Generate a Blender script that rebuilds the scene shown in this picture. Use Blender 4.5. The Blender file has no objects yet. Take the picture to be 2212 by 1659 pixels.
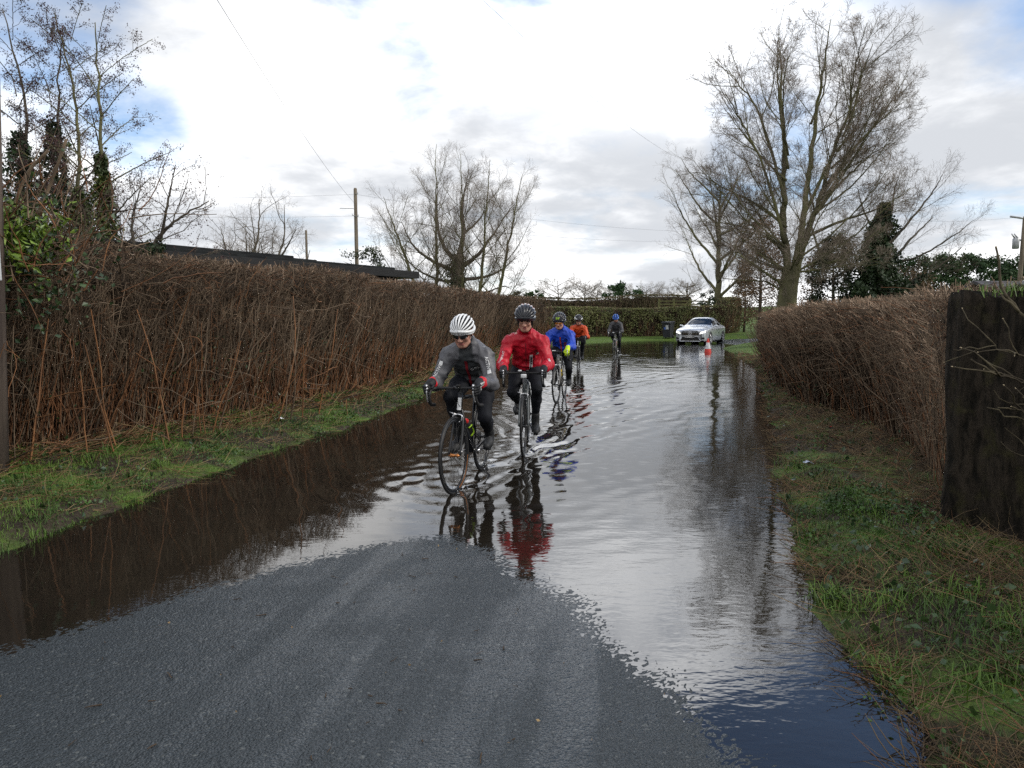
import bpy, bmesh, math, random
import numpy as np
from mathutils import Vector, Matrix

R = math.radians
SC = bpy.context.scene
COL = SC.collection
rng = np.random.default_rng(11)
random.seed(5)

# ------------------------------------------------------------ camera
CAM_H = 1.5
PITCH = R(5.42)
cam_d = bpy.data.cameras.new('camera')
cam_d.sensor_width = 36.0
cam_d.lens = 24.95
cam_d.clip_start = 0.05
cam_d.clip_end = 4000
cam = bpy.data.objects.new('camera', cam_d)
COL.objects.link(cam)
cam.location = (0, 0, CAM_H)
cam.rotation_euler = (R(90) - PITCH, 0, 0)
SC.camera = cam

# ------------------------------------------------------------ render settings
SC.view_settings.view_transform = 'Standard'
SC.view_settings.look = 'None'
SC.view_settings.exposure = 0.2
SC.view_settings.gamma = 1.0
try:
    SC.cycles.use_denoising = False
    SC.cycles.denoiser = 'OPENIMAGEDENOISE'
    SC.cycles.max_bounces = 6
    SC.cycles.diffuse_bounces = 2
    SC.cycles.glossy_bounces = 3
    SC.cycles.transmission_bounces = 4
    SC.cycles.transparent_max_bounces = 6
    SC.cycles.caustics_reflective = False
    SC.cycles.caustics_refractive = False
    SC.cycles.sample_clamp_indirect = 2.0
    SC.cycles.sample_clamp_direct = 8.0
except Exception:
    pass

# ------------------------------------------------------------ sky and sun
SUN_EL, SUN_AZ = 34.0, 98.0        # azimuth measured to the right of straight ahead (+Y)
f_, cx_, cy_ = 1533.4, 1106.0, 829.5


def ray(u, v):
    x = (u - cx_) / f_
    z = -(v - cy_) / f_
    return np.array([x, math.cos(PITCH) + z * math.sin(PITCH), -math.sin(PITCH) + z * math.cos(PITCH)])


def P(u, v, Y):
    d = ray(u, v)
    return np.array([0, 0, CAM_H]) + d * (Y / d[1])


def G(u, v, z=0.0):
    d = ray(u, v)
    return np.array([0, 0, CAM_H]) + d * ((z - CAM_H) / d[2])


class NT:
    """small helper for writing node trees"""
    def __init__(self, tree):
        self.t = tree
        self.n = tree.nodes
        self.l = tree.links

    def new(self, typ, **kw):
        n = self.n.new(typ)
        for k, v in kw.items():
            setattr(n, k, v)
        return n

    def put(self, sock, val):
        if hasattr(val, 'is_output') or isinstance(val, bpy.types.NodeSocket):
            self.l.new(val, sock)
        else:
            sock.default_value = val

    def math(self, op, a, b=None, c=None, clamp=False):
        n = self.new('ShaderNodeMath', operation=op, use_clamp=clamp)
        self.put(n.inputs[0], a)
        if b is not None:
            self.put(n.inputs[1], b)
        if c is not None:
            self.put(n.inputs[2], c)
        return n.outputs[0]

    def vmath(self, op, a, b=None):
        n = self.new('ShaderNodeVectorMath', operation=op)
        self.put(n.inputs[0], a)
        if b is not None:
            self.put(n.inputs[1], b)
        return n.outputs[1] if op in ('DOT_PRODUCT', 'LENGTH', 'DISTANCE') else n.outputs[0]

    def noise(self, vec, scale, detail=4, rough=0.5, dist=0.0):
        n = self.new('ShaderNodeTexNoise')
        if vec is not None:
            self.put(n.inputs['Vector'], vec)
        n.inputs['Scale'].default_value = scale
        n.inputs['Detail'].default_value = detail
        n.inputs['Roughness'].default_value = rough
        n.inputs['Distortion'].default_value = dist
        return n.outputs[0]

    def smooth(self, x, lo, hi, a=0.0, b=1.0):
        n = self.new('ShaderNodeMapRange', interpolation_type='SMOOTHSTEP')
        self.put(n.inputs[0], x)
        n.inputs[1].default_value = lo
        n.inputs[2].default_value = hi
        n.inputs[3].default_value = a
        n.inputs[4].default_value = b
        return n.outputs[0]

    def mix(self, fac, a, b):
        n = self.new('ShaderNodeMix', data_type='RGBA')
        self.put(n.inputs[0], fac)
        self.put(n.inputs[6], a if not isinstance(a, tuple) else (*a[:3], 1))
        self.put(n.inputs[7], b if not isinstance(b, tuple) else (*b[:3], 1))
        return n.outputs[2]


world = bpy.data.worlds.new('World')
SC.world = world
world.use_nodes = True
wt = NT(world.node_tree)
wt.n.clear()
w_out = wt.new('ShaderNodeOutputWorld')
w_bg = wt.new('ShaderNodeBackground')
SKY_STRENGTH = 0.15
w_bg.inputs['Strength'].default_value = SKY_STRENGTH
sky = wt.new('ShaderNodeTexSky', sky_type='NISHITA')
sky.sun_disc = False
sky.sun_elevation = R(SUN_EL)
sky.sun_rotation = R(SUN_AZ)
sky.air_density = 1.0
sky.dust_density = 0.2
sky.ozone_density = 4.0
tc = wt.new('ShaderNodeTexCoord')
dvec = tc.outputs['Generated']
sep = wt.new('ShaderNodeSeparateXYZ')
wt.l.new(dvec, sep.inputs[0])
zz = wt.math('MAXIMUM', sep.outputs[2], 0.0)
den = wt.math('ADD', zz, 0.22)
com = wt.new('ShaderNodeCombineXYZ')
wt.l.new(wt.math('DIVIDE', sep.outputs[0], den), com.inputs[0])
wt.l.new(wt.math('DIVIDE', sep.outputs[1], den), com.inputs[1])
wt.l.new(wt.math('MULTIPLY', zz, 0.6), com.inputs[2])
pv = com.outputs[0]
n1 = wt.noise(pv, 1.5, 9, 0.56, 0.25)
n2 = wt.noise(wt.vmath('ADD', pv, (3.7, 1.2, 0.4)), 1.05, 7, 0.5, 0.15)
n3 = wt.noise(wt.vmath('ADD', pv, (9.1, 4.2, 2.0)), 5.0, 6, 0.6, 0.3)


def sky_dir(u, v):
    d = ray(u, v)
    return tuple(d / np.linalg.norm(d))


def dir_ae(az, el):
    return (math.sin(R(az)) * math.cos(R(el)), math.cos(R(az)) * math.cos(R(el)), math.sin(R(el)))


# openings in the cloud: (direction, radius in degrees, depth)
gaps = [(sky_dir(225, 150), 9.0, 0.18), (sky_dir(330, 300), 5.0, 0.16), (sky_dir(60, 20), 8.0, 0.10),
        (sky_dir(870, 170), 4.5, 0.07), (sky_dir(1120, 10), 4.0, 0.16), (sky_dir(1640, 360), 6.0, 0.22),
        (sky_dir(1810, 320), 6.0, 0.20), (sky_dir(2190, 130), 4.0, 0.10),
        (dir_ae(22, 40), 14.0, 1.3), (sky_dir(2300, -700), 20.0, 0.5), (sky_dir(860, -40), 6.0, 0.10), (sky_dir(900, -1600), 32.0, 0.40), ((-0.75, 0.15, 0.6), 30.0, 0.30)]
dens = wt.math('ADD', n1, wt.math('MULTIPLY', wt.math('SUBTRACT', n3, 0.5), 0.22))
dens = wt.math('ADD', dens, 0.23)
for gd, gr, gk in gaps:
    c = wt.vmath('DOT_PRODUCT', dvec, gd)
    m = wt.smooth(c, math.cos(R(gr)), 1.0 - (1.0 - math.cos(R(gr))) * 0.05, 0.0, gk)
    dens = wt.math('SUBTRACT', dens, wt.math('MULTIPLY', m, wt.math('ADD', 0.35, wt.math('MULTIPLY', n3, 1.3))))
mask = wt.smooth(dens, 0.36, 0.70)
# cloud brightness
lum = wt.math('ADD', n2, wt.math('MULTIPLY', wt.math('SUBTRACT', n3, 0.5), 0.25))
shade = wt.smooth(lum, 0.38, 0.66)
cloud = wt.mix(shade, (0.62 / SKY_STRENGTH, 0.645 / SKY_STRENGTH, 0.685 / SKY_STRENGTH),
               (1.36 / SKY_STRENGTH, 1.36 / SKY_STRENGTH, 1.36 / SKY_STRENGTH))
# sunlit cloud just above the picture, its glow raised to brighten the water below
gl_d = dir_ae(9, 38)
glow = wt.smooth(wt.vmath('DOT_PRODUCT', dvec, gl_d), math.cos(R(27)), math.cos(R(4)), 1.0, 3.2)
cm_ = wt.new('ShaderNodeVectorMath', operation='SCALE')
wt.l.new(cloud, cm_.inputs[0]); wt.l.new(glow, cm_.inputs['Scale'])
cloud = cm_.outputs[0]
col = wt.mix(mask, sky.outputs[0], cloud)
wt.l.new(col, w_bg.inputs['Color'])
wt.l.new(w_bg.outputs[0], w_out.inputs['Surface'])

sun_d = bpy.data.lights.new('sun', 'SUN')
sun_d.energy = 2.0
sun_d.angle = R(10)
sun_d.color = (1.0, 0.95, 0.87)
sun = bpy.data.objects.new('sun', sun_d)
COL.objects.link(sun)
sd_ = Vector((math.sin(R(SUN_AZ)) * math.cos(R(SUN_EL)), math.cos(R(SUN_AZ)) * math.cos(R(SUN_EL)), math.sin(R(SUN_EL))))
sun.rotation_euler = sd_.to_track_quat('Z', 'Y').to_euler()
sun.location = (30, 30, 60)


# ------------------------------------------------------------ materials
def mat(name, col, col2=None, rough=0.75, spec=0.3, scale=6.0, detail=5, bump=0.0, bscale=60.0, metal=0.0,
        coat=0.0, lo=0.35, hi=0.65, stretch=None, sheen=0.0):
    m = bpy.data.materials.new(name)
    m.use_nodes = True
    t = NT(m.node_tree)
    b = t.n['Principled BSDF']
    b.inputs['Roughness'].default_value = rough
    b.inputs['Metallic'].default_value = metal
    b.inputs['Specular IOR Level'].default_value = spec
    b.inputs['Coat Weight'].default_value = coat
    b.inputs['Coat Roughness'].default_value = 0.06
    tcn = t.new('ShaderNodeTexCoord')
    vec = tcn.outputs['Object']
    if stretch:
        mp = t.new('ShaderNodeMapping')
        mp.inputs['Scale'].default_value = stretch
        t.l.new(vec, mp.inputs[0])
        vec = mp.outputs[0]
    if col2 is None:
        col2 = tuple(c * 0.72 for c in col)
    n = t.noise(vec, scale, detail, 0.55)
    f = t.smooth(n, lo, hi)
    t.l.new(t.mix(f, col2, col), b.inputs['Base Color'])
    if bump:
        bn = t.new('ShaderNodeBump')
        bn.inputs['Strength'].default_value = bump
        bn.inputs['Distance'].default_value = 0.01
        t.l.new(t.noise(vec, bscale, 4, 0.6), bn.inputs['Height'])
        t.l.new(bn.outputs[0], b.inputs['Normal'])
    return m


# ------------------------------------------------------------ mesh helpers
def tag(o, label=None, cat=None, group=None, kind=None):
    if label: o['label'] = label
    if cat: o['category'] = cat
    if group: o['group'] = group
    if kind: o['kind'] = kind
    return o


def thing(name, label, cat, loc=(0, 0, 0), rotz=0.0, group=None):
    o = bpy.data.objects.new(name, None)
    COL.objects.link(o)
    o.location = loc
    o.rotation_euler = (0, 0, rotz)
    o.empty_display_size = 0.2
    return tag(o, label, cat, group)


def link(name, me, parent=None, mats=None):
    o = bpy.data.objects.new(name, me)
    COL.objects.link(o)
    if parent is not None:
        o.parent = parent
    if mats:
        for m in mats:
            me.materials.append(m)
    return o


class Geo:
    """collects vertex / face arrays, then links them as ONE mesh object"""
    def __init__(self):
        self.v, self.f, self.m, self.n = [], [], [], 0

    def add(self, v, faces, mi=0):
        v = np.asarray(v, dtype=np.float64).reshape(-1, 3)
        if len(v) == 0:
            return self
        faces = faces if isinstance(faces, (list, tuple)) and len(faces) and isinstance(faces[0], np.ndarray) and faces[0].ndim == 2 else [np.asarray(faces)]
        self.v.append(v)
        for k, fa in enumerate(faces):
            if len(fa) == 0:
                continue
            self.f.append(fa + self.n)
            if isinstance(mi, np.ndarray):
                self.m.append(mi)
            else:
                self.m.append(np.full(len(fa), mi, dtype=np.int32))
        self.n += len(v)
        return self

    def build(self, name, mats, parent=None, smooth=True, xf=None):
        me = bpy.data.meshes.new(name)
        v = np.concatenate(self.v)
        if xf is not None:
            A = np.array(xf)
            v = v @ A[:3, :3].T + A[:3, 3]
        tot = np.concatenate([np.full(len(a), a.shape[1], dtype=np.int32) for a in self.f])
        idx = np.concatenate([a.reshape(-1) for a in self.f]).astype(np.int32)
        st = np.concatenate([[0], np.cumsum(tot)[:-1]]).astype(np.int32)
        me.vertices.add(len(v))
        me.vertices.foreach_set('co', v.astype(np.float32).reshape(-1))
        me.loops.add(len(idx))
        me.loops.foreach_set('vertex_index', idx)
        me.polygons.add(len(tot))
        me.polygons.foreach_set('loop_start', st)
        me.polygons.foreach_set('loop_total', tot)
        if not isinstance(mats, (list, tuple)):
            mats = [mats]
        for m in mats:
            me.materials.append(m)
        me.polygons.foreach_set('material_index', np.concatenate(self.m).astype(np.int32))
        me.polygons.foreach_set('use_smooth', np.full(len(tot), bool(smooth)))
        me.update(calc_edges=True)
        me.validate()
        return link(name, me, parent)


def nrm(a):
    return a / np.maximum(np.linalg.norm(a, axis=-1, keepdims=True), 1e-9)


def tubes(Pp, Rr, S=3, cap=False):
    """N polylines of K points -> vertices and quads"""
    Pp = np.asarray(Pp, float)
    N, K, _ = Pp.shape
    Rr = np.broadcast_to(np.asarray(Rr, float), (N, K))
    t = nrm(Pp[:, -1] - Pp[:, 0])
    ref = np.where(np.abs(t[:, 2:3]) > 0.8, np.array([[1.0, 0.2, 0.1]]), np.array([[0.1, 0.2, 1.0]]))
    u = nrm(np.cross(t, ref))
    w = np.cross(t, u)
    an = np.arange(S) * 2 * math.pi / S
    off = u[:, None, :] * np.cos(an)[None, :, None] + w[:, None, :] * np.sin(an)[None, :, None]
    V = Pp[:, :, None, :] + Rr[:, :, None, None] * off[:, None, :, :]
    base = (np.arange(N) * K * S)[:, None, None]
    k = np.arange(K - 1)[None, :, None] * S
    s = np.arange(S)[None, None, :]
    s2 = (s + 1) % S
    q = np.stack(np.broadcast_arrays(base + k + s, base + k + s2, base + k + S + s2, base + k + S + s), axis=-1).reshape(-1, 4)
    return V.reshape(-1, 3), q


def tube(pts, rad, S=8, caps=True):
    """one curved tube with parallel transport -> vertices, [quads, tris]"""
    p = np.asarray(pts, float)
    K = len(p)
    r = np.broadcast_to(np.asarray(rad, float), (K,))
    t = np.zeros_like(p)
    t[1:-1] = p[2:] - p[:-2]
    t[0] = p[1] - p[0]
    t[-1] = p[-1] - p[-2]
    t = nrm(t)
    ref = np.array([0.0, 0, 1]) if abs(t[0][2]) < 0.9 else np.array([1.0, 0, 0])
    u = nrm(np.cross(t[0], ref))
    V = []
    for i in range(K):
        u = nrm(u - t[i] * np.dot(u, t[i]))
        w = np.cross(t[i], u)
        for s in range(S):
            a = 2 * math.pi * s / S
            V.append(p[i] + r[i] * (u * math.cos(a) + w * math.sin(a)))
    q = [(i * S + s, i * S + (s + 1) % S, (i + 1) * S + (s + 1) % S, (i + 1) * S + s) for i in range(K - 1) for s in range(S)]
    fs = [np.array(q)]
    if caps:
        V.append(p[0]); V.append(p[-1])
        a, b = K * S, K * S + 1
        fs.append(np.array([(a, (s + 1) % S, s) for s in range(S)] + [(b, (K - 1) * S + s, (K - 1) * S + (s + 1) % S) for s in range(S)]))
    return np.array(V), fs


def smooth_pts(pts, n=6):
    """Catmull-Rom resample"""
    p = np.asarray(pts, float)
    q = np.vstack([2 * p[0] - p[1], p, 2 * p[-1] - p[-2]])
    out = []
    for i in range(1, len(q) - 2):
        for k in range(n):
            t = k / n
            out.append(0.5 * ((2 * q[i]) + (-q[i - 1] + q[i + 1]) * t + (2 * q[i - 1] - 5 * q[i] + 4 * q[i + 1] - q[i + 2]) * t * t + (-q[i - 1] + 3 * q[i] - 3 * q[i + 1] + q[i + 2]) * t ** 3))
    out.append(p[-1])
    return np.array(out)


def boxv(c, s, rot=None, bevel=0.0):
    """bevelled box -> vertices, faces (centre c, full size s)"""
    bm = bmesh.new()
    bmesh.ops.create_cube(bm, size=1.0)
    bmesh.ops.scale(bm, vec=s, verts=bm.verts)
    if bevel > 0:
        bmesh.ops.bevel(bm, geom=list(bm.edges), offset=bevel, segments=2, affect='EDGES', profile=0.6)
    if rot is not None:
        bmesh.ops.rotate(bm, matrix=rot, cent=(0, 0, 0), verts=bm.verts)
    bmesh.ops.translate(bm, vec=c, verts=bm.verts)
    return from_bm(bm)


def from_bm(bm):
    bm.verts.index_update()
    v = np.array([x.co[:] for x in bm.verts])
    d = {}
    for f in bm.faces:
        d.setdefault(len(f.verts), []).append([x.index for x in f.verts])
    bm.free()
    return v, [np.array(a) for a in d.values()]


def lathe(prof, S=20, axis='z'):
    """profile [(r, h)...] revolved round z"""
    pr = np.asarray(prof, float)
    K = len(pr)
    a = np.arange(S) * 2 * math.pi / S
    V = np.stack([pr[:, 0:1] * np.cos(a), pr[:, 0:1] * np.sin(a), np.repeat(pr[:, 1:2], S, 1)], -1).reshape(-1, 3)
    q = np.array([(i * S + s, i * S + (s + 1) % S, (i + 1) * S + (s + 1) % S, (i + 1) * S + s) for i in range(K - 1) for s in range(S)])
    if axis == 'y':
        V = V[:, [0, 2, 1]] * np.array([1, 1, -1])
    if axis == 'x':
        V = V[:, [2, 0, 1]]
    return V, [q]


def leaves(c, size, up=0.3, aspect=0.55, r=rng):
    """leaf-shaped folded diamonds at centres c"""
    c = np.asarray(c, float)
    N = len(c)
    d = nrm(r.normal(size=(N, 3)) + np.array([0, 0, up]))
    n = nrm(np.cross(d, r.normal(size=(N, 3))))
    s = np.broadcast_to(np.asarray(size, float), (N,))[:, None] * r.uniform(0.6, 1.3, (N, 1))
    b = np.cross(d, n)
    fold = 0.18
    v0 = c - d * s * 0.5
    v1 = c + n * s * aspect * 0.5 + b * s * fold * 0.5
    v2 = c + d * s * 0.5
    v3 = c - n * s * aspect * 0.5 + b * s * fold * 0.5
    V = np.stack([v0, v1, v2, v3], 1).reshape(-1, 3)
    i = np.arange(N)[:, None] * 4
    return V, np.concatenate([i + np.array([[0, 1, 2]]), i + np.array([[0, 2, 3]])])


def blades(base, h, w, lean, r=rng, bend=0.6):
    """grass blades: two bent segments each"""
    base = np.asarray(base, float)
    N = len(base)
    a = r.uniform(0, 2 * math.pi, N)
    d = np.stack([np.cos(a), np.sin(a), np.zeros(N)], 1)
    sd = np.stack([-np.sin(a), np.cos(a), np.zeros(N)], 1)
    h = np.broadcast_to(np.asarray(h, float), (N,))[:, None] * r.uniform(0.55, 1.35, (N, 1))
    w = np.broadcast_to(np.asarray(w, float), (N,))[:, None]
    ln = np.broadcast_to(np.asarray(lean, float), (N,))[:, None] * r.uniform(0.3, 1.4, (N, 1))
    z = np.array([[0, 0, 1.0]])
    m = base + d * h * ln * 0.4 + z * h * 0.6
    tp = base + d * h * ln * (0.4 + bend) + z * h * np.clip(1.0 - ln * bend * 0.8, -0.0, 1)
    V = np.stack([base - sd * w * 0.5, base + sd * w * 0.5, m + sd * w * 0.42, m - sd * w * 0.42, tp], 1).reshape(-1, 3)
    i = np.arange(N)[:, None] * 5
    return V, [i + np.array([[0, 1, 2, 3]]), i + np.array([[3, 2, 4]])]


def in_poly(x, y, poly):
    c = np.zeros(x.shape, bool)
    n = len(poly)
    for i in range(n):
        x1, y1 = poly[i]
        x2, y2 = poly[(i + 1) % n]
        if y1 == y2:
            continue
        cond = ((y1 > y) != (y2 > y)) & (x < (x2 - x1) * (y - y1) / (y2 - y1) + x1)
        c ^= cond
    return c


def sdist(x, y, poly):
    """signed distance, negative inside"""
    d = np.full(x.shape, 1e9)
    n = len(poly)
    for i in range(n):
        x1, y1 = poly[i]
        x2, y2 = poly[(i + 1) % n]
        dx, dy = x2 - x1, y2 - y1
        t = np.clip(((x - x1) * dx + (y - y1) * dy) / (dx * dx + dy * dy + 1e-12), 0, 1)
        d = np.minimum(d, (x - x1 - t * dx) ** 2 + (y - y1 - t * dy) ** 2)
    return np.sqrt(d) * np.where(in_poly(x, y, poly), -1, 1)


def sstep(lo, hi, x):
    t = np.clip((x - lo) / (hi - lo), 0, 1)
    return t * t * (3 - 2 * t)


_sn = [(rng.normal(size=2), rng.uniform(0, 6.28)) for _ in range(14)]


def wnoise(x, y, s):
    """cheap smooth noise about -1..1, feature size ~ 1/s"""
    a = 0
    for k, (d, ph) in enumerate(_sn):
        a = a + np.sin((d[0] * x + d[1] * y) * s * (0.7 + 0.16 * k) * 2.0 + ph)
    return a / 5.0


def vnoise(x, y, seed=0):
    """value noise on unit lattice"""
    xi = np.floor(x).astype(np.int64); yi = np.floor(y).astype(np.int64)
    fx = x - xi; fy = y - yi
    fx = fx * fx * (3 - 2 * fx); fy = fy * fy * (3 - 2 * fy)

    def h(a, b):
        n = (a * 374761393 + b * 668265263 + seed * 1442695040) & 0x7fffffff
        n = ((n ^ (n >> 13)) * 1274126177) & 0x7fffffff
        n = (n ^ (n >> 16)) & 0xffff
        return n / 65535.0
    return ((h(xi, yi) * (1 - fx) + h(xi + 1, yi) * fx) * (1 - fy) + (h(xi, yi + 1) * (1 - fx) + h(xi + 1, yi + 1) * fx) * fy)


def grid_mesh(name, xs, ys, Z, mats, keep=None, mi=None, smooth=True):
    nx, ny = len(xs), len(ys)
    X, Y = np.meshgrid(xs, ys, indexing='ij')
    V = np.stack([X, Y, Z], -1).reshape(-1, 3)
    i, j = np.meshgrid(np.arange(nx - 1), np.arange(ny - 1), indexing='ij')
    a = (i * ny + j)
    q = np.stack([a, a + ny, a + ny + 1, a + 1], -1).reshape(-1, 4)
    m = np.zeros(len(q), np.int32)
    if mi is not None:
        m = mi[:-1, :-1].reshape(-1).astype(np.int32)
    if keep is not None:
        kq = keep[:-1, :-1].reshape(-1)
        q, m = q[kq], m[kq]
        used = np.zeros(len(V), bool); used[q] = True
        remap = np.cumsum(used) - 1
        V, q = V[used], remap[q]
    g = Geo().add(V, [q], m)
    return g.build(name, mats, None, smooth)
# ============================================================ THE LIE OF THE LAND
# corridor of the lane (and the flood on it), traced on the ground from the near end to the far bend
Lpx = [(0, 1205), (150, 1147), (330, 1072), (500, 1010), (700, 937), (850, 886), (960, 838), (1060, 790), (1130, 765), (1240, 742), (1400, 735)]
Rpx = [(1960, 1659), (1890, 1500), (1790, 1330), (1745, 1240), (1720, 1150), (1690, 1060), (1665, 980), (1650, 900), (1643, 850), (1638, 800), (1580, 763), (1558, 753)]
LEFT = [(-4.3, -8.0), (-4.0, -1.0), (-3.75, 2.2)] + [tuple(G(u, v)[:2]) for u, v in Lpx]
RIGHT = [(0.95, -8.0), (1.1, 0.0)] + [tuple(G(u, v)[:2]) for u, v in Rpx]
EXIT_L = [(15.0, 45.5), (20.0, 48.5), (30.0, 52.5), (60, 60)]
EXIT_R = [(61, 55), (30.5, 47.6), (20.5, 43.6), (14.8, 40.6), (11.6, 36.8)]
CORR = LEFT + EXIT_L + EXIT_R + RIGHT[::-1]
Wpx = [(0, 1405), (150, 1363), (330, 1310), (470, 1268), (600, 1232), (750, 1196), (880, 1164), (960, 1166), (1050, 1195), (1130, 1240), (1200, 1290),
       (1260, 1338), (1330, 1395), (1400, 1450), (1460, 1500), (1510, 1545), (1580, 1605), (1640, 1659)]
WEDGE = [(-3.6, -8), (-3.2, 2.0)] + [tuple(G(u, v)[:2]) for u, v in Wpx] + [(0.78, 1.0), (0.7, -8.0)]


def road_z(x, y):
    s = -sdist(x, y, WEDGE)                       # positive on the dry crown
    near = np.clip(0.017 * s, -0.045, 0.040) + 0.0005
    near = np.where(s < -2.5, -0.045 - np.clip((-s - 2.5) * 0.01, 0, 0.02), near)
    rise = np.maximum(0, x - 9.6) * 0.028
    rise = np.where(y > 32, rise, 0)
    return near + rise


def ground_z(x, y):
    s = sdist(x, y, CORR)
    s = s + 0.10 * wnoise(x, y, 0.9) * (np.abs(s) < 3)
    up = 0.004 + 0.09 * sstep(0, 0.55, s) + 0.07 * sstep(0.5, 2.2, s)
    bump = 0.02 * wnoise(x + 3, y, 1.7) * np.clip(s, 0, 1)
    exit_rise = np.where(y > 32, np.maximum(0, x - 9.6) * 0.028, 0) * np.where(x > 62, 0.3, 1)
    exit_rise = np.minimum(exit_rise, 0.9)
    hill = 2.0 * sstep(50, 95, y) + 1.0 * sstep(100, 300, y)
    out = up + bump + np.where(s > 0, exit_rise, 0) + hill * np.where(s > 0, 1, 0)
    ins = road_z(x, y) - 0.03 - 0.15 * sstep(0, 0.35, -s)
    return np.where(s > 0, out, ins), s


def axis(segs):
    out = []
    for a, b, st in segs:
        out.append(np.arange(a, b, st))
    return np.concatenate(out)


gx = np.concatenate([-np.geomspace(900, 13, 26), axis([(-12, -7, 0.4), (-7, 9, 0.14), (9, 26, 0.35)]), np.geomspace(27, 900, 30)])
gy = np.concatenate([[-400, -150, -60, -30, -16, -10], axis([(-8, 1, 0.6), (1, 16, 0.14), (16, 34, 0.25), (34, 60, 0.5)]), np.geomspace(61, 1500, 40)])
X, Y = np.meshgrid(gx, gy, indexing='ij')
gz, gs = ground_z(X, Y)


def ground_material():
    m = bpy.data.materials.new('verge_soil_and_turf')
    m.use_nodes = True
    t = NT(m.node_tree)
    b = t.n['Principled BSDF']
    b.inputs['Roughness'].default_value = 0.85
    b.inputs['Specular IOR Level'].default_value = 0.25
    tcn = t.new('ShaderNodeTexCoord')
    v = tcn.outputs['Object']
    a = t.noise(v, 1.1, 6, 0.6, 0.3)
    c = t.noise(v, 9.0, 5, 0.65)
    d = t.noise(v, 45.0, 3, 0.6)
    soil = t.mix(t.smooth(c, 0.35, 0.65), (0.022, 0.016, 0.011), (0.055, 0.042, 0.026))
    turf = t.mix(t.smooth(d, 0.3, 0.7), (0.040, 0.075, 0.012), (0.105, 0.165, 0.028))
    sp = t.new('ShaderNodeSeparateXYZ')
    t.l.new(v, sp.inputs[0])
    far = t.smooth(sp.outputs[1], 20, 34)
    k = t.math('ADD', t.smooth(a, 0.45, 0.6), far, clamp=True)
    t.l.new(t.mix(k, soil, turf), b.inputs['Base Color'])
    bn = t.new('ShaderNodeBump')
    bn.inputs['Strength'].default_value = 0.9
    bn.inputs['Distance'].default_value = 0.03
    t.l.new(t.math('ADD', c, t.math('MULTIPLY', d, 0.5)), bn.inputs['Height'])
    t.l.new(bn.outputs[0], b.inputs['Normal'])
    return m


ground = grid_mesh('ground', gx, gy, gz, ground_material())
tag(ground, kind='structure')


def asphalt_material():
    m = bpy.data.materials.new('wet_asphalt')
    m.use_nodes = True
    t = NT(m.node_tree)
    b = t.n['Principled BSDF']
    b.inputs['IOR'].default_value = 1.4
    tcn = t.new('ShaderNodeTexCoord')
    v = tcn.outputs['Object']
    mp = t.new('ShaderNodeMapping')
    mp0 = t.new('ShaderNodeMapping')
    mp0.inputs['Rotation'].default_value = (0, 0, R(9))
    t.l.new(v, mp0.inputs[0])
    mp.inputs['Scale'].default_value = (4.2, 0.13, 1)
    t.l.new(mp0.outputs[0], mp.inputs[0])
    track = t.noise(mp.outputs[0], 1.0, 3, 0.5)              # wheel tracks along the lane
    patch = t.noise(v, 2.2, 4, 0.55)
    stone = t.new('ShaderNodeTexVoronoi')
    stone.inputs['Scale'].default_value = 95.0
    t.l.new(v, stone.inputs['Vector'])
    fine = t.noise(v, 160.0, 3, 0.6)
    colr = t.mix(t.smooth(fine, 0.3, 0.75), (0.014, 0.019, 0.022), (0.044, 0.054, 0.061))
    spk = t.new('ShaderNodeSeparateColor')
    t.l.new(stone.outputs['Color'], spk.inputs[0])
    pale = t.math('GREATER_THAN', spk.outputs[0], 0.98)
    colr = t.mix(t.math('MULTIPLY', pale, 0.3), colr, (0.20, 0.21, 0.20))
    t.l.new(colr, b.inputs['Base Color'])
    wet = t.smooth(t.math('ADD', track, t.math('MULTIPLY', t.math('SUBTRACT', patch, 0.5), 0.5)), 0.42, 0.62)
    rg = t.math('SUBTRACT', 0.35, t.math('MULTIPLY', wet, 0.10))
    t.l.new(rg, b.inputs['Roughness'])
    b.inputs['Specular IOR Level'].default_value = 0.62
    bn = t.new('ShaderNodeBump')
    bn.inputs['Distance'].default_value = 0.006
    t.l.new(t.math('SUBTRACT', 1.0, t.math('MULTIPLY', wet, 0.5)), bn.inputs['Strength'])
    hgt = t.math('ADD', t.math('SUBTRACT', 0.6, t.math('MULTIPLY', stone.outputs['Distance'], 0.9)), t.math('MULTIPLY', fine, 0.5))
    t.l.new(hgt, bn.inputs['Height'])
    t.l.new(bn.outputs[0], b.inputs['Normal'])
    return m


M_ROAD = asphalt_material()
# near crown of the lane, fine enough for the stones to poke out of the water's edge
rx = np.arange(-4.2, 1.6, 0.0092)
ry = np.concatenate([np.arange(1.2, 5.7, 0.0092)])
X, Y = np.meshgrid(rx, ry, indexing='ij')
ss = sdist(X, Y, WEDGE)
agg = (vnoise(X * 60, Y * 60, 1) - 0.5) * 0.0016 + (vnoise(X * 105, Y * 105, 2) - 0.5) * 0.0046 + (vnoise(X * 9, Y * 9, 3) - 0.5) * 0.0012 + (vnoise(X * 2.5, Y * 2.5, 8) - 0.5) * 0.002
cr = sdist(X, Y, CORR)
rz = road_z(X, Y) + agg
keepn = (ss < 0.6) & (cr < 0.0) & (Y < 5.68)
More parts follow.
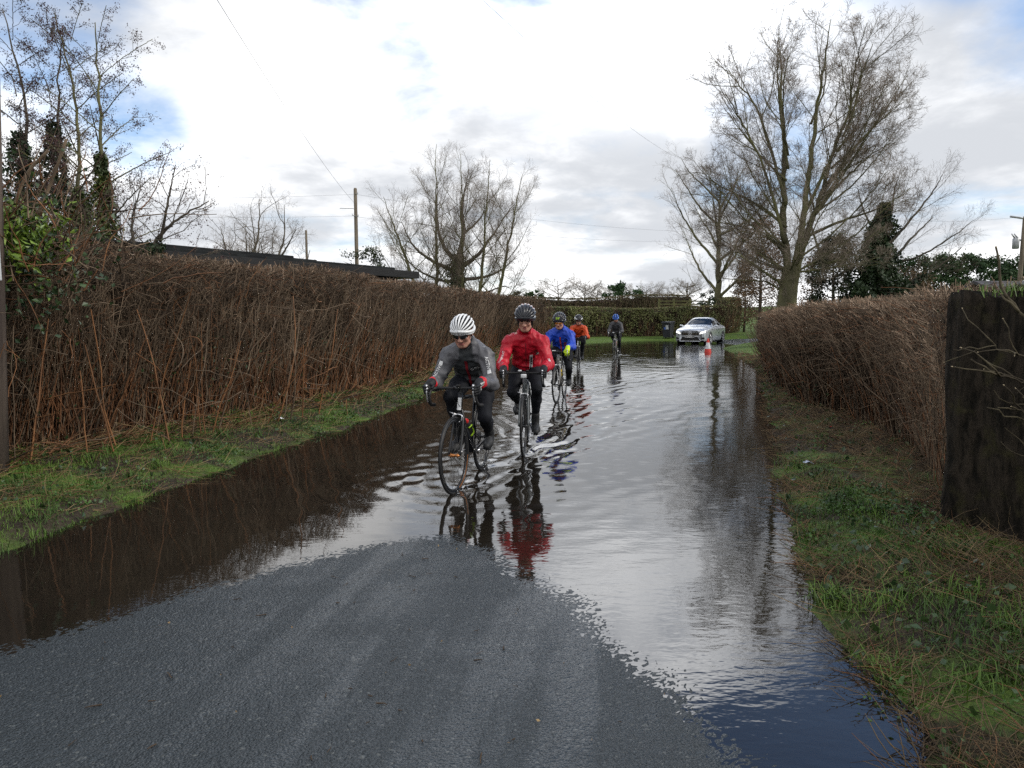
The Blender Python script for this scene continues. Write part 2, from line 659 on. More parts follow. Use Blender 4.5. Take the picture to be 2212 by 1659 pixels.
# coarse road elsewhere in the corridor, butted against the fine part
rx2 = np.arange(-5.0, 62, 0.22)
ry2 = np.concatenate([np.arange(-8, 61, 0.22)])
X2, Y2 = np.meshgrid(rx2, ry2, indexing='ij')
cz = road_z(X2, Y2)
c2 = sdist(X2, Y2, CORR)
s2 = sdist(X2, Y2, WEDGE)
innear = (Y2 > 1.3) & (Y2 < 5.3) & (X2 > -4.0) & (X2 < 1.3) & (s2 < 0.3)
road = grid_mesh('road', rx2, ry2, cz - 0.012 * ((Y2 > 1.0) & (Y2 < 5.9) & (s2 < 1.2)), M_ROAD, keep=(c2 < 0.15) & ~innear)
tag(road, kind='structure')
road_near = grid_mesh('road_crown', rx, ry, rz, M_ROAD, keep=keepn)
tag(road_near, kind='structure')

# ------------------------------------------------------------ flood water
# (front wheel contact pixel, drift angle in degrees) for the wakes
RIDERS = {'grey': (G(983, 1062), 11.0), 'red': (G(1131, 982), 4.0), 'blue': (G(1202, 870), 12.0), 'orange': (G(1247, 797), 9.0), 'dark': (G(1327, 771), 15.0)}


def water_height(x, y):
    h = np.zeros_like(x)
    for nm, (c, dl) in RIDERS.items():
        for back, amp in ((0.0, 1.0), (0.99, 0.9)):
            dx, dy = math.sin(R(dl)), math.cos(R(dl))           # pointing back along the track
            a = (x - c[0] - back * dx) * dx + (y - c[1] - back * dy) * dy
            bb = (x - c[0] - back * dx) * dy - (y - c[1] - back * dy) * dx
            ab = np.abs(bb)
            w = 0.10 + 0.05 * np.clip(a, 0, 8)
            ph = ab - 0.30 * np.clip(a, -0.3, 30)
            env = np.exp(-(np.clip(ph, -9, 9) / (w * 2.8)) ** 2) * np.clip(a + 0.15, 0, 0.3) / 0.3 * np.exp(-np.clip(a, 0, 30) / 4.5)
            h += amp * 0.0052 * env * np.cos(ph / (0.030 + 0.10 * w) + 1.2 * (vnoise(x * 3, y * 2, 4) - 0.5) * 4)
            # wash just behind the wheel
            tr = np.exp(-(ab / (0.10 + 0.03 * np.clip(a, 0, 9))) ** 2) * np.clip(a + 0.1, 0, 0.2) / 0.2 * np.exp(-np.clip(a, 0, 30) / 1.6)
            h += amp * 0.016 * tr * (vnoise(x * 17, y * 12, 5) - 0.5)
            # rings spreading outside the V
            r_ = np.sqrt(a * a + bb * bb)
            h += amp * 0.0016 * np.cos((r_ - 0.2) * 2 * math.pi / 0.26) * np.exp(-r_ / 1.3) * (a < 1.5)
    amp = 0.30 + 0.70 * sstep(5.0, 14.0, y)
    for k in range(10):
        lam = 0.16 * 1.28 ** k
        an = R(90) + rng.normal() * 0.55
        kx, ky = math.cos(an) * 2 * math.pi / lam, math.sin(an) * 2 * math.pi / lam
        h += amp * lam * 0.00045 * np.sin(kx * x + ky * y + rng.uniform(0, 6.28) + 1.5 * (vnoise(x * 0.7, y * 0.7, k) - 0.5) * 6)
    return h


wx = np.concatenate([np.arange(-5.2, -1.5, 0.06), np.arange(-1.5, 2.6, 0.028), np.arange(2.6, 6, 0.06), np.arange(6, 17, 0.12)])
wy = np.concatenate([np.arange(-8, 2, 0.5), np.arange(2.0, 12, 0.035), np.arange(12, 24, 0.06), np.arange(24, 48, 0.12)])
X, Y = np.meshgrid(wx, wy, indexing='ij')
wz = water_height(X, Y)
cs = sdist(X, Y, CORR)
ws = sdist(X, Y, WEDGE)
calm = sstep(-0.05, 0.9, ws) * sstep(0.0, 0.8, -cs)
wz = wz * (0.12 + 0.88 * calm)


def water_material():
    m = bpy.data.materials.new('flood_water')
    m.use_nodes = True
    t = NT(m.node_tree)
    b = t.n['Principled BSDF']
    b.inputs['IOR'].default_value = 1.72
    b.inputs['Roughness'].default_value = 0.015
    tcn = t.new('ShaderNodeTexCoord')
    v = tcn.outputs['Object']
    mud = t.noise(v, 0.8, 3, 0.5)
    t.l.new(t.mix(t.smooth(mud, 0.3, 0.7), (0.011, 0.009, 0.007), (0.017, 0.014, 0.010)), b.inputs['Base Color'])
    mp = t.new('ShaderNodeMapping')
    mp.inputs['Scale'].default_value = (5.0, 12.0, 1)
    t.l.new(v, mp.inputs[0])
    r1 = t.noise(mp.outputs[0], 1.0, 3, 0.5, 0.2)
    mp2 = t.new('ShaderNodeMapping')
    mp2.inputs['Scale'].default_value = (14.0, 26.0, 1)
    mp2.inputs['Rotation'].default_value = (0, 0, 0.3)
    t.l.new(v, mp2.inputs[0])
    r2 = t.noise(mp2.outputs[0], 1.0, 2, 0.5)
    sp = t.new('ShaderNodeSeparateXYZ')
    t.l.new(v, sp.inputs[0])
    breeze = t.smooth(t.noise(v, 0.35, 3, 0.5), 0.35, 0.68, 0.35, 1.0)
    side = t.smooth(sp.outputs[0], -1.2, 1.6, 0.35, 1.0)
    hgt = t.math('MULTIPLY', t.math('ADD', r1, t.math('MULTIPLY', r2, 0.35)), t.math('MULTIPLY', breeze, side))
    bn = t.new('ShaderNodeBump')
    bn.inputs['Strength'].default_value = 1.0
    bn.inputs['Distance'].default_value = 0.0026
    t.l.new(hgt, bn.inputs['Height'])
    t.l.new(bn.outputs[0], b.inputs['Normal'])
    return m


flood = grid_mesh('flood_water', wx, wy, wz, water_material(), keep=(cs < 0.6))
tag(flood, kind='structure')
# ============================================================ VERGES AND HEDGES
M_STEM = mat('russet_stem', (0.235, 0.108, 0.050), (0.115, 0.057, 0.030), 0.7, 0.3, 2.5)
M_TWIG = mat('grey_brown_twig', (0.215, 0.158, 0.108), (0.105, 0.075, 0.052), 0.8, 0.2, 3.0)
M_DARK = mat('dark_twig', (0.075, 0.054, 0.038), (0.04, 0.029, 0.021), 0.85, 0.2, 3.0)
M_TIP = mat('cut_twig_tip', (0.40, 0.295, 0.21), (0.25, 0.165, 0.11), 0.7, 0.3, 6.0)
M_CORE = mat('hedge_shade_core', (0.045, 0.033, 0.023), (0.015, 0.011, 0.008), 0.95, 0.1, 14.0, 6, 1.0, 25.0)  # near-black colour standing in for the shade deep inside the hedges
M_IVY = mat('ivy_leaf', (0.040, 0.075, 0.020), (0.018, 0.042, 0.014), 0.45, 0.5, 4.0)
M_LEAF = mat('glossy_laurel_leaf', (0.20, 0.30, 0.035), (0.09, 0.16, 0.022), 0.4, 0.5, 5.0)
M_GRASS = mat('grass_blade', (0.088, 0.158, 0.018), (0.038, 0.086, 0.013), 0.6, 0.35, 2.2)
M_STRAW = mat('dead_grass', (0.30, 0.215, 0.11), (0.14, 0.09, 0.045), 0.8, 0.2, 3.0)
M_WEED = mat('weed_leaf', (0.06, 0.125, 0.020), (0.026, 0.062, 0.014), 0.5, 0.4, 4.0)


class Path:
    def __init__(self, pts):
        self.p = smooth_pts([(x, y, 0) for x, y in pts], 8)[:, :2]
        d = np.linalg.norm(np.diff(self.p, axis=0), axis=1)
        self.s = np.concatenate([[0], np.cumsum(d)])
        self.L = self.s[-1]

    def at(self, s):
        x = np.interp(s, self.s, self.p[:, 0]); y = np.interp(s, self.s, self.p[:, 1])
        e = 0.15
        dx = np.interp(s + e, self.s, self.p[:, 0]) - np.interp(s - e, self.s, self.p[:, 0])
        dy = np.interp(s + e, self.s, self.p[:, 1]) - np.interp(s - e, self.s, self.p[:, 1])
        l = np.sqrt(dx * dx + dy * dy) + 1e-9
        return x, y, dx / l, dy / l

    def sample(self, n, power=1.0, smin=None, smax=None):
        ss = np.linspace(smin or 0, smax or self.L, 600)
        x, y, _, _ = self.at(ss)
        w = 1.0 / (np.maximum(np.hypot(x, y), 3.0) ** power)
        c = np.cumsum(w); c /= c[-1]
        return np.interp(rng.uniform(0, 1, n), c, ss)


def gz_at(x, y):
    return ground_z(np.asarray(x, float), np.asarray(y, float))[0]


def curvy(start, d, length, K, wander, up=0.0, r=rng):
    """N wandering polylines"""
    N = len(start)
    pts = [start]
    d = nrm(d)
    step = (np.broadcast_to(np.asarray(length, float), (N,)) / (K - 1))[:, None]
    p = start
    for k in range(K - 1):
        d = nrm(d + r.normal(size=(N, 3)) * wander + np.array([0, 0, up]))
        p = p + d * step
        pts.append(p)
    return np.stack(pts, 1)


def hedge(name, label, path, side, thick, hfun, n_stem, n_twig, n_tip, n_leaf, power=1.0, core=True, mats=None, stem_lo=0.35,
          leaf_size=0.07, leaf_top=1.0, wobble=0.10, twig_mix=(0.12, 0.5, 0.38), thick_r=1.0, group=None, core_in=0.34, core_s0=0.15, lean=0.22, stem_orange=0.7, leaf_mat=None, dens=None):
    """side = +1 when the body of the hedge lies to the right of the path's direction, -1 to the left"""
    root = thing(name, label, 'hedge', group=group)
    x0, y0, _, _ = path.at(np.array([0.0]))

    def frame(s):
        x, y, tx, ty = path.at(s)
        return x, y, tx, ty, ty * side, -tx * side          # inward normal

    def bulge(s, z):
        return wobble * (np.sin(s * 1.7 + z * 1.3) + 0.7 * np.sin(s * 3.9 + 1.0 - z * 2.0)) * 0.6

    def pos(s, q, zr):
        """q: 0 front face .. 1 back face, zr: 0..1 height"""
        x, y, tx, ty, nx, ny = frame(s)
        h = hfun(s)
        inset = bulge(s, zr * 2) + 0.10 * (1 - zr) ** 2
        o = q * thick + inset
        X_, Y_ = x + nx * o, y + ny * o
        return np.stack([X_, Y_, gz_at(X_, Y_) + zr * h], 1), np.stack([tx, ty, 0 * tx], 1), np.stack([nx, ny, 0 * nx], 1)

    def dist_r(p):
        return np.clip(np.hypot(p[:, 0], p[:, 1]) / 9.0, 0.75, 3.2) ** 0.75

    def samp(n, smin=None, smax=None):
        s = path.sample(n, power, smin, smax)
        if dens is not None:
            s = s[rng.uniform(0, 1, len(s)) < dens(s)]
        return s
    g = Geo()
    # upright stems, thick in the face of the hedge
    s = samp(n_stem); n = len(s)
    q = rng.uniform(0, 1, n) ** 2.2 * 0.9
    st, tn, nn = pos(s, q, np.zeros(n))
    d = np.array([0, 0, 1.0]) + tn * rng.normal(0, lean, (n, 1)) + nn * rng.normal(-0.01, 0.10, (n, 1))
    L = hfun(s) * rng.uniform(stem_lo, 1.0, n)
    pl = curvy(st - [0, 0, 0.05], d, L, 6, 0.15, 0.07)
    rad = (rng.uniform(0.0028, 0.0070, n) * dist_r(st) * thick_r)[:, None] * np.linspace(1.2, 0.6, 6)[None, :]
    V, F = tubes(pl, rad, 3)
    mi = rng.choice([0, 1, 2], n, p=[stem_orange, (1 - stem_orange) * 0.6, (1 - stem_orange) * 0.4])
    mseg = np.repeat(mi[:, None], 5, 1)
    upper = (np.arange(5)[None, :] + rng.normal(0, 0.8, (n, 1))) * (L / hfun(s))[:, None] / 5 > 0.36
    mseg = np.where(upper & (mseg == 0), 1, mseg)
    g.add(V, [F], np.repeat(mseg.reshape(-1), 3))
    ob = g.build('stem', [M_STEM, M_TWIG, M_DARK], root)
    # criss-cross twigs in the face, the top and the ends
    g = Geo()
    s = samp(n_twig); n = len(s)
    zr = rng.uniform(0.12, 1.0, n) ** 0.75
    q = rng.uniform(0, 1, n) ** 2.0 * 0.85
    topm = rng.uniform(0, 1, n) < 0.28
    zr[topm] = rng.uniform(0.93, 1.0, topm.sum()); q[topm] = rng.uniform(0, 1, topm.sum())
    st, tn, nn = pos(s, q, zr)
    d = tn * rng.normal(0, 1.0, (n, 1)) + nn * rng.normal(-0.25, 0.5, (n, 1)) + np.array([0, 0, 1.0]) * rng.normal(0.35, 0.55, (n, 1))
    L = rng.uniform(0.12, 0.55, n) * np.where(topm, 0.55, 1.0)
    pl = curvy(st, d, L * 0.85, 4, 0.42, 0.03)
    hh = hfun(s) + gz_at(st[:, 0], st[:, 1])
    pl[:, :, 2] = np.minimum(pl[:, :, 2], (hh + rng.normal(0.01, 0.035, n))[:, None])
    rad = (rng.uniform(0.0018, 0.0044, n) * dist_r(st) * thick_r)[:, None] * np.linspace(1.15, 0.5, 4)[None, :]
    V, F = tubes(pl, rad, 3)
    g.add(V, [F], np.repeat(rng.choice([0, 1, 2], n, p=twig_mix), 9))
    # clipped tips standing up from the trimmed top and out of the face
    s = samp(n_tip); n = len(s)
    st, tn, nn = pos(s, rng.uniform(0, 1, n), np.full(n, 0.97))
    fm = rng.uniform(0, 1, n) < 0.35
    st2, _, _ = pos(s, np.full(n, 0.02), rng.uniform(0.55, 1.0, n))
    st[fm] = st2[fm]
    d = np.array([0, 0, 1.0]) + tn * rng.normal(0, 0.4, (n, 1)) + nn * rng.normal(0, 0.3, (n, 1)) - nn * fm[:, None] * 1.2
    pl = curvy(st, d, rng.uniform(0.05, 0.16, n), 3, 0.15)
    rad = (rng.uniform(0.003, 0.006, n) * dist_r(st) * thick_r)[:, None] * np.array([[1, 0.9, 0.8]])
    V, F = tubes(pl, rad, 3)
    g.add(V, [F], np.repeat(rng.choice([1, 3], n, p=[0.5, 0.5]), 6))
    g.build('twig', [M_STEM, M_TWIG, M_DARK, M_TIP], root)
    if n_leaf:
        s = samp(n_leaf); n = len(s)
        zr = rng.uniform(0, leaf_top, n)
        q = rng.uniform(0, 1, n) ** 3 * 0.5 - 0.05
        tm = (rng.uniform(0, 1, n) < 0.3) & (leaf_top >= 1)
        zr[tm] = rng.uniform(0.96, 1.01, tm.sum()); q[tm] = rng.uniform(0, 1, tm.sum())
        keepm = wnoise(s * 0.9, zr * 2.2, 1.3) + rng.normal(0, 0.35, n) > -0.1
        c, _, _ = pos(s, q, zr)
        c = c[keepm]
        V, F = leaves(c, leaf_size * np.clip(np.hypot(c[:, 0], c[:, 1]) / 10, 0.8, 2.2) ** 0.5)
        Geo().add(V, [F]).build('foliage', [leaf_mat or M_IVY], root, smooth=False)
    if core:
        # irregular solid closing the hedge well behind the twigs, darkened for the shade inside
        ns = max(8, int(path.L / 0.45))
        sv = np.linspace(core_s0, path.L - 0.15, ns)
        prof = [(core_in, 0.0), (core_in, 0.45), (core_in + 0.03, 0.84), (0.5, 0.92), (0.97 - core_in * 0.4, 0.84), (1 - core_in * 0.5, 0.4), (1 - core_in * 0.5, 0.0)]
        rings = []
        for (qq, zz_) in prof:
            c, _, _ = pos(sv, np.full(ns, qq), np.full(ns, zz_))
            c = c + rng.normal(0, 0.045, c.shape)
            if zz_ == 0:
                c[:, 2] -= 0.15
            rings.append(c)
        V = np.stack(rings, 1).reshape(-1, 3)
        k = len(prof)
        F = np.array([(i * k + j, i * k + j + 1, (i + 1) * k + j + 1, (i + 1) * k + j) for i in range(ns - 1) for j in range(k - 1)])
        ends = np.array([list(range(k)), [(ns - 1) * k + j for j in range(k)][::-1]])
        Geo().add(V, [F, ends]).build('shade_core', [M_CORE], root, smooth=False)
    return root


LH = Path([(-6.9, 0.8), (-5.95, 3.6), (-4.9, 6.7), (-3.55, 10.6), (-2.75, 14), (-2.25, 17.5), (-1.7, 22), (-1.1, 28), (-0.4, 34), (0.3, 38.5), (1.2, 41.8), (2.5, 44.2)])
hl = lambda s: 2.1 + 0.05 * np.sin(s * 1.1) + 0.05 * np.sin(s * 2.7 + 1) + 0.010 * np.clip(s - 10, 0, 40)
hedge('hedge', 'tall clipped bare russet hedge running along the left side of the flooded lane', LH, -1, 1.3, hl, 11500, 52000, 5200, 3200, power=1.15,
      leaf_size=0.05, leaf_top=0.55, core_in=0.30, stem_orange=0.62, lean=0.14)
RH = Path([(3.15, 5.35), (3.75, 6.6), (4.25, 7.8), (4.6, 10), (4.78, 12.2), (5.5, 15), (6.6, 18.5), (7.9, 22), (8.9, 23.2)])
hr = lambda s: 1.55 + 0.04 * np.sin(s * 1.3) + 0.03 * np.sin(s * 3.1) - 0.006 * np.clip(s - 8, 0, 20)
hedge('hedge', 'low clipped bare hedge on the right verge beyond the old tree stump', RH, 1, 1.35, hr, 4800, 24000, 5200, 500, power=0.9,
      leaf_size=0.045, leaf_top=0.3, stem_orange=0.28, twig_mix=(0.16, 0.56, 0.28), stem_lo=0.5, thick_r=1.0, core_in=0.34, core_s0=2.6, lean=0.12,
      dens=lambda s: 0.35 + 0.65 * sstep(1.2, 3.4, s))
FH = Path([(2.2, 45.8), (5, 47), (9, 48.2), (14, 49.6), (15.8, 50.6), (16.9, 53), (17.6, 57)])
hf = lambda s: 1.93 + 0.05 * np.sin(s * 0.7) + 0.55 * sstep(12.4, 14.2, s)
M_HEDGE_GREEN = mat('hedge_leaf', (0.235, 0.245, 0.095), (0.11, 0.125, 0.05), 0.6, 0.3, 0.5, 6)
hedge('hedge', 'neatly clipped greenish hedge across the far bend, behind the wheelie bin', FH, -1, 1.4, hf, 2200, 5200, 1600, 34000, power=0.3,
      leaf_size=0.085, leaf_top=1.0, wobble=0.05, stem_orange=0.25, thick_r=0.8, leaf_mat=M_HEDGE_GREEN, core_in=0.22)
MH = Path([(-3, 64), (4, 65), (10, 66), (17, 66.5)])
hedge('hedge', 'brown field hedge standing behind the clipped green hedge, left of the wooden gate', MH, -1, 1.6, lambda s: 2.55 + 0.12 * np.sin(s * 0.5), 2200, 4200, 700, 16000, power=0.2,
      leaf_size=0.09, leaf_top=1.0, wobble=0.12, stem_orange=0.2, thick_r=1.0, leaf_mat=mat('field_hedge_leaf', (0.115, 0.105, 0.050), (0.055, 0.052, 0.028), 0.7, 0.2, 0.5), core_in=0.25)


# ---- grass, weeds and litter on the two verges
def scatter(n, x0, x1, y0, y1, cond, power=1.6):
    out = []
    tot = 0
    while tot < n:
        m = n * 4
        x = rng.uniform(x0, x1, m); yy = y0 * (y1 / y0) ** rng.uniform(0, 1, m)
        k = cond(x, yy)
        p = np.stack([x[k], yy[k]], 1)
        out.append(p); tot += len(p)
        if len(out) > 60:
            break
    return np.concatenate(out)[:n]


def left_verge(x, y):
    hx = np.interp(y, LH.p[:, 1], LH.p[:, 0])
    return (x > hx - 0.15) & (sdist(x, y, CORR) > -0.03 + 0.05 * wnoise(x, y, 2.0)) & (x < 3)


def right_verge(x, y):
    hx = np.interp(y, RH.p[:, 1], RH.p[:, 0]) + 1.0
    hx = np.where(y < 5.3, 5.2, hx)
    hx = np.where(y > 22, 9 + (y - 22) * 0.9, hx)
    return (x < hx) & (sdist(x, y, CORR) > -0.03 + 0.05 * wnoise(x, y, 2.0)) & (x > 0.8)


def patchy(p, lo, hi, s=1.2, seed=0):
    n = wnoise(p[:, 0] + seed, p[:, 1] - seed, s) + rng.normal(0, 0.3, len(p))
    return sstep(lo, hi, n) > rng.uniform(0, 1, len(p))


def dgrow(p, lo=1.0, k=0.085):
    return np.maximum(lo, np.hypot(p[:, 0], p[:, 1]) * k * 2)


def with_z(p, dz=0.0):
    return np.column_stack([p, gz_at(p[:, 0], p[:, 1]) + dz])


def verge(name, cond, x0, x1, y0, y1, n_g, n_s, n_w, label, green_lo, gm=None, sm=None, ntuss=150, hg=0.055):
    g = Geo()
    p = scatter(n_g, x0, x1, y0, y1, cond)
    p = p[patchy(p, green_lo, green_lo + 0.9)]
    sc = dgrow(p) ** 0.6
    e = np.clip(sdist(p[:, 0], p[:, 1], CORR), 0, 0.4) / 0.4
    V, F = blades(with_z(p, -0.01), hg * (0.55 + 0.45 * e), 0.0042 * sc, rng.uniform(0.3, 1.3, len(p)))
    g.add(V, F, 0)
    # tussocks
    tcs = scatter(ntuss, x0, x1, y0, y1, cond)
    pp = np.repeat(tcs, 42, axis=0) + rng.normal(0, 0.055, (len(tcs) * 42, 2))
    V, F = blades(with_z(pp, -0.01), 0.12, 0.0048 * dgrow(pp) ** 0.6, rng.uniform(0.4, 1.4, len(pp)))
    g.add(V, F, 0)
    go = g.build(name, [gm or M_GRASS], None)
    tag(go, label, 'grass', kind='stuff')
    g = Geo()
    p = scatter(n_s, x0, x1, y0, y1, cond)
    p = p[patchy(p, -0.9, 0.5, 1.0, 7)]
    n = len(p)
    a = rng.normal(0.3, 0.9, n)
    d = np.stack([np.sin(a), np.cos(a) * 0.7, rng.normal(0.10, 0.16, n)], 1)
    pl = curvy(with_z(p, 0.012), d, rng.uniform(0.06, 0.32, n), 4, 0.2, -0.03)
    pl[:, :, 2] = np.maximum(pl[:, :, 2], gz_at(pl[:, :, 0].ravel(), pl[:, :, 1].ravel()).reshape(n, 4) + 0.004)
    V, F = tubes(pl, (rng.uniform(0.0009, 0.0026, n) * dgrow(p) ** 0.7)[:, None] * np.array([[1, 1, 0.9, 0.5]]), 3)
    g.add(V, [F], np.repeat(rng.choice([0, 1, 2], n, p=[0.72, 0.1, 0.18]), 9))
    tag(g.build(name.replace('grass', 'dead_grass'), [sm or M_STRAW, M_STEM, M_DARK], None), label.replace('green grass', 'dead straw and twigs'), 'dead grass', kind='stuff')
    g = Geo()
    c = scatter(n_w, x0, x1, y0, y1, cond)
    c = c[patchy(c, -0.2, 0.6, 0.9, 3)]
    k = 46
    pp = np.repeat(c, k, axis=0) + rng.normal(0, 0.075, (len(c) * k, 2))
    q = with_z(pp)
    q[:, 2] += rng.uniform(0.0, 0.075, len(q))
    V, F = leaves(q, 0.024 * dgrow(pp) ** 0.4, 0.5, 0.75)
    g.add(V, [F], 0)
    p = scatter(1000, x0, x1, y0, y1, cond)
    q = with_z(p, 0.015); q[:, 2] += rng.uniform(0, 0.05, len(q))
    V, F = leaves(q, 0.045 * dgrow(p) ** 0.3, 0.2, 0.8)
    g.add(V, [F], 1)
    tag(g.build('ground_cover', [M_WEED, M_IVY], None, smooth=False), label.replace('green grass', 'small leafy weeds'), 'ground cover', kind='stuff')


M_GRASS_D = mat('shaded_grass_blade', (0.052, 0.094, 0.015), (0.024, 0.048, 0.010), 0.6, 0.35, 2.2)  # darkened copy of the verge grass, the right hedge's shade put into its colour
M_STRAW_D = mat('darker_dead_grass', (0.20, 0.145, 0.08), (0.085, 0.06, 0.036), 0.8, 0.2, 3.0)  # darker, browner copy of the dead grass for the right verge
verge('grass', left_verge, -7.5, 3.0, 2.6, 46, 72000, 10000, 520, 'green grass on the left verge below the tall hedge', -1.05)
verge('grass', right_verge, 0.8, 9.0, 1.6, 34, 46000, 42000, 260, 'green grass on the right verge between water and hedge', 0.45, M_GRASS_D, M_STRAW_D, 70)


# brash at the foot of the left hedge: cut canes lying about
p = scatter(2600, -7, 2, 3, 40, lambda x, y: np.abs(x - np.interp(y, LH.p[:, 1], LH.p[:, 0]) - 0.22) < 0.38)
n = len(p)
d = np.stack([rng.normal(0.4, 0.6, n), rng.normal(0, 0.9, n), rng.normal(0.12, 0.22, n)], 1)
pl = curvy(with_z(p, 0.02), d, rng.uniform(0.12, 0.6, n), 4, 0.12, -0.03)
pl[:, :, 2] = np.maximum(pl[:, :, 2], gz_at(pl[:, :, 0].ravel(), pl[:, :, 1].ravel()).reshape(n, 4) + 0.01)
V, F = tubes(pl, (rng.uniform(0.002, 0.005, n) * dgrow(p) ** 0.6)[:, None] * np.array([[1, 1, 0.9, 0.6]]), 3)
tag(Geo().add(V, [F], np.repeat(rng.choice([0, 1, 2], n, p=[0.5, 0.3, 0.2]), 9)).build('hedge_cuttings', [M_STEM, M_STRAW, M_DARK]),
    'loose russet cuttings lying at the foot of the tall left hedge', 'hedge cuttings', kind='stuff')
# ============================================================ TREES
M_BARK = mat('grey_bark', (0.135, 0.115, 0.09), (0.06, 0.052, 0.042), 0.85, 0.2, 1.6, 7, 0.8, 18.0, stretch=(1, 1, 0.3))
M_MOSS = mat('mossy_bark', (0.16, 0.155, 0.075), (0.085, 0.078, 0.048), 0.9, 0.15, 0.9, 7, 0.8, 14.0, stretch=(1, 1, 0.35))
M_TWIGT = mat('bare_twig', (0.26, 0.21, 0.17), (0.17, 0.138, 0.112), 0.85, 0.2, 0.6)
M_TWIGP = mat('pale_twig', (0.20, 0.16, 0.125), (0.13, 0.10, 0.08), 0.85, 0.2, 0.6)
M_CATKIN = mat('alder_catkin', (0.095, 0.055, 0.055), (0.05, 0.03, 0.032), 0.9, 0.1, 2.0)
M_IVYT = mat('tree_ivy', (0.090, 0.115, 0.026), (0.036, 0.055, 0.018), 0.5, 0.4, 1.2)
M_IVYD = mat('dark_tree_ivy', (0.036, 0.060, 0.022), (0.016, 0.030, 0.013), 0.55, 0.4, 1.0)


def rot_about(d, ang, az, r=rng):
    """turn unit vectors d by ang round random-azimuth axes"""
    ref = np.where(np.abs(d[:, 2:3]) > 0.9, np.array([[1.0, 0, 0]]), np.array([[0, 0, 1.0]]))
    u = nrm(np.cross(d, ref)); w = np.cross(d, u)
    ang = ang[:, None]; az = az[:, None]
    return nrm(d * np.cos(ang) + (u * np.cos(az) + w * np.sin(az)) * np.sin(ang))


def branchlets(par, prad, n, t0, t1, ang, ratio, K, wander, up, rr, r, flat=0.0, lmin=0.0, plen=None):
    """children of polylines par (N,K,3) -> polylines, radii"""
    N, PK, _ = par.shape
    t = t0 + (t1 - t0) * (np.arange(n)[None, :] + r.uniform(0, 1, (N, n))) / n
    f = t * (PK - 1)
    i = np.minimum(f.astype(int), PK - 2)
    fr = (f - i)[..., None]
    rows = np.arange(N)[:, None]
    a, b = par[rows, i], par[rows, i + 1]
    st = (a * (1 - fr) + b * fr).reshape(-1, 3)
    tg = nrm(b - a).reshape(-1, 3)
    L = np.linalg.norm(np.diff(par, axis=1), axis=2).sum(1) if plen is None else plen
    keep = r.uniform(0, 1, (N, n)) < np.clip(L / np.percentile(L, 85), 0.72, 1.0)[:, None]
    L = np.minimum(L, 1.5 * np.median(L))
    ln = (L[:, None] * ratio * (1.08 - 0.52 * t) * r.uniform(0.65, 1.3, (N, n))).reshape(-1)
    ln = np.maximum(ln, lmin)
    az = (np.arange(n)[None, :] * 2.4 + r.uniform(0, 6.28, (N, 1)) + r.normal(0, 0.5, (N, n))).reshape(-1)
    d = rot_about(tg, np.clip(r.normal(ang, ang * 0.25, N * n), 0.15, 1.9), az)
    d[:, 2] *= (1 - flat)
    pl = curvy(st, d, ln, K, wander, up, r)
    pr = (prad[rows, i] * (1 - fr[..., 0]) + prad[rows, i + 1] * fr[..., 0]).reshape(-1)
    r0 = np.minimum(pr * 0.85, rr * ln + 0.0012)
    kp = keep.reshape(-1)
    return pl[kp], (r0[:, None] * np.linspace(1, 0.45, K)[None, :])[kp]


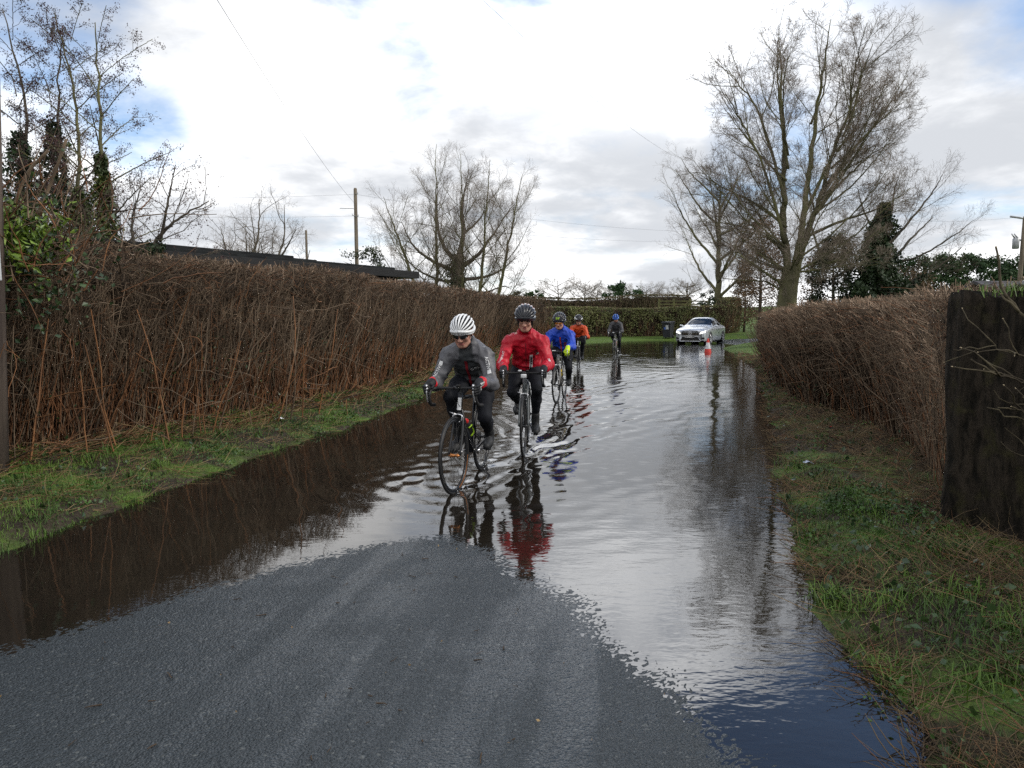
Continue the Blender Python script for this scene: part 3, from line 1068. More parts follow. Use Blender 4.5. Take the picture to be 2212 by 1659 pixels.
def bare_tree(name, label, base, stems, levels, seed, cat='tree', group=None, bark=None, twig=None, ivy=None, catkin=0, rmin=0.0, moss_to=1, scale_r=1.0, leafset=None):
    """stems: list of (points, radius list) for trunk and main limbs; levels: dicts for branchlets"""
    r = np.random.default_rng(seed)
    root = thing(name, label, cat, loc=tuple(base), group=group)
    g = Geo()
    K0 = 9
    pl, rd = [], []
    for pts, (ra, rb) in stems:
        q = smooth_pts(pts, 6)
        s = np.linspace(0, 1, len(q))
        s2 = np.linspace(0, 1, K0 * 3)
        q = np.stack([np.interp(s2, s, q[:, k]) for k in range(3)], 1)
        q[1:] += r.normal(0, 0.012 * np.linalg.norm(q[-1] - q[0]) / 4, (len(q) - 1, 3)) * np.minimum(1, np.arange(1, len(q)) / 5)[:, None]
        rad = ra + (rb - ra) * s2 ** 0.8
        if pts[0][2] < 0.2:
            rad = rad * (1 + 0.35 * np.exp(-np.maximum(q[:, 2], 0) / 0.4))
        V, F = tube(q, rad, 10 if ra > 0.12 else 7)
        g.add(V, F, 0)
        ii = np.linspace(0, len(q) - 1, K0).astype(int)
        pl.append(q[ii]); rd.append(rad[ii])
    g.build('trunk', [bark or M_BARK], root)
    pl, rd = np.array(pl), np.array(rd)
    g = Geo()
    allp = []
    for li, lv in enumerate(levels):
        lv = dict(lv)
        S = lv.pop('S', 3)
        pl, rd = branchlets(pl, rd, r=r, **lv)
        rd = np.maximum(rd, rmin)
        V, F = tubes(pl, rd, S)
        g.add(V, [F], 0 if li < moss_to else 1)
        allp.append(pl)
    g.build('crown', [bark or M_BARK, twig or M_TWIGT], root)
    if catkin:
        tips = allp[-1][:, 1:, :].reshape(-1, 3)
        c = tips[r.integers(0, len(tips), catkin)] + r.normal(0, 0.05, (catkin, 3))
        V, F = leaves(c, 0.05, -0.8, 0.5, r)
        Geo().add(V, [F]).build('catkin', [M_CATKIN], root, smooth=False)
        root.children[-1]['kind'] = 'stuff'
    if ivy:
        for (pts, rads, n, size, m) in ivy:
            q = smooth_pts(pts, 8)
            s = np.linspace(0, 1, len(q))
            tt = r.uniform(0, 1, n)
            c = np.stack([np.interp(tt, s, q[:, k]) for k in range(3)], 1)
            rr = np.interp(tt, np.linspace(0, 1, len(rads)), rads)
            a = r.uniform(0, 6.28, n)
            lump = 0.75 + 0.45 * wnoise(c[:, 2] * 0.8 + a, a * 1.3, 1.1)
            rr = rr * lump * r.uniform(0.55, 1.05, n)
            c = c + np.stack([np.cos(a) * rr, np.sin(a) * rr, r.normal(0, 0.08, n)], 1)
            V, F = leaves(c, size, -0.3, 0.75, r)
            Geo().add(V, [F]).build('ivy', [m], root, smooth=False)
    return root


def pxlimb(px, base_px, s, dy, z0):
    """limb given as offsets on the picture's scale -> local metres with a depth drift"""
    n = len(px)
    return [((u - base_px[0]) * s, dy * (k / max(n - 1, 1)) ** 1.2, (base_px[1] - v) * s + z0) for k, (u, v) in enumerate(px)]


# ---- the big bare tree on the right
YB = 32.0
b0 = P(1694, 700, YB)
bz = float(gz_at(b0[0], YB))
sB = YB / f_
bpx = (1694, 700 - (b0[2] - bz) / sB * -1)
bpx = (1694, 700 + (b0[2] - bz) / sB)
limbs = [
    ([(1694, 735), (1697, 660), (1703, 600), (1708, 565)], (0.46, 0.36), 0.0),
    ([(1703, 610), (1692, 510), (1688, 400), (1690, 300), (1684, 200), (1681, 110), (1678, 40)], (0.27, 0.02), 1.0),
    ([(1708, 590), (1722, 480), (1728, 350), (1735, 220), (1741, 130), (1745, 50)], (0.25, 0.02), -1.2),
    ([(1711, 590), (1742, 480), (1768, 400), (1790, 310), (1826, 225), (1862, 155)], (0.24, 0.02), 0.6),
    ([(1752, 450), (1800, 390), (1855, 338), (1900, 300), (1928, 268)], (0.12, 0.015), 2.2),
    ([(1724, 460), (1768, 330), (1788, 220), (1802, 120)], (0.12, 0.015), -2.4),
    ([(1690, 515), (1660, 430), (1618, 330), (1565, 250), (1530, 205)], (0.13, 0.015), -1.6),
    ([(1689, 430), (1662, 310), (1632, 200), (1602, 140), (1584, 95)], (0.12, 0.015), 2.0),
    ([(1701, 625), (1650, 588), (1600, 560), (1552, 540)], (0.11, 0.02), -1.5),
    ([(1736, 500), (1800, 468), (1850, 450), (1885, 430), (1912, 405)], (0.11, 0.015), -1.4),
    ([(1692, 480), (1640, 425), (1575, 380), (1522, 335)], (0.11, 0.015), 2.2),
    ([(1690, 350), (1662, 240), (1642, 150), (1630, 80)], (0.10, 0.015), -1.8),
    ([(1766, 405), (1825, 305), (1870, 250), (1905, 215)], (0.10, 0.015), -0.6),
    ([(1700, 560), (1664, 500), (1600, 470), (1520, 455)], (0.09, 0.015), 1.4),
    ([(1790, 310), (1835, 260), (1862, 190), (1868, 130)], (0.08, 0.012), 1.6),
    ([(1735, 250), (1772, 165), (1790, 85)], (0.08, 0.012), 1.4),
    ([(1745, 480), (1765, 560), (1800, 540), (1850, 490)], (0.07, 0.012), -2.0),
    ([(1700, 640), (1660, 610), (1610, 605), (1560, 590)], (0.07, 0.012), 1.2),
]
limbs = [([(u, 700 - (700 - v) * (0.93 if v < 600 else 1.0)) for u, v in px], rr, dy) for px, rr, dy in limbs]
stems = [(pxlimb(px, bpx, sB, dy, 0.0), (rr[0] * (1.0 if k == 0 else 0.72), rr[1] if k == 0 else 0.012)) for k, (px, rr, dy) in enumerate(limbs)]
_r = np.random.default_rng(5)
mainl = [limbs[1][0], limbs[2][0], limbs[3][0]]
for k in range(26):
    v = 120 + 440 * (k + _r.uniform(0, 1)) / 26
    an_ = _r.uniform(0, 6.283)
    hw = 222 * math.sqrt(max(0.15, 1 - ((v - 350) / 360) ** 2)) * _r.uniform(0.7, 1.0)
    tu = 1722 + hw * math.cos(an_)
    m_ = mainl[0] if tu < 1690 else (mainl[1] if tu < 1760 else mainl[2])
    vs = min(v + 60 + 0.55 * hw * abs(math.cos(an_)) + 0.4 * hw * abs(math.sin(an_)), 590)
    mv = np.array(m_)[::-1]
    us = float(np.interp(vs, mv[:, 1], mv[:, 0]))
    dyt = hw * math.sin(an_) * sB
    px_ = [(us, vs), (us + (tu - us) * 0.42, vs + (v - vs) * 0.30), (us + (tu - us) * 0.78, vs + (v - vs) * 0.68), (tu, v)]
    stems.append((pxlimb(px_, bpx, sB, dyt, 0.0), (0.055, 0.011)))
bare_tree('bare_tree', 'tallest bare tree with a thick mossy forking trunk behind the right hedge', (float(b0[0]), YB, bz), stems,
          [dict(n=12, t0=0.14, t1=0.97, ang=0.62, ratio=0.42, K=7, wander=0.09, up=0.045, rr=0.0085, S=5),
           dict(n=8, t0=0.16, t1=1.0, ang=0.66, ratio=0.46, K=5, wander=0.12, up=0.035, rr=0.007, S=4),
           dict(n=7, t0=0.2, t1=1.0, ang=0.70, ratio=0.50, K=4, wander=0.15, up=0.03, rr=0.006),
           dict(n=4, t0=0.25, t1=1.0, ang=0.65, ratio=0.55, K=3, wander=0.2, up=0.05, rr=0.006, lmin=0.22)],
          21, bark=M_MOSS, twig=M_TWIGT, rmin=0.0036)


def simple_stems(H, n_limb, spread, r0, seed, fork=0.3, lean=(0, 0), curl=0.12, crown_round=0.9):
    """a trunk with limbs that fan out into a rounded crown"""
    r = np.random.default_rng(seed)
    out = []
    top = (lean[0] + r.normal(0, 0.1), lean[1], H * 0.80)
    out.append(([(0, 0, -0.2), (lean[0] * 0.2, 0, H * 0.2), (lean[0] * 0.5 + r.normal(0, 0.1), r.normal(0, 0.1), H * 0.5), top], (r0, r0 * 0.12)))
    for k in range(n_limb):
        a = k * 2.4 + r.uniform(-0.4, 0.4)
        t = fork + (0.72 - fork) * (k + r.uniform(0, 1)) / n_limb
        z = H * t
        rad = spread * r.uniform(0.75, 1.1) * math.sqrt(max(0.12, 1 - ((t - 0.32) / 0.75) ** 2))
        ze = z + (H * 1.0 - z) * (0.45 + 0.45 * crown_round * r.uniform(0.4, 1.1)) * (0.55 + 0.45 * t)
        ca, sa = math.cos(a), math.sin(a)
        mid = (ca * rad * 0.45 + r.normal(0, curl), sa * rad * 0.45 + r.normal(0, curl), z + (ze - z) * 0.35 + r.normal(0, curl))
        m2 = (ca * rad * 0.78 + r.normal(0, curl), sa * rad * 0.78 + r.normal(0, curl), z + (ze - z) * 0.7 + r.normal(0, curl))
        lx = lean[0] * t
        out.append(([(lx, 0, z), (lx + mid[0], mid[1], mid[2]), (lx + m2[0], m2[1], m2[2]), (lx + ca * rad, sa * rad, ze)], (r0 * (0.40 - 0.20 * t), 0.012)))
    return out


LV_OAK = [dict(n=12, t0=0.2, t1=1.0, ang=0.8, ratio=0.46, K=6, wander=0.24, up=0.05, rr=0.010, S=4),
          dict(n=7, t0=0.2, t1=1.0, ang=0.8, ratio=0.50, K=5, wander=0.25, up=0.04, rr=0.007),
          dict(n=5, t0=0.2, t1=1.0, ang=0.75, ratio=0.55, K=4, wander=0.25, up=0.04, rr=0.005, lmin=0.3),
          dict(n=3, t0=0.2, t1=1.0, ang=0.75, ratio=0.6, K=3, wander=0.25, up=0.04, rr=0.003, lmin=0.25)]
LV_FINE = [dict(n=10, t0=0.12, t1=1.0, ang=0.55, ratio=0.42, K=6, wander=0.10, up=0.06, rr=0.007, S=4),
           dict(n=7, t0=0.2, t1=1.0, ang=0.55, ratio=0.52, K=4, wander=0.13, up=0.05, rr=0.006),
           dict(n=5, t0=0.2, t1=1.0, ang=0.55, ratio=0.55, K=4, wander=0.16, up=0.04, rr=0.004, lmin=0.3),
           dict(n=3, t0=0.2, t1=1.0, ang=0.6, ratio=0.6, K=3, wander=0.16, up=0.03, rr=0.003, lmin=0.25)]
LV_FAR = [dict(n=11, t0=0.2, t1=1.0, ang=0.75, ratio=0.45, K=4, wander=0.2, up=0.05, rr=0.009),
          dict(n=8, t0=0.2, t1=1.0, ang=0.75, ratio=0.55, K=3, wander=0.22, up=0.04, rr=0.007),
          dict(n=4, t0=0.2, t1=1.0, ang=0.75, ratio=0.6, K=3, wander=0.22, up=0.04, rr=0.006)]


def place(u, Y):
    """ground point under picture column u at distance Y"""
    x = (u - cx_) / f_ * Y / math.cos(PITCH) * (math.cos(PITCH) ** 0)
    x = P(u, 684, Y)[0]
    return (float(x), Y, float(gz_at(x, Y)))


def topz(v, Y):
    return float(P(1106, v, Y)[2])


# tree behind it on the left
b = place(1549, 52)
bare_tree('bare_tree', 'bare rounded tree behind the green hedge corner, left of the tallest tree', b, simple_stems(topz(318, 52) - b[2], 13, 4.4, 0.36, 31, 0.16, crown_round=1.0), LV_FINE, 32, bark=M_MOSS, twig=M_TWIGT, rmin=0.0028,
          ivy=[([(0, 0, 0), (0, 0, 2.2)], [0.55, 0.35], 900, 0.16, M_IVYD)])
# far right tree smothered in ivy, with a leaning limb to the right
b = place(1888, 40)
H = topz(385, 40) - b[2]
st = [([(0, 0, -0.2), (0.1, 0, 3.4), (0.1, 0, 6.0), (0.45, 0, H * 0.8)], (0.42, 0.04)),
      ([(0.1, 0, 3.0), (1.0, 0.2, 4.1), (2.1, 0.4, 5.4), (3.3, 0.5, 6.6)], (0.16, 0.02)),
      ([(0.1, 0, 1.8), (1.5, -0.3, 2.6), (2.8, -0.4, 3.5), (4.5, -0.3, 4.8)], (0.15, 0.02)),
      ([(0.1, 0, 5.0), (0.9, 0.5, 6.6), (1.3, 0.9, 8.2), (1.6, 1.0, 9.2)], (0.10, 0.015)),
      ([(0.1, 0, 5.2), (-0.6, 0.4, 6.8), (-1.0, 0.5, 8.2)], (0.09, 0.015)),
      ([(0.1, 0, 4.4), (1.2, -0.6, 6.0), (2.3, -0.9, 7.6), (2.8, -1.0, 8.6)], (0.10, 0.015)),
      ([(1.0, 0.2, 4.0), (2.2, -0.5, 4.4), (3.6, -1.0, 5.4), (4.5, -1.2, 6.2)], (0.08, 0.012))]
bare_tree('ivy_clad_tree', 'broad dark ivy-smothered tree with bare limbs leaning to the right', b, st, LV_FINE, 41, bark=M_BARK, twig=M_TWIGP, rmin=0.0024,
          ivy=[([(-0.2, 0, 0), (-0.1, 0, 2.4), (0.1, 0, 4.8), (0.3, 0, 7.2)], [2.2, 1.9, 1.35, 0.85, 0.3], 19000, 0.18, M_IVYD),
               ([(0.1, 0, 1.8), (1.3, -0.3, 2.45), (2.5, -0.4, 3.3)], [0.45, 0.35, 0.2], 700, 0.17, M_IVYD)])

# oak on the left skyline
b = place(566, 55)
H = topz(428, 55) - b[2]
st = [([(0, 0, -0.2), (0.1, 0, 1.2), (0.0, 0, 2.8)], (0.45, 0.34)),
      ([(0, 0, 2.2), (-0.5, 0.3, 4.0), (-0.7, 0.2, 5.8), (-0.1, 0.1, 7.4), (0.1, 0, H)], (0.26, 0.02)),
      ([(0, 0, 2.2), (1.0, -0.3, 3.6), (1.2, -0.2, 5.4), (1.8, 0.1, 7.0), (1.9, 0.2, H * 0.95)], (0.22, 0.02)),
      ([(0, 0, 2.4), (-1.6, 0.4, 3.2), (-2.6, 0.6, 4.6), (-2.9, 0.7, 6.5), (-3.2, 0.6, 8.2)], (0.2, 0.02)),
      ([(0, 0, 2.6), (1.8, 0.6, 3.3), (3.0, 0.8, 4.5), (3.6, 0.8, 6.4)], (0.18, 0.02)),
      ([(-0.5, 0.3, 4.0), (-1.4, 1.2, 6.0), (-1.6, 1.5, 8.4)], (0.14, 0.015)),
      ([(1.1, -0.2, 5.0), (2.4, -1.0, 6.5), (3.2, -1.2, 7.8)], (0.12, 0.015)),
      ([(0, 0, 2.6), (0.3, -1.8, 4.2), (0.5, -2.4, 6.6), (0.4, -2.6, 8.4)], (0.14, 0.015)),
      ([(-1.6, 0.4, 3.2), (-3.2, 0, 3.6), (-4.0, -0.2, 4.5)], (0.1, 0.015))]
bare_tree('oak_tree', 'crooked bare spreading oak on the skyline behind the dark shed roof', b, st, LV_OAK, 51, rmin=0.0030, bark=M_BARK)
b = place(520, 60)
bare_tree('oak_tree', 'smaller low bare tree at the left foot of the spreading skyline oak', b, simple_stems(topz(495, 60) - b[2], 9, 3.4, 0.24, 53, 0.2), LV_OAK, 54, rmin=0.0033)

# clump in the middle: young multi-stem trees in front of a big ivy-trunked oak
b = place(984, 50)
H = topz(365, 50) - b[2]
st = [([(0, 0, -0.2), (0.05, 0, 3), (0.2, 0, 5.6)], (0.5, 0.38)),
      ([(0.2, 0, 5.2), (0.6, 0.2, 7.2), (0.5, 0.3, 9.0), (1.0, 0.2, H)], (0.24, 0.02)),
      ([(0.2, 0, 5.0), (-0.9, 0.5, 6.4), (-1.3, 0.6, 8.2), (-1.2, 0.5, H * 0.92)], (0.2, 0.02)),
      ([(0.2, 0, 4.6), (1.6, -0.3, 5.6), (2.6, -0.4, 6.9), (3.9, -0.2, 8.8)], (0.2, 0.02)),
      ([(0.2, 0, 4.4), (-1.6, -0.5, 5.2), (-2.8, -0.7, 6.2), (-3.6, -0.6, 7.8)], (0.18, 0.02)),
      ([(0.2, 0, 3.9), (1.9, 0.5, 4.1), (3.2, 0.6, 4.6), (4.3, 0.8, 5.6)], (0.16, 0.02)),
      ([(0.2, 0, 3.7), (-1.4, 0.7, 4.0), (-2.8, 0.8, 4.7), (-3.9, 0.8, 5.8)], (0.14, 0.02)),
      ([(0.5, 0.2, 7.0), (1.7, 0.8, 8.2), (2.4, 1.0, 9.6)], (0.12, 0.015)),
      ([(0.2, 0, 3.2), (2.0, -0.6, 3.0), (3.3, -0.9, 3.4), (4.0, -0.9, 3.2)], (0.10, 0.015))]
bare_tree('oak_tree', 'wide bare oak with an ivy-wrapped trunk in the middle clump', b, st, LV_OAK, 61, rmin=0.0029, bark=M_BARK,
          ivy=[([(0, 0, -0.1), (0.05, 0, 3), (0.15, 0, 5.2)], [0.85, 0.8, 0.75, 0.55], 3800, 0.17, M_IVYD)])
young = [(944, 46, 310, [(0, 0), (0.0, 0.5), (0.0, 1.0)], 'slender pale bare tree, leftmost upright stem of the middle clump'),
         (1000, 45, 330, [(0, 0), (0.0, 0.4), (-0.1, 1.0)], 'slender pale bare tree just right of the ivy-wrapped trunk'),
         (1028, 44.5, 345, [(0, 0), (0.5, 0.5), (0.9, 1.0)], 'slender pale bare tree, third upright stem in the middle clump'),
         (1058, 44, 375, [(0, 0), (1.0, 0.5), (2.0, 1.0)], 'slender bare tree leaning right at the right edge of the middle clump'),
         (935, 44.6, 425, [(0, 0), (-1.6, 0.55), (-3.0, 1.0)], 'slender bare tree leaning left at the left edge of the middle clump')]
for k, (u, Y_, vt, ln, lab) in enumerate(young):
    b = place(u, Y_)
    H = topz(vt, Y_) - b[2]
    r_ = np.random.default_rng(70 + k)
    st = [([(x, 0.1 * t, H * t - (0.2 if t == 0 else 0)) for x, t in ln], (0.17, 0.012))]
    for j in range(11):
        t = 0.16 + 0.06 * j
        x0 = np.interp(t, [q[1] for q in ln], [q[0] for q in ln])
        a = j * 2.4 + r_.uniform(0, 1)
        rd = 3.4 * (1 - 0.65 * t) * r_.uniform(0.7, 1.1)
        z1 = H * t
        st.append(([(x0, 0, z1), (x0 + math.cos(a) * rd * 0.5, math.sin(a) * rd * 0.5, z1 + rd * 0.55), (x0 + math.cos(a) * rd, math.sin(a) * rd, z1 + rd * 1.35)], (0.055 * (1.1 - t), 0.01)))
    bare_tree('slender_tree', lab, b, st, LV_FINE, 80 + k, bark=M_MOSS, twig=M_TWIGP, rmin=0.0022, group='slender young trees in the middle clump')

# alders on the left, ivy up their trunks
alders = [(238, 20.0, 48, 0.13, 0.62, 0.30, M_IVYT, 'alder with yellow-green ivy up its trunk, rightmost of the tall left group'),
          (186, 20.8, 28, 0.12, 0.50, 0.34, M_IVYT, 'tall alder with the highest crown, second from the right in the left group'),
          (138, 21.5, 55, 0.11, 0.72, 0.42, M_IVYD, 'alder wrapped in a spire of dark ivy, second from the left in the left group'),
          (66, 20.6, 22, 0.13, 0.66, 0.42, M_IVYD, 'leftmost tall alder with dark ivy around its lower trunk')]
for k, (u, Y_, vt, r0, ivh, ivr, im, lab) in enumerate(alders):
    b = place(u, Y_)
    H = topz(vt, Y_) - b[2]
    r_ = np.random.default_rng(100 + k)
    lx = [0, 0.05, 0.0, 0.12 + 0.1 * r_.normal(), 0.2 * r_.normal()]
    st = [([(lx[0], 0, -0.2), (lx[1], 0, H * 0.25), (lx[2], 0, H * 0.5), (lx[3], 0, H * 0.75), (lx[4], 0, H)], (r0, 0.012))]
    for j in range(19):
        t = 0.22 + 0.74 * j / 19
        a = j * 2.4 + r_.uniform(-0.3, 0.3)
        rd = (2.6 if k == 0 else 2.2) * (1.1 - 0.72 * t) * r_.uniform(0.75, 1.15)
        z1 = H * t
        rise = rd * (0.25 + 0.75 * t)
        st.append(([(0, 0, z1), (math.cos(a) * rd * 0.5, math.sin(a) * rd * 0.5, z1 + rise * 0.55), (math.cos(a) * rd, math.sin(a) * rd, z1 + rise)], (0.042 * (1.15 - t), 0.008)))
    bare_tree('alder_tree', lab, b, st, [dict(n=9, t0=0.25, t1=1.0, ang=0.75, ratio=0.36, K=4, wander=0.16, up=0.05, rr=0.010, S=3),
                                         dict(n=6, t0=0.2, t1=1.0, ang=0.75, ratio=0.42, K=3, wander=0.2, up=0.02, rr=0.009, lmin=0.12)], 110 + k,
              bark=M_MOSS if k < 2 else M_BARK, twig=M_TWIGT, rmin=0.0014, catkin=8500, group='tall alders behind the left hedge',
              ivy=[([(0, 0, 0), (0, 0, H * ivh * 0.5), (0, 0, H * ivh)], [ivr * 2.2, ivr * 1.8, ivr * 1.5, ivr * 1.2, ivr * 0.5], 7000, 0.105, im)])
b = place(285, 18)
st = [([(0, 0, 0), (0.4, 0, 2.6), (1.1, 0, 3.6), (2.0, 0.1, 4.2)], (0.09, 0.012)), ([(0.3, 0, 2.2), (0.0, 0.2, 3.6), (0.3, 0.2, 4.6)], (0.06, 0.01)),
      ([(0.8, 0, 3.2), (1.2, -0.3, 4.2), (1.4, -0.3, 5.0)], (0.045, 0.01)), ([(0.2, 0, 1.9), (1.0, 0.3, 2.6), (2.1, 0.3, 3.0)], (0.05, 0.01))]
bare_tree('low_tree', 'low bare spreading tree leaning right beyond the alders, over the hedge', b, st, LV_OAK[:2] + [dict(n=4, t0=0.2, t1=1, ang=0.7, ratio=0.45, K=3, wander=0.2, up=0.02, rr=0.01, lmin=0.1)], 121,
          rmin=0.0016, catkin=1500, ivy=[([(0, 0, 0.2), (0.3, 0, 2.4), (0.7, 0, 3.1)], [0.7, 0.6, 0.25], 1500, 0.09, M_IVYD)])


# ---- evergreens and leafy bushes
def leafy(name, label, base, H, rad, n, size, seed, cat='bush', col=M_IVYD, shape='dome', trunk=0.12, group=None, gap=0.35):
    r = np.random.default_rng(seed)
    root = thing(name, label, cat, loc=tuple(base), group=group)
    V, F = tube([(0, 0, -0.2), (0.05, 0, H * 0.3), (0, 0.05, H * 0.7)], [trunk, trunk * 0.8, trunk * 0.3], 8)
    g = Geo().add(V, F)
    nb = 26
    t = r.uniform(0.12, 0.85, nb); a = r.uniform(0, 6.28, nb)
    st = np.stack([0 * t, 0 * t, t * H], 1)
    rr = rad * (np.sqrt(np.maximum(0.05, 1 - ((t - 0.35) / 0.66) ** 2)) if shape == 'dome' else (1.05 - t)) * 0.8
    d = np.stack([np.cos(a), np.sin(a), 0.35 + 0 * a], 1)
    pl = curvy(st, d, rr, 5, 0.12, 0.02, r)
    V, F = tubes(pl, np.linspace(trunk * 0.35, trunk * 0.08, 5)[None, :], 4)
    g.add(V, [F])
    g.build('trunk', [M_BARK], root)
    # clumps of leaves
    nc = max(12, n // 70)
    t = r.uniform(0.04, 1.0, nc) ** 0.8
    a = r.uniform(0, 6.28, nc)
    if shape == 'dome':
        rr = rad * np.sqrt(np.maximum(0.02, 1 - np.abs((t - 0.34) / 0.68) ** 2.2))
    elif shape == 'cone':
        rr = rad * (1.04 - t) ** 0.8
    else:
        rr = rad * np.ones(nc)
    rr = rr * r.uniform(0.35, 1.0, nc) ** 0.5
    cc = np.stack([np.cos(a) * rr, np.sin(a) * rr, t * H * 0.98], 1)
    per = n // nc
    cs_ = rad * gap * (0.55 if shape == 'cone' else 0.6)
    c = np.repeat(cc, per, 0) + r.normal(0, 1, (nc * per, 3)) * np.array([cs_, cs_, cs_ * 0.7]) * 0.6
    c[:, 2] = np.maximum(c[:, 2], 0.05)
    V, F = leaves(c, size, -0.1, 0.6, r)
    Geo().add(V, [F]).build('crown', [col], root, smooth=False)
    return root


M_PINE = mat('pine_needles', (0.055, 0.068, 0.036), (0.024, 0.032, 0.02), 0.7, 0.2, 0.8)
M_CYP = mat('cypress_foliage', (0.045, 0.085, 0.028), (0.018, 0.038, 0.016), 0.7, 0.2, 0.6)
M_LARCH = mat('brown_larch', (0.20, 0.128, 0.072), (0.09, 0.062, 0.038), 0.8, 0.15, 0.7)
M_HOLLY = mat('holly_leaf', (0.05, 0.065, 0.022), (0.018, 0.03, 0.012), 0.45, 0.4, 1.0)
b = place(1797, 41)
leafy('pine_tree', 'dark bushy pine between the tallest tree and the ivy-smothered tree', b, topz(508, 41) - b[2], 1.30, 9000, 0.15, 131, 'tree', M_PINE, 'dome', 0.14, gap=0.42)
b = place(1752, 43)
leafy('larch_tree', 'brown sparse conifer just right of the tallest trunk', b, topz(560, 43) - b[2], 1.2, 3800, 0.12, 132, 'tree', M_LARCH, 'cone', 0.1, gap=0.6)
b = place(1640, 47)
leafy('larch_tree', 'broad russet conifer left of the tallest trunk, above the lawn', b, topz(470, 47) - b[2], 1.75, 13000, 0.11, 133, 'tree', M_LARCH, 'dome', 0.14, gap=0.5)
b = place(1608, 52)
leafy('larch_tree', 'shorter russet conifer at the green hedge corner', b, topz(560, 52) - b[2], 1.3, 5000, 0.12, 134, 'tree', M_LARCH, 'cone', 0.1, gap=0.5)
b = place(1958, 42)
leafy('brown_shrub', 'loose brown shrub right of the ivy-smothered tree', b, topz(575, 42) - b[2], 1.5, 2600, 0.11, 135, 'bush', M_LARCH, 'dome', 0.08, gap=0.5)
b = place(1528, 51)
leafy('evergreen_bush', 'dark ivy bush at the foot of the rounded bare tree', b, topz(628, 51) - b[2], 0.9, 1600, 0.13, 136, 'bush', M_IVYD, 'dome', 0.08)
for k, u in enumerate([1975, 2030, 2085, 2140, 2195, 2250, 2310, 2370]):
    b = place(u, 62 + 0.5 * k)
    leafy('cypress_tree', 'dark green conifer in the tall screen on the right skyline', b, topz(556 - 3 * (k % 3), 62) - b[2], 1.75, 3600, 0.26, 140 + k, 'tree', M_CYP, 'dome', 0.16, group='conifer screen behind the right hedge', gap=0.5)
b = place(803, 36)
leafy('holly_tree', 'dense holly bush beside the wooden pole above the shed roof', b, topz(532, 36) - b[2], 0.85, 2600, 0.11, 151, 'tree', M_HOLLY, 'dome', 0.09, gap=0.4)
b = place(762, 36.5)
leafy('holly_tree', 'sparse evergreen with open branches left of the wooden pole', b, topz(522, 36.5) - b[2], 0.75, 800, 0.10, 152, 'tree', M_HOLLY, 'dome', 0.07, gap=0.5)
b = place(727, 36)
leafy('holly_tree', 'small dark evergreen top showing over the shed roof, furthest left', b, topz(558, 36) - b[2], 0.5, 700, 0.10, 153, 'tree', M_IVYD, 'dome', 0.06, gap=0.5)
# far field trees
far = [(1205, 150, 590, 8.0, 'wide bare tree on the far field edge above the field hedge'), (1262, 150, 597, 6.0, 'bare tree just right of the widest one on the far field edge'),
       (1290, 160, 612, 5.0, 'low bare tree left of the dark round bush on the far field edge'), (1395, 155, 610, 6.5, 'hazy bare tree right of the dark round bush on the far field edge'),
       (1482, 120, 597, 4.6, 'single bare tree with a clear trunk beyond the wooden gate'), (1440, 165, 622, 6.5, 'low bare thicket tree between the gate and the far round bush'),
       (1155, 160, 622, 4.0, 'small bare tree at the right edge of the middle clump, far away'), (1330, 170, 616, 5.0, 'faint bare tree behind the dark round bush far away')]
for k, (u, Y_, vt, sp, lab) in enumerate(far):
    b = place(u, Y_)
    bare_tree('field_tree', lab, b, simple_stems(topz(vt, Y_) - b[2], 11, sp * 0.72, 0.28, 160 + k, 0.15), LV_FAR, 170 + k, rmin=0.0081, twig=M_TWIGT, group='bare trees on the far field edge')
b = place(1344, 130)
leafy('evergreen_bush', 'dark round evergreen bush on the far field edge', b, topz(611, 130) - b[2], 3.3, 1500, 0.5, 181, 'bush', M_CYP, 'dome', 0.2)
b = place(1120, 120)
leafy('evergreen_bush', 'low dark evergreen bush right of the middle clump', b, topz(622, 120) - b[2], 1.9, 900, 0.4, 182, 'bush', M_CYP, 'dome', 0.2)
b = place(1155, 125)
leafy('evergreen_bush', 'lower dark evergreen beside the low one right of the middle clump', b, topz(628, 125) - b[2], 1.6, 700, 0.4, 183, 'bush', M_CYP, 'dome', 0.2)
# ============================================================ STRUCTURES: SHED, POLES, WIRES, STUMP, GATE, HOUSE ROOF
M_FELT = mat('roofing_felt', (0.026, 0.029, 0.030), (0.016, 0.017, 0.018), 0.95, 0.1, 2.0, 5, 0.5, 40)
M_BLACKWOOD = mat('black_stained_boards', (0.013, 0.013, 0.014), (0.007, 0.007, 0.008), 0.6, 0.3, 3.0, 5, 0.6, 20, stretch=(1, 1, 8))
M_PIPE = mat('grey_plastic_pipe', (0.30, 0.30, 0.30), None, 0.45)
M_POLEW = mat('weathered_pole', (0.20, 0.165, 0.125), (0.11, 0.09, 0.07), 0.85, 0.2, 1.5, 6, 0.6, 25, stretch=(6, 6, 0.4))
M_POLED = mat('creosoted_pole', (0.16, 0.125, 0.105), (0.08, 0.062, 0.055), 0.8, 0.25, 2.0, 6, 0.6, 25, stretch=(6, 6, 0.4))
M_METAL = mat('galvanised', (0.36, 0.37, 0.38), None, 0.45, 0.5, metal=0.6)
M_WIRE = mat('cable_black', (0.06, 0.06, 0.062), None, 0.6)
M_WHITE = mat('white_sign_face', (0.62, 0.64, 0.66), (0.5, 0.52, 0.54), 0.45)
M_SLATE = mat('roof_slate', (0.085, 0.08, 0.085), (0.05, 0.047, 0.05), 0.7, 0.3, 3)
M_GATE = mat('mossy_gate_wood', (0.15, 0.145, 0.06), (0.09, 0.085, 0.045), 0.85, 0.2, 2.0)

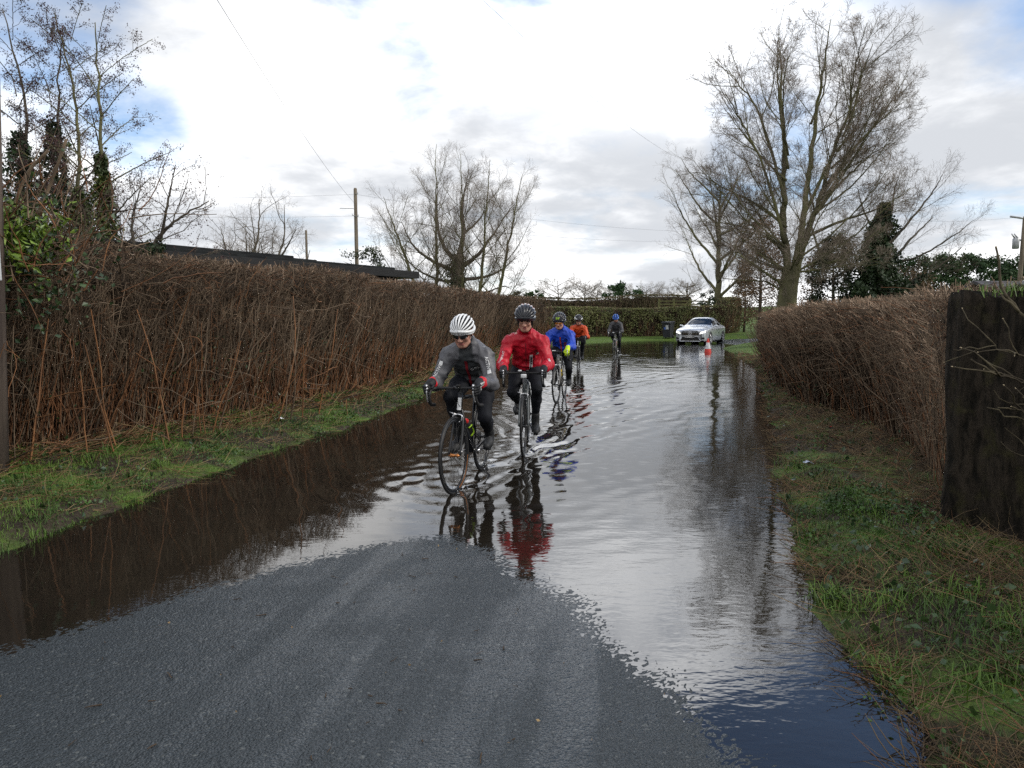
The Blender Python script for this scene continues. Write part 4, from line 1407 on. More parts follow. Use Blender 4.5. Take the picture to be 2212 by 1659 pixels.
# flat-roofed black shed behind the left hedge
A = np.array([-9.4, 18.15]); B = np.array([-3.75, 27.2])
dv = B - A; Ls = np.linalg.norm(dv); dv = dv / Ls
shed = thing('shed', 'long black flat-roofed shed showing above the left hedge', 'shed', (float(A[0]), float(A[1]), 0.15), math.atan2(dv[1], dv[0]))
zr = 3.02
v, f = boxv((Ls / 2 - 0.25, 2.6, (zr - 0.25) / 2), (Ls - 0.9, 4.8, zr - 0.25))
Geo().add(v, f).build('wall', [M_BLACKWOOD], shed, False)
g = Geo()
v, f = boxv((Ls / 2, 2.5, zr - 0.11), (Ls, 5.6, 0.26), bevel=0.01); g.add(v, f)
Geo_f = g.build('fascia', [M_BLACKWOOD], shed, False)
g = Geo()
v, f = boxv((Ls / 2 - 0.55, 2.5, zr + 0.06), (Ls - 1.5, 5.5, 0.075), bevel=0.01); g.add(v, f)
v, f = boxv((Ls / 2 - 2.2, 2.7, zr + 0.135), (Ls - 4.8, 5.0, 0.07), bevel=0.01); g.add(v, f)
v, f = boxv((1.4, 2.7, zr + 0.21), (7.6, 4.8, 0.07), bevel=0.01); g.add(v, f)
g.build('roof', [M_FELT], shed, False)
v, f = tube([(Ls - 2.7, -0.18, zr - 0.38), (Ls - 0.5, -0.18, zr - 0.42), (Ls + 0.12, -0.18, zr - 0.43)], 0.035, 8)
Geo().add(v, f).build('gutter_pipe', [M_PIPE], shed)


def pole(name, label, base, H, r0, mat_, group=None, taper=0.75, lean=(0, 0)):
    root = thing(name, label, 'pole', base, group=group)
    v, f = tube([(0, 0, -0.4), (lean[0] * 0.5, lean[1] * 0.5, H * 0.5), (lean[0], lean[1], H - 0.06), (lean[0], lean[1], H)], [r0, r0 * (1 + taper) / 2, r0 * taper, r0 * taper * 0.7], 14)
    Geo().add(v, f).build('pole_shaft', [mat_], root)
    return root


b = place(773, 41)
HP = topz(406, 41) - b[2]
p1 = pole('utility_pole', 'tall weathered wooden pole rising behind the shed roof', b, HP, 0.125, M_POLEW)
g = Geo()
for dz, sx in ((0.35, 1), (1.55, -1), (1.6, 1)):
    v, f = tube([(0, -0.1, HP - dz), (0.16 * sx, -0.14, HP - dz), (0.17 * sx, -0.14, HP - dz + 0.1)], 0.022, 6)
    Geo().add(v, f).build('bracket', [M_METAL], p1)
v, f = tube([(-0.12, 0, HP - 1.15), (-0.9, 0, HP - 1.12)], 0.018, 6)
Geo().add(v, f).build('arm', [M_METAL], p1)
b2 = place(666, 70)
pole('utility_pole', 'thin distant pole to the right of the spreading skyline oak', b2, topz(497, 70) - b2[2], 0.14, M_POLEW)
b3 = place(2196, 46)
HP3 = topz(467, 46) - b3[2]
p3 = pole('utility_pole', 'pole with a grey transformer standing on the far right skyline', b3, HP3, 0.15, M_POLEW, lean=(0.12, 0))
g = Geo()
v, f = boxv((-0.08, 0, HP3 - 0.12), (1.5, 0.1, 0.1), Matrix.Rotation(R(8), 4, 'Y')); g.add(v, f)
g.build('crossarm', [M_METAL], p3)
g = Geo()
v, f = lathe([(0.0, 0), (0.17, 0.0), (0.2, 0.05), (0.2, 0.62), (0.14, 0.7), (0.0, 0.72)], 14); g.add(v + [-0.36, 0, HP3 - 2.05], f)
v, f = boxv((-0.13, 0, HP3 - 1.5), (0.3, 0.08, 0.1)); g.add(v, f)
for dx in (-0.45, -0.28):
    v, f = tube([(dx, 0, HP3 - 1.36), (dx - 0.22, 0, HP3 - 1.1)], [0.05, 0.03], 8); g.add(v, f)
g.build('transformer', [M_METAL], p3)

# roadside pole at the left edge with a white plate fixed to it
b4 = (-4.61, 6.12, float(gz_at(-4.61, 6.12)))
p4_ = pole('utility_pole', 'dark roadside pole at the left edge with a white plate on it', b4, 7.6, 0.155, M_POLED, lean=(0.40, 0.0), taper=0.8)
g = Geo()
v, f = boxv((0.225, -0.19, 1.86), (0.30, 0.05, 0.42), bevel=0.012); g.add(v, f)
g.build('plate', [M_WHITE], p4_, False)
for dz in (0.08, -0.1):
    v, f = boxv((0.225, -0.2155, 1.86 + dz), (0.22, 0.004, 0.05))
    Geo().add(v, f).build('plate_ridge', [M_PIPE], p4_, False)


def cable(name, label, a, b_, sag, r=0.012, group=None):
    a, b_ = np.array(a, float), np.array(b_, float)
    t = np.linspace(0, 1, 24)[:, None]
    p = a + (b_ - a) * t - np.array([0, 0, 1.0]) * sag * 4 * t * (1 - t)
    v, f = tube(p, r, 6)
    o = Geo().add(v, f).build(name, [M_WIRE])
    return tag(o, label, 'cable', group)


tp = np.array([b[0], b[1], b[2] + HP])
near1 = P(470, -30, 14.0)
cable('overhead_cable', 'overhead cable running from the top left of the sky down to the shed pole', near1 + (near1 - tp) * 0.15, tp - [0, 0, 0.9], 0.35, 0.0055)
n2_ = P(1030, -30, 15.0)
e2 = P(1475, 345, 52)
cable('overhead_cable', 'overhead cable slanting across the middle sky towards the tallest tree', n2_ + (n2_ - e2) * 0.1, e2, 0.5, 0.0042)
for dz, lab in ((0.35, 'upper level cable crossing the sky to the left of the shed pole'), (1.55, 'lower level cable crossing the sky to the left of the shed pole')):
    e = P(380, 418 + (dz - 0.35) * 20, 44)
    cable('overhead_cable', lab, tp - [0, 0, dz], e + (e - tp) * 0.6, 0.15, 0.0045)
for dz, lab in ((0.35, 'upper cable running from the shed pole to the right behind the middle trees'), (1.6, 'lower cable running from the shed pole to the right behind the middle trees')):
    e = P(1480, 500 + (dz - 0.35) * 18, 62)
    cable('overhead_cable', lab, tp - [0, 0, dz], e, 0.35, 0.005)
t3 = np.array([b3[0] + 0.12, b3[1], b3[2] + HP3])
cable('overhead_cable', 'cable running left from the top of the transformer pole', t3 - [0.3, 0, 0.05], P(1900, 470, 60), 0.3, 0.005)
cable('overhead_cable', 'cable running left from the transformer level of the right pole', t3 - [0, 0, 1.5], P(1900, 540, 60), 0.25, 0.005)

# slate roof of a house beyond the right hedge
hb = (14.7, 22.8)
hz = float(gz_at(*hb))
house = thing('house', 'low building with a dark slate roof peeping over the right hedge', 'house', (hb[0], hb[1], hz), R(8))
g = Geo()
v, f = boxv((2.5, 0, 0.95), (4.4, 3.0, 1.9)); g.add(v, f)
g.build('wall', [mat('house_brick', (0.24, 0.12, 0.08), (0.17, 0.08, 0.055), 0.85, 0.2, 12)], house, False)
zt = topz(607, 23) - hz
V = np.array([(0, -1.75, 1.8), (5, -1.75, 1.8), (5, 0, zt), (0, 0, zt), (0, 1.75, 1.8), (5, 1.75, 1.8),
              (0, -1.75, 1.72), (5, -1.75, 1.72), (5, 0, zt - 0.1), (0, 0, zt - 0.1), (0, 1.75, 1.72), (5, 1.75, 1.72)], float)
Fq = np.array([(0, 1, 2, 3), (3, 2, 5, 4), (7, 6, 9, 8), (8, 9, 10, 11), (0, 6, 7, 1), (4, 5, 11, 10), (0, 3, 9, 6), (3, 4, 10, 9), (1, 7, 8, 2), (2, 8, 11, 5)])
Geo().add(V, [Fq]).build('roof', [M_SLATE], house, False)

# wooden field gate between the hedges
ga, gb_ = P(1424, 655, 62), P(1532, 655, 62)
gz0 = float(gz_at(ga[0], 62))
gate = thing('field_gate', 'old mossy wooden five-bar gate and rails above the green hedge', 'gate', (float(ga[0]), 62.0, gz0), 0)
W = float(gb_[0] - ga[0]); zt = topz(648, 62) - gz0
g = Geo()
for k in range(5):
    v, f = boxv((W / 2, 0, zt - 0.1 - k * 0.27), (W, 0.05, 0.11), bevel=0.01); g.add(v, f)
g.build('rail', [M_GATE], gate, False)
for x in (0.0, W * 0.3, W * 0.62, W):
    v, f = boxv((x, 0.06, zt / 2 - 0.1), (0.17, 0.15, zt + 0.4), bevel=0.015)
    Geo().add(v, f).build('gate_post', [M_GATE], gate, False)
g = Geo()
v, f = tube([(W * 0.32, -0.04, zt - 1.2), (W * 0.6, -0.04, zt - 0.1)], 0.045, 6); g.add(v, f)
g.build('brace', [M_GATE], gate, False)

# ---- the old stump on the right, grass growing on its sawn top
def stump_mat():
    m = bpy.data.materials.new('rotten_stump_bark')
    m.use_nodes = True
    t = NT(m.node_tree)
    bs = t.n['Principled BSDF']
    bs.inputs['Roughness'].default_value = 0.9
    bs.inputs['Specular IOR Level'].default_value = 0.15
    tcn = t.new('ShaderNodeTexCoord')
    mp = t.new('ShaderNodeMapping'); mp.inputs['Scale'].default_value = (11, 11, 3.2)
    t.l.new(tcn.outputs['Object'], mp.inputs[0])
    a = t.noise(mp.outputs[0], 1.6, 7, 0.65, 0.4)
    c = t.noise(tcn.outputs['Object'], 5.0, 6, 0.6)
    c1 = t.mix(t.smooth(a, 0.35, 0.62), (0.008, 0.007, 0.005), (0.038, 0.030, 0.022))
    c2 = t.mix(t.smooth(c, 0.52, 0.72), c1, (0.045, 0.040, 0.018))
    t.l.new(c2, bs.inputs['Base Color'])
    bn = t.new('ShaderNodeBump'); bn.inputs['Strength'].default_value = 1.0; bn.inputs['Distance'].default_value = 0.05
    t.l.new(a, bn.inputs['Height']); t.l.new(bn.outputs[0], bs.inputs['Normal'])
    return m


sx, sy = 3.53, 4.66
szb = float(gz_at(sx, sy))
stump = thing('tree_stump', 'thick dark rotting stump topped with grass at the right edge', 'tree stump', (sx, sy, szb))
HS = topz(632, 4.22) - szb
na, nz = 96, 44
an = np.arange(na) * 2 * math.pi / na
zz_ = np.linspace(-0.12, HS, nz)
AA, ZZ = np.meshgrid(an, zz_)
e = 4.5
rr = 0.47 / (np.abs(np.cos(AA - 0.35)) ** e + np.abs(np.sin(AA - 0.35)) ** e) ** (1 / e)
rr = rr * (1 + 0.03 * np.sin(5 * AA + 0.6 * np.sin(ZZ * 2)) + 0.022 * np.sin(11 * AA + 1.1 * np.sin(ZZ * 1.3 + 2)) + 0.03 * (vnoise(AA * 13 + 5, ZZ * 2.2, 4) - 0.5) * 2 + 0.012 * (vnoise(AA * 30, ZZ * 7, 6) - 0.5) * 2)
rr = rr * (1.0 - 0.045 * (1 - ZZ / HS)) 
Vs = np.stack([rr * np.cos(AA), rr * np.sin(AA), ZZ], -1)
Vs[-1, :, 2] += 0.02 * np.sin(an * 7) + 0.015 * rng.normal(size=na)
Vs = Vs.reshape(-1, 3)
q = np.array([(i * na + s, i * na + (s + 1) % na, (i + 1) * na + (s + 1) % na, (i + 1) * na + s) for i in range(nz - 1) for s in range(na)])
cV = np.array([[0, 0, HS - 0.02]])
tri = np.array([((nz - 1) * na + s, (nz - 1) * na + (s + 1) % na, nz * na) for s in range(na)])
Geo().add(np.vstack([Vs, cV]), [q, tri]).build('bark', [stump_mat()], stump)
pp = np.column_stack([rng.normal(0, 0.24, (900, 2)), np.full(900, HS - 0.02)])
pp = pp[(np.abs(pp[:, 0]) < 0.42) & (np.abs(pp[:, 1]) < 0.42)]
pp[:, 1] -= 0.12; pp[:, 0] -= 0.08
V, F = blades(pp, 0.11, 0.005, rng.uniform(0.2, 1.2, len(pp)))
o = Geo().add(V, F).build('grass_tuft', [M_GRASS], stump); o['kind'] = 'stuff'

# bramble branches reaching across the stump
M_LICHEN = mat('lichened_branch', (0.10, 0.084, 0.052), (0.045, 0.036, 0.025), 0.85, 0.2, 9.0)
M_CUT = mat('cut_end', (0.42, 0.34, 0.22), None, 0.8)
NH = Path([(4.25, 5.1), (3.95, 3.9), (3.55, 2.4), (3.2, 0.6), (2.9, -1.5), (2.6, -4.5)])  # hedge added out of view to keep the sun off the right verge
br = hedge('hedge', 'added out-of-view hawthorn hedge shading the right verge, its lichened bare branches in front of the dark stump', NH, -1, 1.2, lambda s: 1.62 + 0.05 * np.sin(s * 1.7), 1500, 5200, 1200, 200, power=0.4,
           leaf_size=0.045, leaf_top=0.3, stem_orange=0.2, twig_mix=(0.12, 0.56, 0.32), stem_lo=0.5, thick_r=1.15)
bx0 = np.array([3.14, 4.0, float(gz_at(3.14, 4.0))])
g = Geo()
main = [([(0.35, 0.0, 0.0), (0.30, -0.02, 0.5), (0.20, 0.0, 0.95), (0.02, 0.02, 1.28), (-0.18, 0.04, 1.55), (-0.33, 0.1, 1.80)], 0.019),
        ([(0.25, 0.0, 0.75), (0.05, -0.05, 1.02), (-0.18, -0.06, 1.18), (-0.36, -0.04, 1.22), (-0.55, 0, 1.34)], 0.013),
        ([(0.30, 0.0, 0.55), (0.10, 0.02, 0.82), (-0.12, 0.03, 0.96), (-0.38, 0.0, 1.02)], 0.012),
        ([(0.2, 0.0, 0.95), (0.16, 0.05, 1.35), (0.24, 0.1, 1.62), (0.12, 0.1, 1.86)], 0.013),
        ([(0.22, 0.0, 1.1), (0.36, 0.02, 1.5), (0.30, 0.05, 1.85)], 0.012),
        ([(0.34, 0, 0.3), (0.1, -0.06, 0.5), (-0.2, -0.05, 0.9), (-0.44, 0.0, 1.02)], 0.010),
        ([(0.02, 0.02, 1.28), (-0.2, 0.0, 1.34), (-0.42, 0.02, 1.42), (-0.62, 0.05, 1.40)], 0.009)]
for pts, r0 in main:
    q = smooth_pts(pts, 5) * np.array([1, 1, 0.86]) + bx0
    q[1:-1] += rng.normal(0, 0.008, (len(q) - 2, 3))
    v, f = tube(q, np.linspace(r0 * 0.75, r0 * 0.35, len(q)), 7); g.add(v, f, 0)
    for j in range(5):
        i = rng.integers(len(q) // 3, len(q) - 1)
        d = nrm((q[i] - q[i - 1]) + rng.normal(0, 0.012, 3) + np.array([-0.006, 0, 0.012]))
        l = rng.uniform(0.10, 0.34)
        w = curvy(q[i][None], d[None], l, 5, 0.22, 0.05)[0]
        v, f = tube(w, np.linspace(r0 * 0.45, r0 * 0.28, 5), 6); g.add(v, f, 0)
        e_ = w[-1] + (w[-1] - w[-2]) * 0.12
        v, f = tube([w[-1], e_], [r0 * 0.3, r0 * 0.27], 6); g.add(v, f, 1)
n = 85
st_ = np.column_stack([rng.uniform(-0.15, 0.5, n), rng.normal(0.02, 0.08, n), rng.uniform(0.45, 1.62, n)]) + bx0
d = np.column_stack([rng.normal(-0.55, 0.6, n), rng.normal(-0.1, 0.35, n), rng.normal(0.45, 0.5, n)])
pl = curvy(st_, d, rng.uniform(0.12, 0.42, n), 6, 0.28, 0.05)
V, F = tubes(pl, rng.uniform(0.0022, 0.0055, n)[:, None] * np.linspace(1.1, 0.55, 6)[None], 5)
g.add(V, [F], 0)
g.build('branch', [M_LICHEN, M_CUT], br)

# ivy and laurel bush overgrowing the hedge end by the left pole
lb = thing('laurel_bush', 'bright green leafy laurel and ivy clump by the left pole above the hedge', 'bush', (-4.75, 6.6, 1.75))
c = rng.normal(0, 1, (1700, 3)) * np.array([0.22, 0.18, 0.15]) + np.array([0.10, -0.05, 0.48])
V, F = leaves(c, 0.085, -0.9, 0.42)
Geo().add(V, [F]).build('foliage', [M_LEAF], lb, smooth=False)
c = rng.normal(0, 1, (900, 3)) * np.array([0.33, 0.22, 0.34]) + np.array([0.15, 0.1, 0.30])
V, F = leaves(c, 0.06, -0.4, 0.8)
Geo().add(V, [F]).build('ivy', [M_IVY], lb, smooth=False)
n = 260
st_ = np.column_stack([rng.normal(0.25, 0.45, n), rng.normal(0.0, 0.2, n), rng.uniform(-0.1, 0.9, n)])
d = np.column_stack([rng.normal(0.35, 0.7, n), rng.normal(-0.2, 0.4, n), rng.normal(0.7, 0.5, n)])
pl = curvy(st_, d, rng.uniform(0.25, 0.8, n), 6, 0.16, 0.02)
V, F = tubes(pl, rng.uniform(0.003, 0.008, n)[:, None] * np.linspace(1.1, 0.5, 6)[None], 4)
g = Geo().add(V, [F], np.repeat(rng.choice([0, 1, 2], n, p=[0.35, 0.45, 0.2]), 20))
for pts in ([(0.1, 0, -0.2), (0.35, 0, 0.5), (0.55, 0, 0.95), (0.72, 0, 1.35)], [(0.2, 0, -0.2), (0.15, 0, 0.5), (0.32, 0, 1.0), (0.55, 0, 1.25)]):
    v, f = tube(smooth_pts(pts, 5), 0.013, 6); g.add(v, f, 1)
g.build('branch', [M_STEM, M_TWIG, M_DARK], lb)

# long loose canes leaning out of the near end of the left hedge
ca = thing('bramble_canes', 'long orange canes leaning out of the near end of the tall left hedge', 'bramble', (-4.5, 6.3, 0.15))
g = Geo()
n = 34
x = rng.uniform(-0.9, 2.0, n)
st_ = np.column_stack([x, 0.15 + x * 2.45 * 0.75 + rng.normal(0, 0.12, n), np.zeros(n)])
d = np.column_stack([rng.normal(0.12, 0.16, n), rng.normal(-0.05, 0.12, n), np.ones(n)])
pl = curvy(st_, d, rng.uniform(0.7, 1.9, n), 8, 0.07, 0.02)
V, F = tubes(pl, rng.uniform(0.0045, 0.009, n)[:, None] * np.linspace(1.1, 0.6, 8)[None], 5)
g.add(V, [F], np.repeat(rng.choice([0, 1], n, p=[0.7, 0.3]), 35))
n = 110
x = rng.uniform(-0.9, 2.4, n)
st_ = np.column_stack([x, 0.1 + x * 1.8 + rng.normal(0, 0.1, n), rng.uniform(0.1, 1.9, n)])
d = np.column_stack([rng.normal(0.3, 0.9, n), rng.normal(-0.4, 0.5, n), rng.normal(0.15, 0.5, n)])
pl = curvy(st_, d, rng.uniform(0.3, 0.85, n), 8, 0.16, -0.02)
V, F = tubes(pl, rng.uniform(0.003, 0.0065, n)[:, None] * np.linspace(1.1, 0.6, 8)[None], 4)
g.add(V, [F], np.repeat(rng.choice([0, 1], n, p=[0.25, 0.75]), 28))
g.build('cane', [mat('bright_orange_cane', (0.26, 0.12, 0.05), (0.14, 0.066, 0.03), 0.65, 0.3, 3.0), M_TWIG], ca)
# ============================================================ SOLID-BODY MESHER (for riders and other soft shapes)
def vnoise3(p, s, seed=0):
    q = p * s
    i = np.floor(q).astype(np.int64); f = q - i
    f = f * f * (3 - 2 * f)

    def h(a, b, c):
        n = (a * 374761393 + b * 668265263 + c * 974634541 + seed * 144269504) & 0x7fffffff
        n = ((n ^ (n >> 13)) * 1274126177) & 0x7fffffff
        return ((n ^ (n >> 16)) & 0xffff) / 65535.0
    r = 0
    for dx in (0, 1):
        for dy in (0, 1):
            for dz in (0, 1):
                w = (f[:, 0] if dx else 1 - f[:, 0]) * (f[:, 1] if dy else 1 - f[:, 1]) * (f[:, 2] if dz else 1 - f[:, 2])
                r = r + w * h(i[:, 0] + dx, i[:, 1] + dy, i[:, 2] + dz)
    return r


class Field:
    def __init__(self):
        self.pr = []

    def cap(self, a, b, ra, rb, lab=0, k=0.03):
        self.pr.append(('c', np.array(a, float), np.array(b, float), ra, rb, lab, k)); return self

    def ell(self, c, r, rot=None, lab=0, k=0.03):
        self.pr.append(('e', np.array(c, float), np.array(r, float), None if rot is None else np.array(rot, float), 0, lab, k)); return self

    def mesh(self, h, inflate=0.0):
        lo, hi = np.full(3, 1e9), np.full(3, -1e9)
        bbs = []
        for p in self.pr:
            if p[0] == 'c':
                r = max(p[3], p[4]); a = np.minimum(p[1], p[2]) - r; b = np.maximum(p[1], p[2]) + r
            else:
                r = p[2].max(); a = p[1] - r; b = p[1] + r
            bbs.append((a - inflate, b + inflate)); lo = np.minimum(lo, a - inflate); hi = np.maximum(hi, b + inflate)
        lo = lo - 3 * h; hi = hi + 3 * h
        n = np.ceil((hi - lo) / h).astype(int) + 1
        D = np.full(n, 0.5); Lb = np.zeros(n, np.int16); Best = np.full(n, 9.0)
        for p, (a, b) in zip(self.pr, bbs):
            k = p[6]; m = k + 2 * h
            i0 = np.maximum(0, np.floor((a - m - lo) / h).astype(int)); i1 = np.minimum(n, np.ceil((b + m - lo) / h).astype(int) + 1)
            sl = tuple(slice(x, y) for x, y in zip(i0, i1))
            ax = [lo[q] + h * np.arange(i0[q], i1[q]) for q in range(3)]
            Xg, Yg, Zg = np.meshgrid(*ax, indexing='ij')
            if p[0] == 'c':
                ba = p[2] - p[1]; L2 = max(ba @ ba, 1e-9)
                t = np.clip(((Xg - p[1][0]) * ba[0] + (Yg - p[1][1]) * ba[1] + (Zg - p[1][2]) * ba[2]) / L2, 0, 1)
                d = np.sqrt((Xg - p[1][0] - t * ba[0]) ** 2 + (Yg - p[1][1] - t * ba[1]) ** 2 + (Zg - p[1][2] - t * ba[2]) ** 2) - (p[3] + (p[4] - p[3]) * t)
            else:
                Q = np.stack([Xg - p[1][0], Yg - p[1][1], Zg - p[1][2]], -1)
                if p[3] is not None:
                    Q = Q @ p[3]                # columns of rot are the local axes
                r = p[2]
                k0 = np.sqrt(((Q / r) ** 2).sum(-1)); k1 = np.sqrt(((Q / (r * r)) ** 2).sum(-1))
                d = k0 * (k0 - 1) / np.maximum(k1, 1e-6)
            d = d - inflate
            cur = D[sl]
            hh = np.clip(0.5 + 0.5 * (cur - d) / k, 0, 1)
            D[sl] = cur * (1 - hh) + d * hh - k * hh * (1 - hh)
            bs = Best[sl]; up = d < bs
            bs[up] = d[up]; Lb[sl][up] = p[5]
        return surface_nets(D, Lb, lo, h)


def surface_nets(D, Lb, o, h):
    s = D < 0
    cnt = sum(s[a:D.shape[0] - 1 + a, b:D.shape[1] - 1 + b, c:D.shape[2] - 1 + c].astype(np.int8) for a in (0, 1) for b in (0, 1) for c in (0, 1))
    act = (cnt > 0) & (cnt < 8)
    I, J, K = np.nonzero(act)
    idx = np.full(act.shape, -1, np.int64); idx[I, J, K] = np.arange(len(I))
    cor = [(a, b, c) for a in (0, 1) for b in (0, 1) for c in (0, 1)]
    val = {c: D[I + c[0], J + c[1], K + c[2]] for c in cor}
    acc = np.zeros((len(I), 3)); num = np.zeros(len(I))
    for c in cor:
        for ax in range(3):
            if c[ax] == 0:
                e = list(c); e[ax] = 1; e = tuple(e)
                da, db = val[c], val[e]
                m = (da < 0) != (db < 0)
                t = np.where(m, da / np.where(m, da - db, 1), 0)
                pos = np.tile(np.array(c, float), (len(I), 1)); pos[:, ax] += t
                acc += pos * m[:, None]; num += m
    V = o + h * (np.stack([I, J, K], 1) + acc / np.maximum(num, 1)[:, None])
    Q = []
    def quads(mask, inside, offs, flip):
        i, j, k = np.nonzero(mask)
        if len(i) == 0: return
        q = np.stack([idx[i + a, j + b, k + c] for a, b, c in offs], 1)
        ins = inside[i, j, k]
        if flip: ins = ~ins
        q[~ins] = q[~ins][:, ::-1]
        Q.append(q[(q >= 0).all(1)])
    A = s[:-1, 1:-1, 1:-1]; quads(A != s[1:, 1:-1, 1:-1], A, [(0, 0, 0), (0, 1, 0), (0, 1, 1), (0, 0, 1)], False)
    A = s[1:-1, :-1, 1:-1]; quads(A != s[1:-1, 1:, 1:-1], A, [(0, 0, 0), (1, 0, 0), (1, 0, 1), (0, 0, 1)], True)
    A = s[1:-1, 1:-1, :-1]; quads(A != s[1:-1, 1:-1, 1:], A, [(0, 0, 0), (1, 0, 0), (1, 1, 0), (0, 1, 0)], False)
    q = np.concatenate(Q)
    lab = Lb[I, J, K].astype(np.int32)
    # one gentle smoothing pass
    for _ in range(1):
        sm = np.zeros_like(V); c = np.zeros(len(V))
        for a in range(4):
            np.add.at(sm, q[:, a], V[q[:, (a + 1) % 4]]); np.add.at(c, q[:, a], 1)
            np.add.at(sm, q[:, a], V[q[:, (a + 3) % 4]]); np.add.at(c, q[:, a], 1)
        V = V * 0.5 + 0.5 * sm / np.maximum(c, 1)[:, None]
    return V, q, lab


def vnormals(V, q):
    n = np.cross(V[q[:, 2]] - V[q[:, 0]], V[q[:, 3]] - V[q[:, 1]])
    N = np.zeros_like(V)
    for a in range(4):
        np.add.at(N, q[:, a], n)
    return nrm(N)


from mathutils.bvhtree import BVHTree


def ik(a, b, l1, l2, pole):
    a, b = np.array(a, float), np.array(b, float)
    d = b - a; L = np.linalg.norm(d); L = min(L, (l1 + l2) * 0.999); u = nrm(d)
    x = (l1 * l1 - l2 * l2 + L * L) / (2 * L); y = math.sqrt(max(l1 * l1 - x * x, 0))
    p = np.array(pole, float); p = nrm(p - u * (p @ u))
    return a + u * x + p * y


# ============================================================ BICYCLES
M_TYRE = mat('tyre_rubber', (0.018, 0.018, 0.019), (0.010, 0.010, 0.011), 0.5, 0.4, 20)
M_BLACKP = mat('black_paint', (0.012, 0.013, 0.016), (0.008, 0.009, 0.011), 0.35, 0.4, 6, coat=0.15)
M_BLACKR = mat('black_rubber', (0.014, 0.014, 0.015), (0.009, 0.009, 0.010), 0.6, 0.4, 20)
M_ALLOY = mat('polished_alloy', (0.62, 0.63, 0.65), (0.5, 0.5, 0.52), 0.28, 0.5, 10, metal=0.9)
M_STEELD = mat('oily_steel', (0.13, 0.13, 0.135), (0.07, 0.065, 0.06), 0.4, 0.5, 30, metal=0.8)
M_WHITEP = mat('white_plastic', (0.78, 0.79, 0.80), (0.72, 0.73, 0.74), 0.35, 0.5, 8, coat=0.3)
M_REDP = mat('red_plastic', (0.55, 0.02, 0.02), None, 0.4)
M_LIME = mat('lime_plastic', (0.38, 0.62, 0.02), (0.28, 0.48, 0.02), 0.4)
M_COPPER = mat('copper_anodised', (0.55, 0.22, 0.07), None, 0.35, metal=0.6)
M_GREYFR = mat('grey_satin_paint', (0.10, 0.115, 0.12), (0.08, 0.09, 0.095), 0.35, 0.5, 5, coat=0.4)
M_SILVFR = mat('silver_frame_paint', (0.30, 0.29, 0.28), (0.22, 0.21, 0.20), 0.35, 0.5, 5, coat=0.4)
M_YELP = mat('yellow_label', (0.75, 0.55, 0.03), None, 0.4)
WR = 0.336


def ringprof(R0, prof, S=56):
    """closed profile [(dr, y)] round the wheel axis (y)"""
    pr = [(R0 + dr, y) for dr, y in prof]
    pr = pr + [pr[0]]
    V, F = lathe(pr, S, 'y')
    return V, F


def make_wheel(parent, name, c, xf, rear=False, rim_m=None, accent=None, spokes=24, depth=0.026):
    w = bpy.data.objects.new(name, None); COL.objects.link(w); w.parent = parent
    w.empty_display_size = 0.1
    T = np.array(xf) @ np.array(Matrix.Translation(c))
    a = np.linspace(0, 2 * math.pi, 11)[:-1]
    V, F = ringprof(WR - 0.0135, [(0.0135 * math.cos(t), 0.0135 * math.sin(t)) for t in a])
    Geo().add(V, F).build('tyre', [M_TYRE], w, xf=T)
    V, F = ringprof(WR - 0.024, [(0.0, -0.0095), (0.003, 0), (0.0, 0.0095), (-depth * 0.7, 0.0105), (-depth, 0.004), (-depth, -0.004), (-depth * 0.7, -0.0105)])
    g = Geo().add(V, F, 0)
    g.build('rim', [rim_m or M_BLACKP], w, xf=T)
    if accent:
        g = Geo()
        aa = np.linspace(math.pi + 0.15, math.pi + 1.35, 16)
        for y in (-0.0122, 0.0122):
            V = np.array([[(WR - 0.030 - dr) * math.cos(t), y, (WR - 0.030 - dr) * math.sin(t)] for t in aa for dr in (0, 0.016)])
            g.add(V, [np.array([(2 * i, 2 * i + 1, 2 * i + 3, 2 * i + 2) for i in range(15)])])
        g.build('rim_decal', [accent], w, xf=T)
    g = Geo()
    pl = []
    for i in range(spokes):
        t = 2 * math.pi * i / spokes; sd = 0.028 if i % 2 else -0.028
        t2 = t + (0.5 if (i // 2) % 2 else -0.5)
        pl.append([(0.018 * math.cos(t2), sd, 0.018 * math.sin(t2)), ((WR - 0.045) * math.cos(t), 0, (WR - 0.045) * math.sin(t))])
    V, F = tubes(np.array(pl), 0.0012, 4)
    o = g.add(V, [F]).build('spokes', [M_STEELD], w, xf=T)
    V, F = lathe([(0.0, -0.05), (0.009, -0.05), (0.011, -0.036), (0.022, -0.032), (0.014, -0.02), (0.013, 0.02), (0.022, 0.032), (0.011, 0.036), (0.009, 0.05), (0.0, 0.05)], 16, 'y')
    Geo().add(V, F).build('hub', [M_BLACKP if not accent else M_COPPER], w, xf=T)
    if rear:
        g = Geo()
        for k in range(7):
            r = 0.052 - 0.004 * k
            V, F = lathe([(0.012, -0.018 - 0.004 * k), (r, -0.018 - 0.004 * k), (r, -0.0165 - 0.004 * k), (0.012, -0.0165 - 0.004 * k)], 24, 'y'); g.add(V, F)
        g.build('cassette', [M_STEELD], w, False, xf=T)
    return w


BB = np.array([0, 0, 0.275]); RH_ = np.array([-0.412, 0, WR]); FH_ = np.array([0.582, 0, WR])
HT, HB = np.array([0.382, 0, 0.845]), np.array([0.424, 0, 0.70])
SAXIS = nrm(HT - HB)


